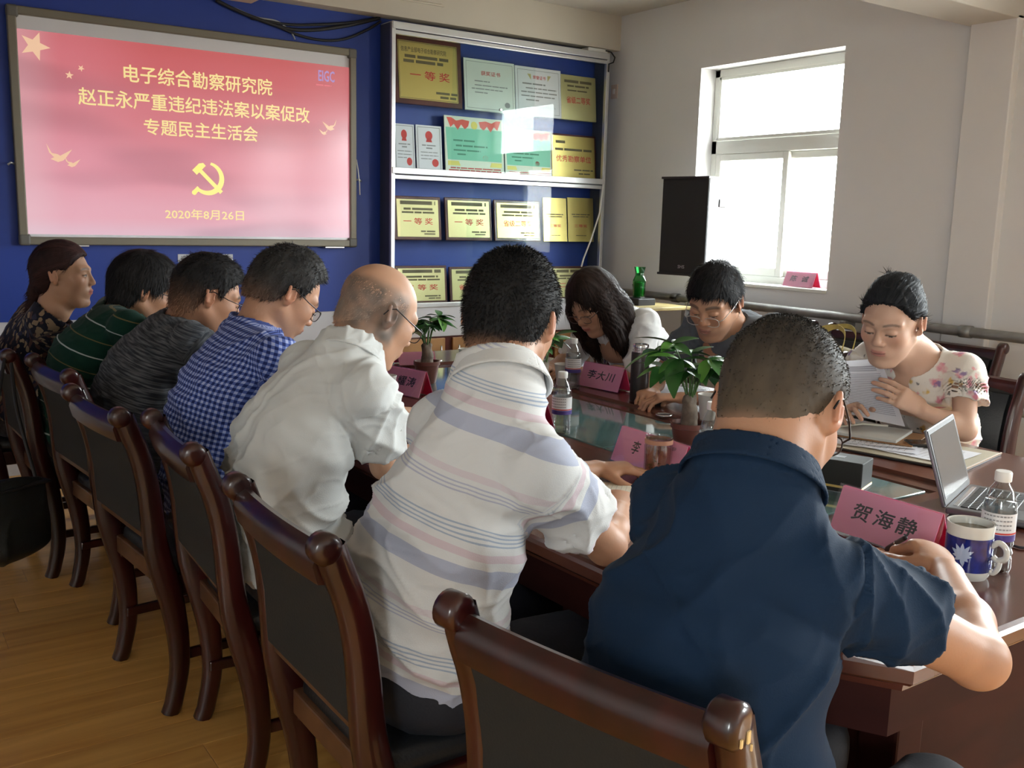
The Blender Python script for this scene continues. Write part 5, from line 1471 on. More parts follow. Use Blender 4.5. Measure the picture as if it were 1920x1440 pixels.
SK1, SK2, SK3, SK4 = (.46, .245, .150), (.52, .30, .195), (.43, .22, .13), (.58, .37, .27)
def comb_top(P):   # brushed forward over the top, down at the back
    b = sstep(-.02, -.07, P[:, 0])[:, None]; up = np.stack([.9+0*P[:, 0], P[:, 1]*6, -.15+0*P[:, 0]], 1); dn = np.stack([-.2+0*P[:, 0], P[:, 1]*2, -1+0*P[:, 0]], 1)
    sd = sstep(.045, .07, np.abs(P[:, 1]))[:, None]; return (up*(1-b)+dn*b)*(1-sd)+np.stack([.15+0*P[:, 0], 0*P[:, 0], -1+0*P[:, 0]], 1)*sd
def fade(lo, hi, skin, amt=1.0, grey=None):
    """clipped sides: the skin shows more and more towards the nape"""
    def fn(P, col):
        w = (sstep(hi, lo, P[:, 2])*amt*(.65+.5*vnoise(P[:, 0]*70, P[:, 1]*70, P[:, 2]*70)))[:, None].clip(0, 1); c2 = np.asarray(skin)*.55 if grey is None else np.asarray(grey)
        col = col*(1-w)+c2*w; e = sstep(-.045, -.078, P[:, 2])[:, None]*.8
        return col*(1-e)+np.asarray(skin)*.85*e
    return fn
ZT = TZ+.04
def mid(c, half, lat=(0, 1, 0), tilt=0.0, twist=0.0):
    """shoulders from their midpoint; tilt raises the left one"""
    c = np.asarray(c, float); l = unit(np.asarray(lat, float)+V3(0, 0, tilt)); return c+l*half, c-l*half
PEOPLE = {}
NEAR = 'people seated along the near side of the table'
FAR = 'people seated along the far side of the table'

# ---- 7: navy shirt, clipped hair, nearest
L, R = onx(1262, 955, 1.08), onx(1538, 1085, 1.10)
wr = onz(1776, 1074, ZT+.03); hf = onz(1704, 980, ZT+.06)-wr
PEOPLE['m7'] = person('m7', 'heavyset man in a navy short-sleeved shirt with clipped hair and glasses, writing', dict(
    hip=(.98, .885, .57), shL=L, shR=R, neck=onx(1412, 893, 1.07), head=onx(1462, 768, 1.165), hs=1.08, yaw=14, pitch=36, roll=-4, face=4, girth=1.05, slouch=.06,
    elL=(1.36, 1.13, .80), wrL=(1.60, 1.16, .80), elR=onz(1833, 1236, ZT+.01), wrR=wr, af=1.14, hsc=1.12, nk=1.12,
    handR=dict(fwd=hf, dors=(-.10, -.60, .80), curl=(38, 60, 38), res=.0034, thumb=(.7, .5, -.5)), handL=dict(fwd=(.9, .1, 0), curl=(15, 25, 15)),
    skin=SK1, h=.005, hh=.003, seed=7, brow=.8, stub=(.16, .12, .10), glasses=dict(rim=(.025, .02, .02)),
    hair=dict(t=.0045, top=.011, topx=.012, line=LINE_SHORT, col=(.010, .010, .011), col2=(.055, .045, .036), tint=fade(-.085, .085, SK1, 1.0, (.105, .078, .052)), n=9000, L=.0055, lift=1.1, lay=.45, mess=.25, w=.0007, lump=.0015, groove=.0006, comb=comb_top, h=.003,
              keep=lambda P: RNG.random(len(P)) < np.clip(.25+(P[:, 2]-.02)*9, .10, 1)),
    shirt=dict(mat=C_navy, sleeve=.56, sr=(.060, .064), fold=.006, fs=.75, collar='shirt', ease=.014, hem=-.09, diag=.9)))
# ---- 6: striped white shirt
L, R = onx(828, 800, 1.03), onx(1012, 886, 1.05)
wr = onz(1160, 958, ZT); hf = onz(1180, 905, ZT+.02)-wr
PEOPLE['m6'] = person('m6', 'man with thick black crew cut in a white shirt with pale stripes, seen from behind', dict(
    hip=(.93, 1.635, .565), shL=L, shR=R, neck=onx(938, 712, 1.05), head=onx(958, 603, 1.115), hs=1.06, yaw=35, pitch=18, roll=2, face=8, girth=1.02, slouch=.055,
    elL=(1.36, 1.92, .80), wrL=(1.63, 1.95, .80), elR=onz(1137, 1022, ZT), wrR=wr, af=1.05, hsc=1.05, nk=1.08,
    handR=dict(fwd=hf, dors=(-.2, -.4, .9), curl=(40, 55, 30), res=.0036), handL=dict(fwd=(.8, -.3, 0), curl=(15, 25, 15)),
    skin=SK1, h=.005, hh=.003, seed=6, stub=(.16, .12, .10),
    hair=dict(t=.0105, top=.018, topx=-.004, col=(.006, .006, .007), col2=(.016, .015, .015), tint=fade(-.095, -.035, SK1, .95), n=11000, L=.0095, lift=1.0, lay=.5, mess=.25, w=.0008, lump=.003, comb=comb_top, h=.0032, fall=.0),
    shirt=dict(mat=C_stripe, sleeve=.60, sr=(.062, .070), fold=.0055, collar='shirt', ease=.013, hem=-.125, diag=.25, soff=.33)))
# ---- 5: bald man, plain white
L, R = onx(580, 690, 1.02), onx(686, 738, 1.05)
def bald_scalp(P, col):
    z, x = P[:, 2], P[:, 0]; n = vnoise(P[:, 0]*55, P[:, 1]*55, P[:, 2]*40)
    w = sstep(.082, .052, z+.25*np.clip(x, 0, 1)+.012*n)*sstep(-.085, -.055, z)*sstep(.045, .02, x)*(.45+.55*n); g = np.array((.105, .095, .085)); w = (w*.95)[:, None]
    return col*(1-w)+g*w
PEOPLE['m5'] = person('m5', 'bald elderly man in a plain white shirt with glasses and a steel watch', dict(
    hip=(.93, 2.36, .565), shL=L, shR=R, neck=onx(654, 668, 1.07), head=onx(708, 590, 1.17), hs=1.08, yaw=2, pitch=30, roll=0, face=0, girth=.98, slouch=.07,
    elL=(1.27, 2.74, .80), wrL=onz(744, 772, .81), elR=onz(722, 872, ZT+.01), wrR=(1.58, 2.43, .80), af=.98,
    handL=dict(fwd=(.6, .3, -.1), curl=(20, 30, 20)), handR=dict(fwd=(.9, .3, 0), curl=(40, 50, 30)),
    skin=SK2, h=.005, hh=.003, seed=5, scalp=bald_scalp, glasses=dict(rim=(.03, .026, .024), drop=.004), stub=None, brow=.45,
    hair=dict(t=-.0016, side=1.0, line=[(-.115, -.070), (-.05, -.07), (-.03, -.05), (-.018, .0), (0, .03), (.014, .01), (.026, .02), (.034, .06), (.05, .2), (.1, .2)], col=(.10, .092, .082), col2=(.21, .19, .17),
              extra=lambda V: V.clip(lambda X, Y, Z: (Z-.052+.25*np.maximum(X, 0))*.9+0*Y, .004), tint=lambda P, c: (lambda e: c*(1-e)+np.asarray(SK2)*.9*e)((1-(1-sstep(.018, .048, P[:, 2]+.25*np.clip(P[:, 0], 0, 1)))*sstep(-.07, -.045, P[:, 2])*(.45+.4*vnoise(P[:, 0]*60, P[:, 1]*60, P[:, 2]*45)))[:, None]), n=3600, L=.010, lift=.55, lay=.8, w=.0006, mess=.3, lump=.001, h=.003),
    shirt=dict(mat=C_white, sleeve=.66, sr=(.064, .075), fold=.007, fs=.9, collar='shirt', ease=.017, hem=-.06, diag=1.2)))
# ---- 4: blue check
L, R = mid((1.04, 2.90, 1.045), .185, tilt=.03)
PEOPLE['m4'] = person('m4', 'man in a blue and white checked shirt with glasses, head bowed', dict(
    hip=(.91, 2.92, .57), shL=L, shR=R, neck=onx(478, 622, 1.07), head=onx(532, 553, 1.165), hs=1.12, yaw=-2, pitch=36, roll=0, face=2, girth=.98, slouch=.075,
    elL=(1.26, 3.22, .80), wrL=(1.52, 3.16, .80), elR=(1.26, 2.84, .80), wrR=(1.50, 3.03, .80), handR=dict(curl=(40, 50, 30)), handL=dict(curl=(20, 30, 20)),
    skin=SK1, seed=4, hh=.0036, glasses=dict(rim=(.02, .018, .018)), stub=(.16, .12, .10),
    hair=dict(t=.011, top=.024, topx=.0, line=LINE_HIGH, col=(.010, .010, .011), col2=(.045, .042, .04), tint=fade(-.08, .02, SK1, .5), n=4500, L=.015, lift=.6, lay=.7, mess=.35, w=.0010, lump=.007, comb=comb_top),
    shirt=dict(mat=C_plaid, ccl=1.0, sleeve=.70, fold=.0055, collar='shirt', ease=.013, hem=-.05, diag=.7)))
# ---- 3: charcoal
L, R = mid((1.0, 3.62, 1.01), .19, tilt=.0)
PEOPLE['m3'] = person('m3', 'man in a charcoal melange T-shirt with glasses, leaning over the table', dict(
    hip=(.86, 3.70, .565), shL=L, shR=R, neck=onx(338, 612, 1.04), head=onx(388, 556, 1.11), hs=1.17, yaw=-4, pitch=22, roll=0, face=0, girth=1.0, slouch=.08,
    elL=(1.24, 3.79, .80), wrL=(1.5, 3.71, .80), elR=(1.22, 3.33, .80), wrR=(1.52, 3.45, .80), handR=dict(curl=(40, 50, 30)), handL=dict(curl=(20, 30, 20)),
    skin=SK3, seed=3, hh=.0038, glasses=dict(rim=(.015, .014, .015)), stub=(.12, .09, .08),
    hair=dict(t=.008, top=.017, topx=.012, line=LINE_SHORT, col=(.008, .008, .009), col2=(.022, .02, .02), tint=fade(-.08, .045, SK3, .75), n=3400, L=.018, lift=.6, lay=.7, mess=.25, w=.0011, comb=comb_top),
    shirt=dict(mat=C_heather, sleeve=.70, fold=.0045, collar='crew', ease=.010, hem=-.05)))
# ---- 2: green polo
L, R = mid((.89, 4.07, 1.01), .18)
PEOPLE['m2'] = person('m2', 'man in a dark green striped polo shirt with bowl-cut black hair and glasses', dict(
    hip=(.76, 4.14, .56), shL=L, shR=R, neck=onx(226, 592, .95), head=onx(268, 546, 1.02), hs=1.18, yaw=-2, pitch=20, roll=0, face=2, girth=1.0, slouch=.07,
    elL=(1.18, 4.26, .80), wrL=(1.45, 4.22, .80), elR=(1.19, 3.98, .80), wrR=(1.45, 4.05, .80), handR=dict(curl=(40, 50, 30)), handL=dict(curl=(20, 30, 20)),
    skin=SK3, seed=2, hh=.0038, glasses=dict(rim=(.02, .02, .022)), stub=(.14, .11, .09),
    hair=dict(t=.017, top=.022, topx=.012, line=[(-.13, -.075), (-.06, -.075), (-.03, -.05), (-.02, -.005), (0, .012), (.02, .0), (.04, .008), (.06, .035), (.08, .045), (.12, .05)], col=(.007, .007, .008), col2=(.02, .018, .018), n=3400, L=.03, lift=.25, lay=1.0, mess=.15, w=.0013, comb=comb_top),
    shirt=dict(mat=C_green, sleeve=.70, fold=.005, collar='polo', collar_mat=cloth('grey_green_collar', (.10, .13, .12)), ease=.012, hem=-.05)))
# ---- 1: woman at the far end of the row
L, R = mid((.70, 4.62, .985), .165)
def tail(V):
    pts = [(-.085, .0, -.02), (-.105, .005, -.07), (-.118, .012, -.125), (-.125, .015, -.19), (-.120, .012, -.25)]
    rr = [.032, .024, .020, .017, .010]
    for a, b, r0, r1 in zip(pts[:-1], pts[1:], rr[:-1], rr[1:]): V.add(capsule(a, b, r0, r1), .015)
PEOPLE['w1'] = person('w1', 'woman in a dark leaf-print dress with a low ponytail, sitting upright', dict(
    hip=(.63, 4.72, .555), shL=L, shR=R, neck=onx(100, 578, .72), head=onx(118, 517, .765), hs=1.09, yaw=-24, pitch=1, roll=0, face=-6, girth=.93, slouch=.02, female=True,
    elL=(.92, 4.84, .78), wrL=(1.14, 4.74, .72), elR=(.90, 4.47, .76), wrR=(1.13, 4.54, .70), af=.85, hsc=.92, handR=dict(curl=(20, 25, 15)), handL=dict(curl=(20, 25, 15)),
    skin=SK2, seed=1, hh=.0036, lip=(.48, .12, .11), eyes=True, blush=.3, brow=.6,
    hair=dict(t=.010, top=.014, line=[(-.14, -.30), (-.08, -.30), (-.05, -.07), (-.025, -.02), (-.012, .026), (.004, .03), (.03, .026), (.05, .05), (.07, .075), (.10, .085)], box=((-.19, -.12, -.30), (.13, .12, .17)), extra=tail, col=(.012, .008, .009), col2=(.045, .018, .016), n=2600, L=.03, lift=.08, lay=1.0, mess=.1, w=.0010, lump=.003,
              comb=lambda P: np.stack([-1+0*P[:, 0], -P[:, 1]*3, -.55+0*P[:, 0]], 1)),
    shirt=dict(mat=C_leafy, sleeve=.62, fold=.004, collar='scoop', ease=.010, hem=-.10, sr=(.058, .064)), pants=mat('leaf_print_skirt', (.03, .026, .03), .9, noise=(60, .6))))
# ---- 9: man in grey polo opposite
L, R = mid((2.99, 2.73, 1.045), .195, lat=(0, -1, 0), tilt=.02)
wl_, wr_ = onz(1285, 705, ZT+.01), onz(1222, 700, ZT+.01)
PEOPLE['m9'] = person('m9', 'man in a grey polo shirt reading with pale-rimmed glasses low on his nose', dict(
    hip=(3.20, 2.76, .565), shL=L, shR=R, neck=onx(1372, 620, 2.93), head=onx(1341, 566, 2.80), hs=1.13, yaw=198, pitch=27, roll=-3, face=180, girth=1.05, slouch=.05, chest=True,
    elL=(2.84, 2.44, .80), wrL=(2.60, 2.63, .80), elR=(2.84, 3.02, .80), wrR=(2.61, 2.80, .80), handL=dict(fwd=(-.7, .5, 0), curl=(25, 35, 25)), handR=dict(fwd=(-.8, -.5, 0), curl=(40, 50, 30)),
    skin=SK1, seed=9, hh=.0028, glasses=dict(rim=(.62, .58, .55), drop=.017), brow=.7, stub=(.20, .15, .12), lip=(.34, .13, .11),
    hair=dict(t=.011, top=.020, topx=.010, line=[(-.115, -.07), (-.05, -.07), (-.035, -.055), (-.022, -.01), (-.012, .028), (.004, .03), (.018, .006), (.032, .010), (.045, .045), (.062, .060), (.078, .066), (.12, .07)], col=(.006, .006, .007), col2=(.018, .017, .018), n=3600, L=.026, lift=.35, lay=.9, mess=.2, w=.0012, comb=comb_top),
    shirt=dict(mat=C_grey, sleeve=.72, fold=.005, collar='polo', ease=.013, hem=-.05, vneck=(.10, .030))))
# ---- 8: long-haired woman in white
L, R = mid((2.98, 3.42, 1.0), .158, lat=(0, -1, 0), tilt=.03)
def curtain(V):
    for s_, pts, rr in ((-1, [(.02, -.074, .04), (.035, -.088, -.02), (.045, -.090, -.09), (.055, -.082, -.17), (.06, -.07, -.235)], [.030, .034, .036, .032, .016]),
                        (1, [(.02, .074, .04), (.035, .086, -.02), (.045, .088, -.09), (.05, .082, -.16), (.05, .072, -.22)], [.030, .034, .036, .032, .016]),
                        (1, [(-.03, .07, .02), (-.035, .085, -.06), (-.03, .088, -.13), (-.01, .085, -.20)], [.04, .044, .04, .02]),
                        (-1, [(-.03, -.07, .02), (-.035, -.085, -.06), (-.03, -.088, -.13), (-.01, -.085, -.20)], [.04, .044, .04, .02]),
                        (0, [(-.06, 0, .0), (-.085, 0, -.08), (-.085, 0, -.15), (-.07, 0, -.2)], [.07, .06, .05, .03])):
        for a, b, r0, r1 in zip(pts[:-1], pts[1:], rr[:-1], rr[1:]): V.add(capsule(a, b, r0, r1), .02)
    V.add(capsule((.055, -.03, .082), (.085, -.045, .03), .016, .014), .015)
    V.cut(ell((.085, .004, -.035), (.055, .046, .105)), .012)
    V.warp(lambda X, Y, Z: .0022*np.sin(np.arctan2(Y, X-.02)*46+18*np.sin(Z*14))*(Z < .06))
PEOPLE['w8'] = person('w8', 'young woman with long dark hair and glasses in a loose white blouse, writing', dict(
    hip=(3.17, 3.42, .56), shL=L, shR=R, neck=onx(1145, 605, 2.93), head=onx(1113, 566, 2.79), hs=1.14, yaw=190, pitch=36, roll=6, face=180, girth=.95, slouch=.05, female=True, chest=True,
    elL=(2.90, 3.20, .79), wrL=(2.66, 3.34, .80), elR=(2.86, 3.66, .80), wrR=(2.63, 3.50, .80), af=.85, hsc=.95, handL=dict(fwd=(-.7, .6, 0), curl=(30, 40, 25)), handR=dict(fwd=(-.8, -.4, 0), curl=(40, 50, 30)),
    skin=SK2, seed=8, hh=.0036, glasses=dict(rim=(.14, .11, .10), drop=.008), lip=(.45, .14, .13), brow=.6,
    hair=dict(t=.012, top=.018, line=None, box=((-.17, -.15, -.28), (.15, .15, .17)), extra=curtain, col=(.008, .006, .006), col2=(.030, .017, .013), n=3200, L=.05, lift=.04, lay=1.0, mess=.06, w=.0013, lump=.004, h=.0042,
              comb=lambda P: np.stack([.1+0*P[:, 0], 0*P[:, 0], -1+0*P[:, 0]], 1)),
    shirt=dict(mat=C_blouse, sleeve=.98, fold=.006, fs=.8, collar='shirt', ease=.022, hem=-.06, sr=(.060, .066), diag=1.3, soff=.4)))
# ---- 10: woman in floral blouse holding a page
L, R = mid((3.03, 1.94, 1.0), .175, lat=(.03, -1, 0), tilt=.0)
wl_ = onx(1733, 772, 2.88); hl = onx(1655, 722, 2.80)-wl_
wr_ = V3(2.86, 2.07, .82)
def bun(V):
    V.add(ell((-.098, -.012, .070), (.036, .046, .034)), .018); V.add(ell((-.035, 0, .100), (.066, .058, .034)), .02)
    V.add(capsule((-.10, -.04, .09), (-.118, -.070, .062), .015, .006), .012); V.add(capsule((-.10, -.045, .10), (-.122, -.068, .098), .012, .004), .01)
PEOPLE['w10'] = person('w10', 'woman in a floral chiffon blouse with tied-back black hair, reading a printed page', dict(
    h=.005, hip=(3.22, 1.97, .555), shL=L, shR=R, neck=onx(1722, 668, 3.0), head=onx(1672, 604, 2.87), hs=1.11, yaw=193, pitch=19, roll=-4, face=181, girth=.92, slouch=.03, female=True, chest=True,
    elL=onz(1809, 806, ZT+.015), wrL=wl_, elR=(2.93, 2.22, .80), wrR=wr_, af=.93, hsc=1.0,
    handL=dict(fwd=hl, dors=(-.55, -.5, .55), curl=(14, 16, 10), res=.0034, thumb=(.8, .35, -.35), spread=.03), handR=dict(fwd=(-.5, -.35, .2), dors=(-.4, .3, .8), curl=(20, 25, 20)),
    skin=SK4, seed=10, hh=.0026, lip=(.46, .17, .15), blush=.45, brow=.6,
    hair=dict(t=.009, top=.019, line=[(-.14, -.06), (-.06, -.06), (-.035, -.045), (-.022, -.005), (-.012, .028), (.004, .034), (.028, .03), (.044, .055), (.062, .078), (.078, .090), (.12, .098)], box=((-.18, -.12, -.12), (.13, .12, .17)), extra=bun, col=(.006, .007, .009), col2=(.022, .024, .028), n=6000, L=.03, lift=.05, lay=1.0, mess=.09, groove=.005, w=.0011, lump=.006,
              comb=lambda P: np.stack([-1+0*P[:, 0], 0*P[:, 0], .15+0*P[:, 0]], 1)),
    shirt=dict(mat=C_floral, sleeve=.56, fold=.006, collar='scoop', ease=.012, hem=-.06, sr=(.062, .084), vneck=(.17, .040), bust=True)))
# ================================================================== ON THE TABLE
# ---- name plates: clear acrylic tents with pink cards
def nameplate(name_text, loc, rz, label, W_=.25, Hh=.105, sp=.040, base=TZ, front=1, gap=1.0, fit=None, th=.038, shift=0.0):
    """tent stands along its local y; the front card faces local -x, read from there"""
    t = thing('name_plate', label, 'name plate', (*loc, base), rz, 'pink name plates in clear stands')
    for sg in (-1, 1):
        up = unit(V3(-sg*sp, 0, Hh)); rt = V3(0, -1, 0) if sg < 0 else V3(0, 1, 0); nrm = np.cross(rt, up)
        c = V3(sg*sp/2, 0, Hh/2); hh_ = math.hypot(sp, Hh)
        def slab(nm, m, o0, o1, w, h0, h1, par=t):
            vs = []
            for o in (o0, o1):
                for (a, b) in ((-w/2, h0), (w/2, h0), (w/2, h1), (-w/2, h1)): vs.append(c+rt*a+up*(b-hh_/2)+nrm*o)
            return pmesh(nm, vs, [(0, 3, 2, 1), (4, 5, 6, 7), (0, 1, 5, 4), (1, 2, 6, 5), (2, 3, 7, 6), (3, 0, 4, 7)], m, par)
        slab('acrylic_sheet', M_acryl, .0026, .0040, W_, 0.0, hh_)
        cd_ = slab('pink_card', M_pink, .0008, .0018, W_-.016, .004, hh_-.004)
        slab('card_lining', M_pinkd, -.0004, .0006, W_-.016, .004, hh_-.004, cd_)
        slab('acrylic_sheet', M_acryl, -.0030, -.0016, W_, 0.0, hh_)
        wtxt = fit or (W_*.62)
        if name_text: text_obj(name_text, wtxt, th, M_ink, cd_, c+up*.004+nrm*.0019+rt*shift, rt, up, bold=.016, slant=.12, spacing=gap, off=.0002)
    return t
def plate_px(tl, tr, txt, label, zt=.862, **k):
    a, b = onz(*tl, zt), onz(*tr, zt); m = (a+b)/2; d = a-b; rz = math.atan2(-d[0], d[1])
    return nameplate(txt, (m[0], m[1]), rz, label, W_=float(np.linalg.norm(d[:2])), **k)
plate_px((1578, 908), (1776, 966), '贺海静', 'pink name plate in front of the man in navy, beside the blue flowered mug', gap=1.25, fit=.165)
plate_px((1165, 797), (1296, 838), '李', 'pink name plate standing behind the glass tea cup', fit=.034, shift=-.055)
plate_px((1095, 677), (1175, 691), '李大川', 'pink name plate beside the dark thermos flask', gap=1.15)
plate_px((722, 684), (802, 698), '高耀涛', 'pink name plate behind the white paper cup of the bald man', gap=1.15)
a = onz(1016, 752, .86)
nameplate('', (a[0]+.01, a[1]+.10), -.05, 'pink name plate half hidden behind the striped-shirt man', gap=1.1)
a = onz(765, 664, TZ+.05)
nameplate('', (a[0]+.04, a[1]), PI/2-.2, 'small pink name plate at the far end of the table', W_=.2, Hh=.06, sp=.05)
a = onx(1500, 543, XW+.05)
nameplate('陈  诚', (XW+.058, a[1]), 0.0, 'pink name plate standing on the window sill', base=WIN[0][2]+.004, W_=abs(onx(1470, 540, XW+.04)[1]-onx(1530, 540, XW+.04)[1]), Hh=.095, fit=.135, gap=1.1)

# ---- water bottles
M_lblw = mat('bottle_label_white', (.72, .71, .72), .5); M_lblb = mat('bottle_label_blue', (.06, .035, .22), .5)
def bottle_proto():
    t = thing('water_bottle', 'x', 'bottle', (0, 0, 0), 0, 'plastic water bottles')
    R_ = .0325
    prof = [(.020, .0), (.030, .002), (R_, .010), (R_-.001, .030), (R_-.003, .036), (R_, .042), (R_-.003, .052), (R_, .060), (R_, .135), (R_-.002, .146), (.024, .172), (.0145, .186), (.0135, .197)]
    MB().lathe(prof, n=28, cap1=False).build('bottle_body', M_pet, t, True)
    MB().lathe([(.018, .003), (R_-.0035, .010), (R_-.0035, .135), (R_-.004, .150), (.0005, .150)], n=24, cap1=False).build('water', M_water, t, True)
    MB().lathe([(.0158, .190), (.0165, .192), (.0165, .208), (.0150, .211), (.001, .2112)], n=24).build('cap', M_white, t, True, angle=40)
    lb_ = MB().lathe([(R_+.0006, .070), (R_+.0006, .128)], n=28, cap0=False, cap1=False).build('label', M_lblw, t, True)
    MB().lathe([(R_+.0010, .070), (R_+.0010, .084)], n=28, cap0=False, cap1=False).build('label_blue_band', M_lblb, lb_, True)
    MB().lathe([(R_+.0011, .085), (R_+.0011, .0885)], n=28, cap0=False, cap1=False).build('label_red_line', M_red, lb_, True)
    v, f = [], []
    for row in range(4):
        for k in range(9):
            a = -.9+k*.2; w = .075
            i = len(v); z = .094+row*.009
            for (da, dz) in ((0, 0), (w*2, 0), (w*2, .003), (0, .003)): v.append(((R_+.0011)*math.cos(a+da), (R_+.0011)*math.sin(a+da), z+dz))
            f.append((i, i+1, i+2, i+3))
    o = pmesh('label_print', v, f, M_ink2, lb_)
    return t
BT = bottle_proto(); _bused = [False]
def put(proto, used, loc, rz, label):
    if not used[0]:
        used[0] = True; proto.location = loc; proto.rotation_euler = (0, 0, rz); proto['label'] = label; return proto
    return dup(proto, loc, rz, label)
for (px, py, lb_, r_) in ((1862, 1068, 'water bottle right behind the blue flowered mug', 3.6), (1329, 893, 'water bottle in front of the big potted plant by the tea cup', 3.9), (1052, 806, 'water bottle on the glass beside the striped-shirt man', 3.6),
                          (1073, 728, 'water bottle left of the name plate next to the paper cup', 4.2), (1361, 792, 'water bottle behind the big potted plant', 3.5), (716, 722, 'water bottle half hidden behind the bald man', 3.3), (1118, 0, '', 0)):
    if not lb_: continue
    p = onz(px, py, TZ); put(BT, _bused, (p[0], p[1], TZ if not (GX0 < p[0] < GX1 and GY0 < p[1] < GY1) else TZ-.0128), r_, lb_)
# ---- paper cups
M_cup = mat('paper_cup', (.74, .73, .69), .6); M_cupb = mat('cup_print_blue', (.03, .04, .16), .6)
CUPT = thing('paper_cup', 'x', 'cup', (0, 0, 0), 0, 'white paper cups')
MB().lathe([(.0005, .004), (.0245, .004), (.0245, .0), (.0265, .0), (.0375, .088), (.0392, .090), (.0385, .0925), (.0360, .091), (.0250, .010), (.0005, .009)], n=28, cap0=False, cap1=False).build('cup_wall', M_cup, CUPT, True, angle=50)
MB().lathe([(.0270, .004), (.0274, .008)], n=28, cap0=False, cap1=False).build('blue_ring', M_cupb, CUPT, True)
pl_ = []
for k in range(6):
    a = .3+k*.05; pl_.append(((.0335+.0004)*math.cos(a), .0339*math.sin(a), .055+.012*math.sin(k*1.1)))
MB().tube(pl_, .0018, 5).build('print_mark', M_cupb, CUPT)
_cu = [False]
for (px, py, lb_) in ((725, 748, 'white paper cup beside the bald man'), (1055, 722, 'white paper cup next to the water bottle in front of the long-haired woman'), (1326, 786, 'white paper cup behind the big potted plant'), (874, 690, 'white paper cup hidden behind the crew-cut head')):
    p = onz(px, py, TZ); put(CUPT, _cu, (p[0], p[1], TZ), 3.6, lb_)
# ---- potted money trees
M_terra = mat('terracotta_plastic', (.115, .032, .020), .5, noise=(20, .1)); M_soil = mat('soil', (.03, .02, .013), .95, bump=(90, .8))
M_bark = mat('bark', (.13, .10, .075), .85, noise=(35, .45), bump=(50, .7)); M_stem = mat('green_stem', (.055, .12, .025), .55)
def leaf_mat(nm, c):
    m = mat(nm, c, .35, noise=(14, .25)); b = m.node_tree.nodes['Principled BSDF']; return m
M_leaf = [leaf_mat('leaf_green', (.030, .115, .024)), leaf_mat('leaf_bright', (.075, .22, .030)), leaf_mat('leaf_deep', (.018, .07, .020))]
def leaf_mesh(L, w, droop, m):
    n = 6; v, f = [], []
    for i in range(n+1):
        t = i/n; x = L*t; wd = w*math.sin(PI*min(1, t*.93+.05))**.8*(1-.25*t); z = -droop*L*t*t
        for (s_, dz) in ((-1, .22), (0, 0), (1, .22)): v.append((x, s_*wd, z+abs(s_)*wd*dz))
    for i in range(n):
        for k in range(2): a = i*3+k; f.append((a, a+1, a+4, a+3))
    me = bpy.data.meshes.new('leaf'); me.from_pydata(v, [], f); me.materials.append(m); me.polygons.foreach_set('use_smooth', [True]*len(me.polygons)); me.update(); return me
LEAVES = [leaf_mesh(.085, .020, .22, M_leaf[0]), leaf_mesh(.095, .024, .32, M_leaf[1]), leaf_mesh(.075, .019, .25, M_leaf[2]), leaf_mesh(.10, .026, .45, M_leaf[0])]
def plant(base, label, seed, sc, nst, trunk_h, spread, extra=()):
    rs = random.Random(seed); z0 = base[2]
    t = thing('potted_plant', label, 'potted plant', tuple(base), 0, 'potted money trees on the table')
    MB().lathe([(.0005, .0), (.038, .0), (.041, .004), (.052, .078), (.057, .080), (.057, .095), (.052, .096), (.050, .080), (.0005, .078)], n=26, cap0=False, cap1=False).build('pot', M_terra, t, True, angle=40)
    MB().lathe([(.0005, .084), (.049, .083)], n=20, cap0=False, cap1=False).build('soil', M_soil, t)
    V = Vol((-.06, -.06, .06), (.06, .06, .12+trunk_h), .0045)
    V.add(capsule((0, 0, .07), (.004, .002, .085+trunk_h*.5), .030, .023)); V.add(capsule((.004, .002, .085+trunk_h*.5), (-.002, .003, .08+trunk_h), .023, .021), .01)
    V.add(capsule((.0, 0, .08+trunk_h*.8), (.012, -.004, .092+trunk_h), .015, .010), .006); V.add(capsule((.0, 0, .08+trunk_h*.8), (-.012, .006, .088+trunk_h), .014, .010), .006)
    P, F = V.mesh(1); N = normals(P, F); P = P+N*(.003*(ridge(P[:, 0]*60, P[:, 1]*60, P[:, 2]*40)-.4))[:, None]
    np_mesh('trunk', P, F, M_bark, t)
    for k in range(nst):
        a = 2*PI*k/nst+rs.uniform(-.3, .3); r_ = spread*rs.uniform(.35, 1.0); hgt = sc*rs.uniform(.06, .15)*(1.25-.5*r_/spread)
        p0 = V3(.010*math.cos(a), .010*math.sin(a), .085+trunk_h); p2 = V3(r_*math.cos(a), r_*math.sin(a), .085+trunk_h+hgt)
        pts = catmull([p0, (p0+p2)/2+V3(-.15*r_*math.cos(a), -.15*r_*math.sin(a), .012), p2], 4)
        st = MB().tube(pts, [.0026]*4+[.002]*(len(pts)-4), 6).build('stem', M_stem, t, True)
        nl_ = rs.choice((5, 5, 6)); tilt = rs.uniform(.15, .5)
        for j_ in range(nl_):
            b = a+(j_-(nl_-1)/2)*1.05+rs.uniform(-.15, .15)
            lf = bpy.data.objects.new('leaf', LEAVES[rs.choice((0, 0, 1, 2, 3))]); lf.location = tuple(p2)
            s_ = sc*rs.uniform(.75, 1.15)*(1.0 if abs(j_-(nl_-1)/2) < 1.2 else .8); lf.scale = (s_, s_, s_)
            lf.rotation_euler = (rs.uniform(-.35, .35), rs.uniform(-.55, .30)+tilt*.3, b); link(lf, t)
    return t
def zt_at(p): return TZ-.0128 if (GX0 < p[0] < GX1 and GY0 < p[1] < GY1) else TZ
p = onz(1289, 840, TZ); plant((p[0], p[1], zt_at(p)), 'big bushy money tree in a brown pot behind the water bottle', 3, 1.22, 12, .085, .115)
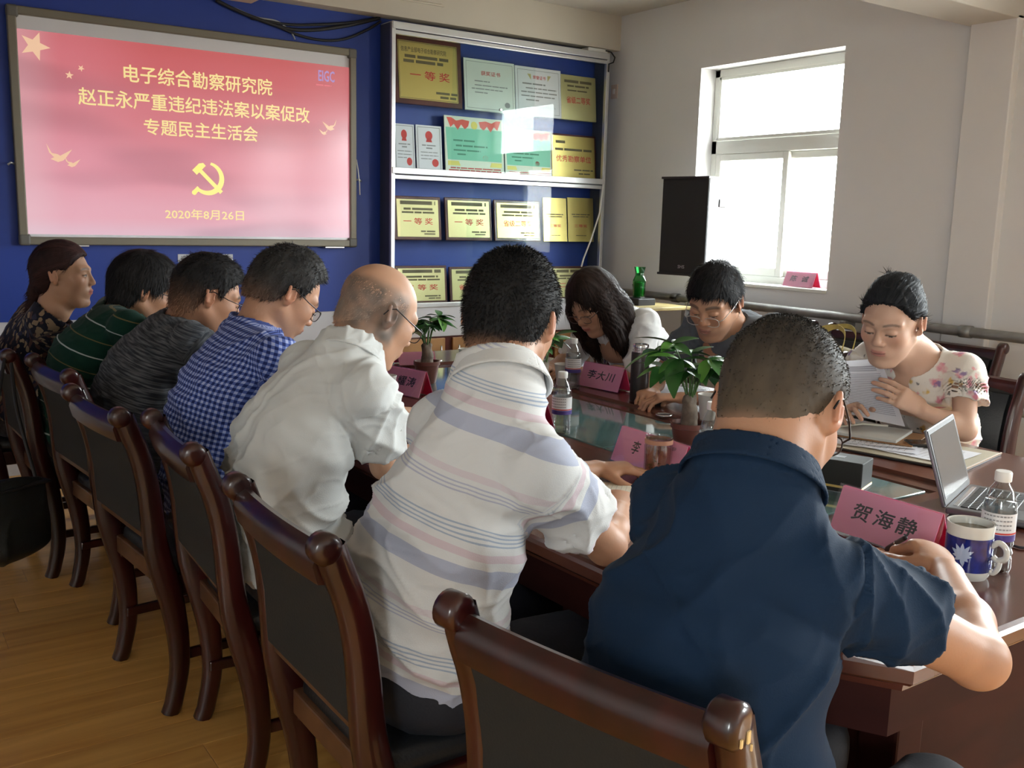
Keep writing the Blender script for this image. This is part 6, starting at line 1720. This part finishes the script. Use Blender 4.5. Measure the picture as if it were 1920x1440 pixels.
p = onz(800, 712, TZ); plant((p[0], p[1], zt_at(p)), 'dense money tree in a brown pot near the bald man, thick patchy trunk', 11, 1.0, 12, .075, .080)
p = onz(1016, 778, TZ); plant((p[0], p[1], zt_at(p)), 'leggy money tree in a brown pot half hidden by the crew-cut man', 23, .95, 6, .11, .06)
# ---- dark thermos and its lid
p = onz(1197, 752, TZ)
t = thing('thermos_flask', 'tall dark brown thermos flask with bare steel neck', 'thermos', (p[0], p[1], TZ))
M_therm = mat('thermos_coat', (.035, .030, .028), .35, .5)
MB().lathe([(.0005, 0), (.034, 0), (.036, .004), (.036, .190), (.034, .196), (.0005, .196)], n=30, cap0=False, cap1=False).build('flask_body', M_therm, t, True, angle=45)
MB().lathe([(.031, .195), (.031, .204), (.029, .206), (.029, .212), (.031, .214), (.031, .224), (.029, .227), (.025, .227), (.025, .200)], n=30, cap0=False, cap1=False).build('steel_neck', M_steel, t, True, angle=40)
p = onz(1229, 757, TZ)
t = thing('screw_cup', 'black screw cup of the thermos standing beside the flask', 'cup', (p[0], p[1], TZ))
MB().lathe([(.0005, 0), (.033, 0), (.0345, .003), (.0345, .030), (.033, .032), (.029, .032), (.029, .006), (.0005, .005)], n=28, cap0=False, cap1=False).build('shell', M_black, t, True, angle=40)
MB().lathe([(.0348, .024), (.0348, .029)], n=28, cap0=False, cap1=False).build('steel_ring', M_steel, t, True)
# ---- glass tea cup
p = onz(1236, 817, TZ+.12)
t = thing('glass_tea_cup', 'double-walled glass cup with handle holding green tea leaves', 'cup', (p[0], p[1], TZ))
MB().lathe([(.0005, 0), (.036, 0), (.0385, .004), (.0385, .092), (.036, .100), (.0365, .118), (.0375, .120), (.0345, .120), (.0335, .100), (.0350, .090), (.0350, .012), (.0005, .011)], n=32, cap0=False, cap1=False).build('glass_wall', M_pet, t, True, angle=60)
MB().lathe([(.0005, .0125), (.0340, .0125), (.0340, .084), (.0005, .084)], n=28, cap0=False, cap1=False).build('tea', glassmat('green_tea', (.90, .70, .46), .06, .0), t, True, angle=40)
MB().lathe([(.0385, .100), (.0385, .112)], n=32, cap0=False, cap1=False).build('cork_band', mat('rim_band', (.45, .22, .14), .5), t, True)
M_teal = mat('tea_leaf', (.10, .11, .02), .7)
rs = random.Random(5)
b = MB()
for k in range(70):
    a, r_, z = rs.uniform(0, 2*PI), .030*math.sqrt(rs.random()), .014+.03*rs.random()**1.6
    c = V3(r_*math.cos(a), r_*math.sin(a), z); d = V3(rs.uniform(-1, 1), rs.uniform(-1, 1), rs.uniform(-.5, .5))*.008; e = V3(rs.uniform(-1, 1), rs.uniform(-1, 1), rs.uniform(-.5, .5))*.003
    b.geo([c-d, c+e, c+d, c-e], [(0, 1, 2, 3)])
o = b.build('tea_leaves', M_teal, t); o['kind'] = 'stuff'
ha = -.75
MB().tube(catmull([V3(math.cos(ha)*.037, math.sin(ha)*.037, .085), V3(math.cos(ha)*.058, math.sin(ha)*.058, .080), V3(math.cos(ha)*.062, math.sin(ha)*.062, .050), V3(math.cos(ha)*.050, math.sin(ha)*.050, .028), V3(math.cos(ha)*.037, math.sin(ha)*.037, .025)], 5), .005, 8).build('handle', M_pet, t, True)
# ---- blue and white porcelain mug
p = onz(1811, 1078, TZ)
t = thing('porcelain_mug', 'white porcelain mug with cobalt blue band and pale lotus flower', 'mug', (p[0], p[1], TZ))
M_porc = mat('porcelain', (.68, .68, .64), .12, coat=.6); M_cob = mat('cobalt_glaze', (.010, .020, .17), .12, coat=.6, noise=(50, .5)); M_lotus = mat('pale_blue_glaze', (.42, .50, .68), .15, coat=.6)
RM = .0445
MB().lathe([(.0005, .006), (.033, .006), (.034, 0), (.038, 0), (RM-.002, .008), (RM, .016), (RM, .096), (RM+.0015, .110), (RM+.001, .113), (RM-.003, .112), (RM-.004, .02), (.0005, .014)], n=40, cap0=False, cap1=False).build('mug_body', M_porc, t, True, angle=50)
MB().lathe([(RM+.0006, .019), (RM+.0008, .088)], n=40, cap0=False, cap1=False).build('blue_band', M_cob, t, True)
MB().lathe([(.0005, .098), (RM-.004, .098)], n=28, cap0=False, cap1=False).build('drink', mat('tea_surface', (.16, .13, .08), .05), t)
vcam = math.atan2(-p[1], -p[0])
def wrapleaf(da, z, L, ang, w):
    v = []
    n = 7
    for i in range(n+1):
        tt = i/n; s_ = L*tt; wd = w*math.sin(PI*min(.98, .08+tt*.92))
        for sg in (-1, 1):
            du = s_*math.cos(ang)-sg*wd*math.sin(ang); dz = s_*math.sin(ang)+sg*wd*math.cos(ang); a = vcam+da+du/RM
            v.append(((RM+.0014)*math.cos(a), (RM+.0014)*math.sin(a), z+dz))
    return v, [(2*i, 2*i+1, 2*i+3, 2*i+2) for i in range(n)]
for (an, L) in ((90, .026), (60, .026), (120, .026), (30, .024), (150, .024), (0, .018), (180, .018), (-40, .016), (-140, .016), (-80, .022)):
    v, f = wrapleaf(-.25, .052, L, math.radians(an), .0042); pmesh('lotus_petal', v, f, M_lotus, t)
hA = vcam+1.25
def hp(r_, z): return V3(math.cos(hA)*r_, math.sin(hA)*r_, z)
MB().tube(catmull([hp(RM-.002, .072), hp(RM+.012, .082), hp(RM+.026, .072), hp(RM+.026, .054), hp(RM+.012, .046), hp(RM+.002, .052)], 6), .0062, 10).build('handle', M_porc, t, True)
MB().tube(catmull([hp(RM+.016, .046), hp(RM+.014, .030), hp(RM+.006, .018), hp(RM-.001, .022)], 5), .0055, 10).build('handle_tail', M_porc, t, True)
# ---- open laptop, screen towards the near end
h0, h1 = onz(1772, 952, TZ+.02), onz(1813, 913, TZ+.02)
LW, LD = .285, .20
d = unit(V3(h1[0]-h0[0], h1[1]-h0[1], 0)); rzl = math.atan2(d[1], d[0])
t = thing('laptop', 'open silver-grey laptop with black screen edge at the near end of the table', 'laptop', (h0[0], h0[1], TZ), rzl)
M_lap = mat('laptop_grey', (.16, .165, .175), .35, .6); M_lapk = mat('laptop_keys', (.02, .02, .022), .5)
M_scr = mat('laptop_screen', (.10, .11, .12), .12, coat=1.0)
bs = MB().box((0, -LD, .004), (LW, 0, .022), bev=.005).build('base', M_lap, t)
for i in range(6):
    n_ = 14 if i < 5 else 8
    for j_ in range(n_):
        kw = (LW-.05)/14 if i < 5 else ((LW-.05)/14*(5 if j_ == 3 else 1.25))
        if i < 5: x0 = .025+j_*(LW-.05)/14
        else: x0 = .025+sum([(LW-.05)/14*(5 if q == 3 else 1.25) for q in range(j_)])
        y1 = -.030-i*.0195
        o = MB().box((x0+.0012, y1-.0172, .0215), (x0+kw-.0012, y1, .0240), bev=.001, seg=1).build('key', M_lapk, bs)
MB().box((LW/2-.05, -LD+.02, .0218), (LW/2+.05, -LD+.085, .0224)).build('touchpad', mat('touchpad', (.10, .10, .11), .3, .3), bs)
MB().box((.03, -.022, .0218), (LW-.03, -.012, .0226)).build('hinge_strip', M_steel, bs)
M3 = Matrix.Rotation(math.radians(-18), 4, 'X')
def lidbox(lo, hi, nm, m, bev, par):
    o = MB().box(lo, hi, bev=bev).build(nm, m, par); o.data.transform(Matrix.Translation((0, 0, .020)) @ M3); return o
lid = lidbox((0, -.001, 0), (LW, .008, .195), 'screen_lid', M_lap, .003, t)
lidbox((.002, -.0022, .004), (LW-.002, -.0010, .192), 'screen_bezel', M_black, .0, lid)
lidbox((.014, -.0030, .018), (LW-.014, -.0021, .182), 'screen_panel', M_scr, .0, lid)
t = MB().tube([V3(q[0], q[1], TZ+.004) for q in catmull([onz(1886, 1018, TZ), onz(1900, 1026, TZ), onz(1925, 1030, TZ), onz(1990, 1020, TZ)], 6)], .0032, 8).build('power_cable', M_cable, None, True)
tag(t, 'black power cable lying on the table beside the laptop', 'cable')
# ---- black box with gold line
p = onz(1572, 912, TZ)
t = thing('tissue_box', 'black box with a thin gold line standing on the table beyond the navy-shirted man', 'box', (p[0]-.02, p[1]+.03, TZ), .35)
MB().box((-.05, -.11, 0), (.05, .11, .085), bev=.003).build('box_shell', mat('black_card', (.010, .012, .010), .65), t)
for q in (((-.0508, -.1108, .012), (.0508, .1108, .018)),): MB().box(*q).build('gold_line', M_gold, t)
MB().box((-.012, -.05, .0846), (.012, .05, .0856)).build('slot', M_black, t)

# ---- papers, folders, notebooks
def sheet(loc, rz, w, h_, label, m=M_paper, name='paper_sheet', cat='paper', rows=0, z=None, curl=.004, grp=None, th=.0006):
    t = thing(name, label, cat, (loc[0], loc[1], zt_at(loc) if z is None else z), rz, grp)
    n = 8; v, f = [], []
    for i in range(n+1):
        for j_ in range(n+1):
            u, w_ = i/n-.5, j_/n-.5; v.append((u*w, w_*h_, th+curl*(abs(2*u)**3+abs(2*w_)**3)*.5))
    for i in range(n):
        for j_ in range(n): a = i*(n+1)+j_; f.append((a, a+n+1, a+n+2, a+1))
    o = pmesh('page', v, f, m, t, True)
    if rows: lines('print_lines', M_ink2, o, (-w/2, 0, th+curl*.4+.0004), (1, 0, 0), (0, 1, 0), [(.1*w, .9*w, h_*(.42-.84*k/rows), .0016) for k in range(rows)])
    return t
GP = 'loose paper sheets on the table'
p = onz(1250, 735, TZ); sheet(p, .25, .30, .21, 'white papers spread before the man in grey', grp=GP, rows=9, z=TZ+.0006); sheet((p[0]+.02, p[1]-.16), .05, .21, .297, 'white printed page in front of the plant pot on the far side', grp=GP, rows=10, z=TZ)
p = onz(1060, 690, TZ); sheet(p, -.2, .30, .21, 'white page the long-haired woman is writing on', grp=GP, rows=8, z=TZ)
p = onz(1122, 925, TZ); 
def notebook(loc, rz, label, w=.15, h_=.21, m=M_cream_paper, z=TZ):
    t = thing('notebook', label, 'notebook', (loc[0], loc[1], z), rz)
    MB().box((-w/2-.003, -h_/2-.003, 0), (w/2+.003, h_/2+.003, .003), bev=.001, seg=1).build('cover', M_black, t)
    pg = MB().box((-w/2, -h_/2, .003), (w/2, h_/2, .010), bev=.001, seg=1).build('page_block', m, t)
    lines('ruled_lines', M_ink2, pg, (-w/2, 0, .0101), (1, 0, 0), (0, 1, 0), [(.08*w, .92*w, h_*(.42-.84*k/14), .0008) for k in range(15)])
    sp_ = MB()
    for k in range(16):
        y_ = -h_/2+.012+k*(h_-.024)/15
        sp_.tube([(w/2+.004, y_, .002), (w/2+.006, y_, .009), (w/2, y_, .013), (w/2-.006, y_, .011)], .0011, 5)
    sp_.build('wire_spiral', M_black, t); return t
notebook((p[0]+.0, p[1]+.01), PI+.75, 'open spiral notebook under the hand of the crew-cut man')
notebook((1.72, 1.13), .25, 'open spiral notebook under the writing hand of the navy-shirted man')
sheet((1.56, 2.42), .3, .21, .297, 'printed page in front of the bald man', rows=10, grp=GP, z=TZ)
sheet((1.55, 2.95), .2, .21, .297, 'printed page in front of the checked-shirt man', rows=10, grp=GP, z=TZ)
sheet((1.55, 3.56), .2, .21, .297, 'printed page in front of the man in charcoal', rows=10, grp=GP, z=TZ)
# document pile of the woman in florals: leather folder, pages, tan notebook, phone
p = onz(1665, 838, TZ)
fo = thing('leather_folder', 'open black leather folder lying under the white pages before the woman in florals', 'folder', (p[0], p[1], TZ), .2)
MB().box((-.17, -.29, 0), (.17, .24, .006), bev=.002).build('cover', M_black, fo); MB().box((-.165, -.285, .006), (.165, .235, .0085), bev=.001).build('lining', mat('folder_lining', (.32, .28, .20), .7), fo)
MB().tube([(-.17, -.289, .007), (.17, -.289, .007)], .003, 6).build('stitched_edge', mat('tan_edge', (.20, .11, .05), .6), fo)
FP = (p[0], p[1])
sheet((FP[0]+.01, FP[1]-.10), .12, .22, .30, 'white printed page on the open leather folder by the phone', rows=14, z=TZ+.009, grp=GP)
sheet((FP[0]-.02, FP[1]+.04), .42, .22, .30, 'white page fanned out over the leather folder', rows=14, z=TZ+.0102, grp=GP); sheet((FP[0]+.0, FP[1]+.08), .62, .22, .30, 'lowest page sticking out of the leather folder pile', rows=14, z=TZ+.0114, grp=GP)
b = thing('notebook', 'tan notebook with brown cover lying on the page pile', 'notebook', (FP[0]+.06, FP[1]+.10, TZ+.014), .35)
MB().box((-.11, -.15, 0), (.11, .15, .004), bev=.001).build('cover', mat('tan_cover', (.28, .14, .055), .5), b); MB().box((-.105, -.10, .004), (.105, .147, .014), bev=.001).build('page_block', mat('grey_pages', (.50, .50, .47), .8), b)
MB().tube([(-.10, .14, .016), (.08, .06, .016), (.105, -.02, .016)], .004, 6).build('ribbon', M_cream_paper, b)
ph = thing('smartphone', 'black smartphone lying on the pages beside the laptop screen', 'phone', (*onz(1748, 834, TZ+.015)[:2], TZ+.0145), .9)
MB().box((-.037, -.078, 0), (.037, .078, .008), bev=.003).build('case', M_black, ph); MB().box((-.034, -.074, .0078), (.034, .074, .0084)).build('screen', mat('phone_glass', (.008, .008, .01), .05, coat=1), ph)
# page held by the woman in florals
TL, TR, BR, BL = (1542, 677), (1650, 671), (1697, 800), (1592, 776)
q = [onx(*TL, 2.80), onx(*TR, 2.875), onx(*BR, 2.87), onx(*BL, 2.79)]; c = sum(q)/4
t = thing('held_page', 'printed white page held up in the hands of the woman in florals', 'paper', tuple(c))
n = 10; v, f = [], []
nrm = unit(np.cross(q[1]-q[0], q[3]-q[0]))
for i in range(n+1):
    for j_ in range(n+1):
        u, w_ = i/n, j_/n; P_ = (q[0]*(1-u)+q[1]*u)*(1-w_)+(q[3]*(1-u)+q[2]*u)*w_
        v.append(P_-c+nrm*.016*math.sin(PI*u)*(1-.3*w_)+nrm*.010*math.sin(PI*w_))
for i in range(n):
    for j_ in range(n): a = i*(n+1)+j_; f.append((a, a+1, a+n+2, a+n+1))
pg = pmesh('page', v, f, M_paper, t, True)
def page_pt(u, w_): 
    P_ = (q[0]*(1-u)+q[1]*u)*(1-w_)+(q[3]*(1-u)+q[2]*u)*w_; s_ = -1.0 if nrm@(CAM-c) < 0 else 1.0
    return P_-c+nrm*.016*math.sin(PI*u)*(1-.3*w_)+nrm*.010*math.sin(PI*w_)+nrm*s_*.0012
v, f = [], []
for r_ in range(26):
    w0 = .10+r_*.030; tk = .012 if r_ > 2 else .020
    if r_ == 3: continue
    a0, a1 = (.18, .86) if r_ < 3 else (.10, .90)
    us = np.linspace(a0, a1, 9); k = len(v)
    for u in us: v += [page_pt(u, w0), page_pt(u, w0+tk)]
    f += [(k+2*i, k+2*i+1, k+2*i+3, k+2*i+2) for i in range(8)]
pmesh('print_lines', v, f, mat('page_print', (.42, .42, .48), .8), pg)
# pens
def pen(a, b, label, m=M_black, r=.0048):
    a, b = np.asarray(a, float), np.asarray(b, float); d = b-a
    t = thing('pen', label, 'pen', tuple(a)); MB().tube([(0, 0, 0), tuple(d*.06), tuple(d*.12), tuple(d*.95), tuple(d)], [.001, r*.6, r, r, r*.8], 10).build('barrel', m, t, True)
    MB().tube([tuple(d*.55), tuple(d*.60)], r*1.12, 10).build('ring', M_steel, t, True); return t
tp = PEOPLE
def grip(key, lab, end_px, z, m=M_black):
    pass
a = onz(1690, 1050, TZ+.012); b = onz(1712, 1020, TZ+.10); pen(onz(1660, 1030, TZ+.012), onz(1698, 1008, TZ+.11), 'black pen in the hand of the man in navy')
pen(onz(1150, 938, TZ+.010), onz(1128, 927, TZ+.05), 'black and gold pen in the hand of the crew-cut man')
# wrist watch of the bald man
w5 = onz(744, 772, .81); e5 = V3(1.27, 2.74, .80); dw = unit(w5-e5); pw_ = w5-dw*.012
t = thing('wrist_watch', 'steel wrist watch on the arm of the bald man', 'watch', tuple(pw_))
u1 = unit(np.cross(dw, V3(0, 0, 1))); u2 = np.cross(u1, dw)
ring = [u1*.0315*math.cos(a)+u2*.027*math.sin(a) for a in np.linspace(0, 2*PI, 25)]
b = MB()
for k in range(24):
    a_, b_ = ring[k], ring[k+1]; m_ = (a_+b_)/2; tg = unit(b_-a_); no = unit(m_)
    vs = [m_+tg*sx*.0036+dw*sy*.009+no*sz for sz in (.0005, .0035) for sx, sy in ((-1, -1), (1, -1), (1, 1), (-1, 1))]
    b.geo(vs, [(0, 3, 2, 1), (4, 5, 6, 7), (0, 1, 5, 4), (1, 2, 6, 5), (2, 3, 7, 6), (3, 0, 4, 7)])
o = b.build('link_band', M_steel, t); o['kind'] = 'stuff'
c_ = u2*.031; MB().tube([tuple(c_-u2*.002), tuple(c_+u2*.006)], .017, 20).build('watch_case', M_steel, t, True, angle=40)
# small capped bottle lying at the far end
p = onz(600, 628, TZ)
t = thing('small_cup', 'small white cup with a black lid at the far end of the table', 'cup', (p[0]-.0, p[1]-.0, TZ))
if p[1] > TY1-.06: t.location = (edge_near(4.2)+.55, 4.2, TZ)
MB().lathe([(.0005, 0), (.030, 0), (.036, .07), (.0005, .07)], n=24, cap0=False, cap1=False).build('cup_wall', M_white, t, True, angle=40)
MB().lathe([(.038, .068), (.038, .080), (.0005, .082)], n=24, cap0=True, cap1=False).build('cup_lid', M_black, t, True, angle=40)

# ================================================================== ALONG THE WINDOW WALL
# ---- loudspeaker on a tripod stand
xs_ = 4.42
a, b, cc, e = onx(1253, 333, xs_), onx(1345, 336, xs_), onx(1385, 343, xs_+.15), onx(1238, 512, xs_)
hs_ = a[2]-e[2]; cx, cy = (a[0]+b[0])/2, (a[1]+b[1])/2
SW, SDp = .345, .30
rzs = math.radians(-170)     # front (local +x) looks towards the sitters
t = thing('loudspeaker', 'black-grilled loudspeaker with white sides standing on a tripod before the window', 'loudspeaker', (cx+.10, cy+.02, e[2]), rzs)
M_grille = mat('grille_black', (.012, .013, .016), .6, bump=(500, .6)); M_spw = mat('speaker_white', (.34, .34, .35), .55)
MB().prism([(-SDp/2, -SW*.43), (SDp/2, -SW/2), (SDp/2, SW/2), (-SDp/2, SW*.43)], 'Z', .012, hs_-.012).build('cabinet_shell', M_spw, t)
MB().box((SDp/2-.004, -SW/2, .006), (SDp/2+.016, SW/2, hs_-.006), bev=.006).build('grille', M_grille, t)
for z_ in (0, hs_-.014): MB().prism([(-SDp/2-.004, -SW*.435), (SDp/2+.024, -SW/2-.006), (SDp/2+.024, SW/2+.006), (-SDp/2-.004, SW*.435)], 'Z', z_, z_+.014, bev=.002).build('end_cap', M_black, t)
for sg in (-1, 1):
    o = MB().box((-.045, -.007, hs_*.70), (.035, .007, hs_*.78), bev=.005).build('recessed_handle', M_black, t); o.location = (0.0, sg*(SW*.465), 0); o.rotation_euler = (0, 0, sg*.08)
text_obj('SHS', .05, .02, mat('badge_silver', (.4, .4, .4), .3, .8), t, (SDp/2+.0165, 0.0, .055), (0, 1, 0), (0, 0, 1), bold=.02)
st = thing('speaker_stand', 'black tripod stand carrying the loudspeaker', 'stand', (cx+.10, cy+.02, 0), .4)
MB().tube([(0, 0, .18), (0, 0, e[2]+.0)], .017, 12).build('pole', M_black, st, True); MB().tube([(0, 0, .62), (0, 0, .72)], .026, 12).build('collar', M_black, st, True)
MB().tube([(.02, 0, .67), (.055, 0, .67)], .010, 8).build('knob', M_black, st, True)
MB().lathe([(.03, e[2]-.02), (.06, e[2]-.004), (.06, e[2])], n=20).build('top_plate', M_black, st, True)
for k in range(3):
    a_ = 2*PI*k/3; cx_, sy_ = math.cos(a_), math.sin(a_)
    MB().tube([(.02*cx_, .02*sy_, .64), (.16*cx_, .16*sy_, .28), (.27*cx_, .27*sy_, .012)], .011, 8).build('leg', M_black, st, True); MB().tube([(.018*cx_, .018*sy_, .22), (.15*cx_, .15*sy_, .30)], .006, 8).build('brace', M_black, st, True)
# ---- side table with the green glass trophy
p = onx(1197, 566, 4.40)
tz_ = onx(1216, 577, 4.30)[2]
t = thing('side_table', 'small side table with a pale yellow wooden top in the corner by the window wall', 'table', (p[0]+.02, p[1]+.02, 0))
MB().box((-.24, -.26, tz_-.022), (.24, .26, tz_), bev=.004).build('top', wood('pale_wood_top', (.42, .33, .14), (.55, .45, .21), .4, .1), t)
for sx in (-1, 1):
    for sy in (-1, 1): MB().box((sx*.21-.018, sy*.23-.018, 0), (sx*.21+.018, sy*.23+.018, tz_-.022), bev=.003).build('leg', M_galv, t)
MB().box((-.20, -.22, .22), (.20, .22, .238), bev=.003).build('lower_shelf', M_galv, t)
bb = thing('black_stand', 'flat black base carrying the green glass ornament', 'stand', (p[0], p[1], tz_))
MB().box((-.075, -.085, 0), (.075, .085, .045), bev=.004).build('block', M_black, bb); MB().tube([(.02, .05, .045), (.02, .085, .13)], .006, 8).build('arm', M_black, bb, True)
g = thing('green_glass_ornament', 'green bottle-shaped glass ornament on a black base', 'ornament', (p[0], p[1], tz_+.045))
M_gg = glassmat('green_glass', (.16, .62, .28), .14, .03)
zt_ = onx(1196, 500, 4.40)[2]-tz_-.045
MB().lathe([(.0005, 0), (.040, 0), (.042, .01), (.046, zt_*.55), (.030, zt_*.72), (.030, zt_*.80), (.040, zt_), (.0005, zt_)], n=6, cap0=False, cap1=False).build('glass_body', M_gg, g); MB().lathe([(.0005, .01), (.030, .012), (.033, zt_*.5), (.0005, zt_*.55)], n=8, cap0=False, cap1=False).build('inner_core', mat('deep_green_core', (.02, .22, .08), .2), g)
# ---- tote bag on the spare chair
ch = CHAIRS['s1562']; bx, by = ch.location.x, ch.location.y
t = thing('tote_bag', 'cream canvas tote bag with yellow straps on the spare chair', 'bag', (bx-.20, by, .466), 0)
zt_ = .40
V = Vol((-.14, -.22, -.0), (.16, .22, zt_+.06), .009)
V.add(seg((0, 0, .04), (.03, 0, zt_-.06), (.165, .06), (.175, .045), (0, 1, 0), cap=.04)); V.clip(lambda X, Y, Z: (Z-zt_+.05*np.sin(Y*14)))
P, F = V.mesh(2); N = normals(P, F); P = P+N*(.010*(vnoise(P[:, 0]*12, P[:, 1]*12, P[:, 2]*12)-.5))[:, None]
np_mesh('bag_body', P, F, mat('cream_canvas', (.52, .50, .38), .85), t)
M_ystrap = mat('yellow_strap', (.45, .36, .12), .8)
for k, x_ in enumerate((-.03, .06)):
    pts = catmull([(x_, -.11, zt_-.06), (x_+.05, -.09, zt_+.04), (x_+.09, 0, zt_+.07), (x_+.05, .09, zt_+.04), (x_, .11, zt_-.06)], 6)
    v, f = [], []
    for q_ in pts: v += [q_+V3(0, 0, -.012), q_+V3(0, 0, .012), q_+V3(.004, 0, .012), q_+V3(.004, 0, -.012)]
    for i in range(len(pts)-1):
        for m_ in range(4): f.append((4*i+m_, 4*i+(m_+1) % 4, 4*i+4+(m_+1) % 4, 4*i+4+m_))
    pmesh('strap', v, f, M_ystrap, t)
# ---- black bag hanging at the back of the green-polo man's chair
a, b = onx(2, 912, .36), onx(97, 1055, .44)
ch = CHAIRS['m2']; 
p = onz(28, 985, .36)
t = thing('black_bag', 'soft black shoulder bag hanging from the back of the last near-side chair', 'bag', (p[0]-.02, p[1]+.06, .20), math.radians(-62))
V = Vol((-.12, -.26, -.03), (.12, .26, .36), .008)
V.add(seg((0, 0, .06), (0, 0, .26), (.17, .065), (.165, .040), (0, 1, 0), cap=.05))
P, F = V.mesh(2); N = normals(P, F); P = P+N*(.010*(ridge(P[:, 0]*10, P[:, 1]*10, P[:, 2]*8)-.4))[:, None]
np_mesh('bag_body', P, F, mat('black_nylon', (.010, .013, .013), .55, bump=(200, .3)), t)
MB().box((-.046, -.16, .275), (.046, .16, .285), bev=.003).build('zip_band', M_black, t)
hk = np.array((ch.location.x-.128-(p[0]-.02), ch.location.y-.22-(p[1]+.06), .90-.20)); _c, _s = math.cos(math.radians(62)), math.sin(math.radians(62)); hk = np.array((hk[0]*_c-hk[1]*_s, hk[0]*_s+hk[1]*_c, hk[2]))
MB().tube(catmull([(0, .13, .27), tuple(hk*.5+V3(-.01, .06, .16)), tuple(hk+V3(0, .012, .015)), tuple(hk*.5+V3(.03, -.07, .12)), (0, -.13, .27)], 8), .007, 8).build('shoulder_strap', M_black, t, True)
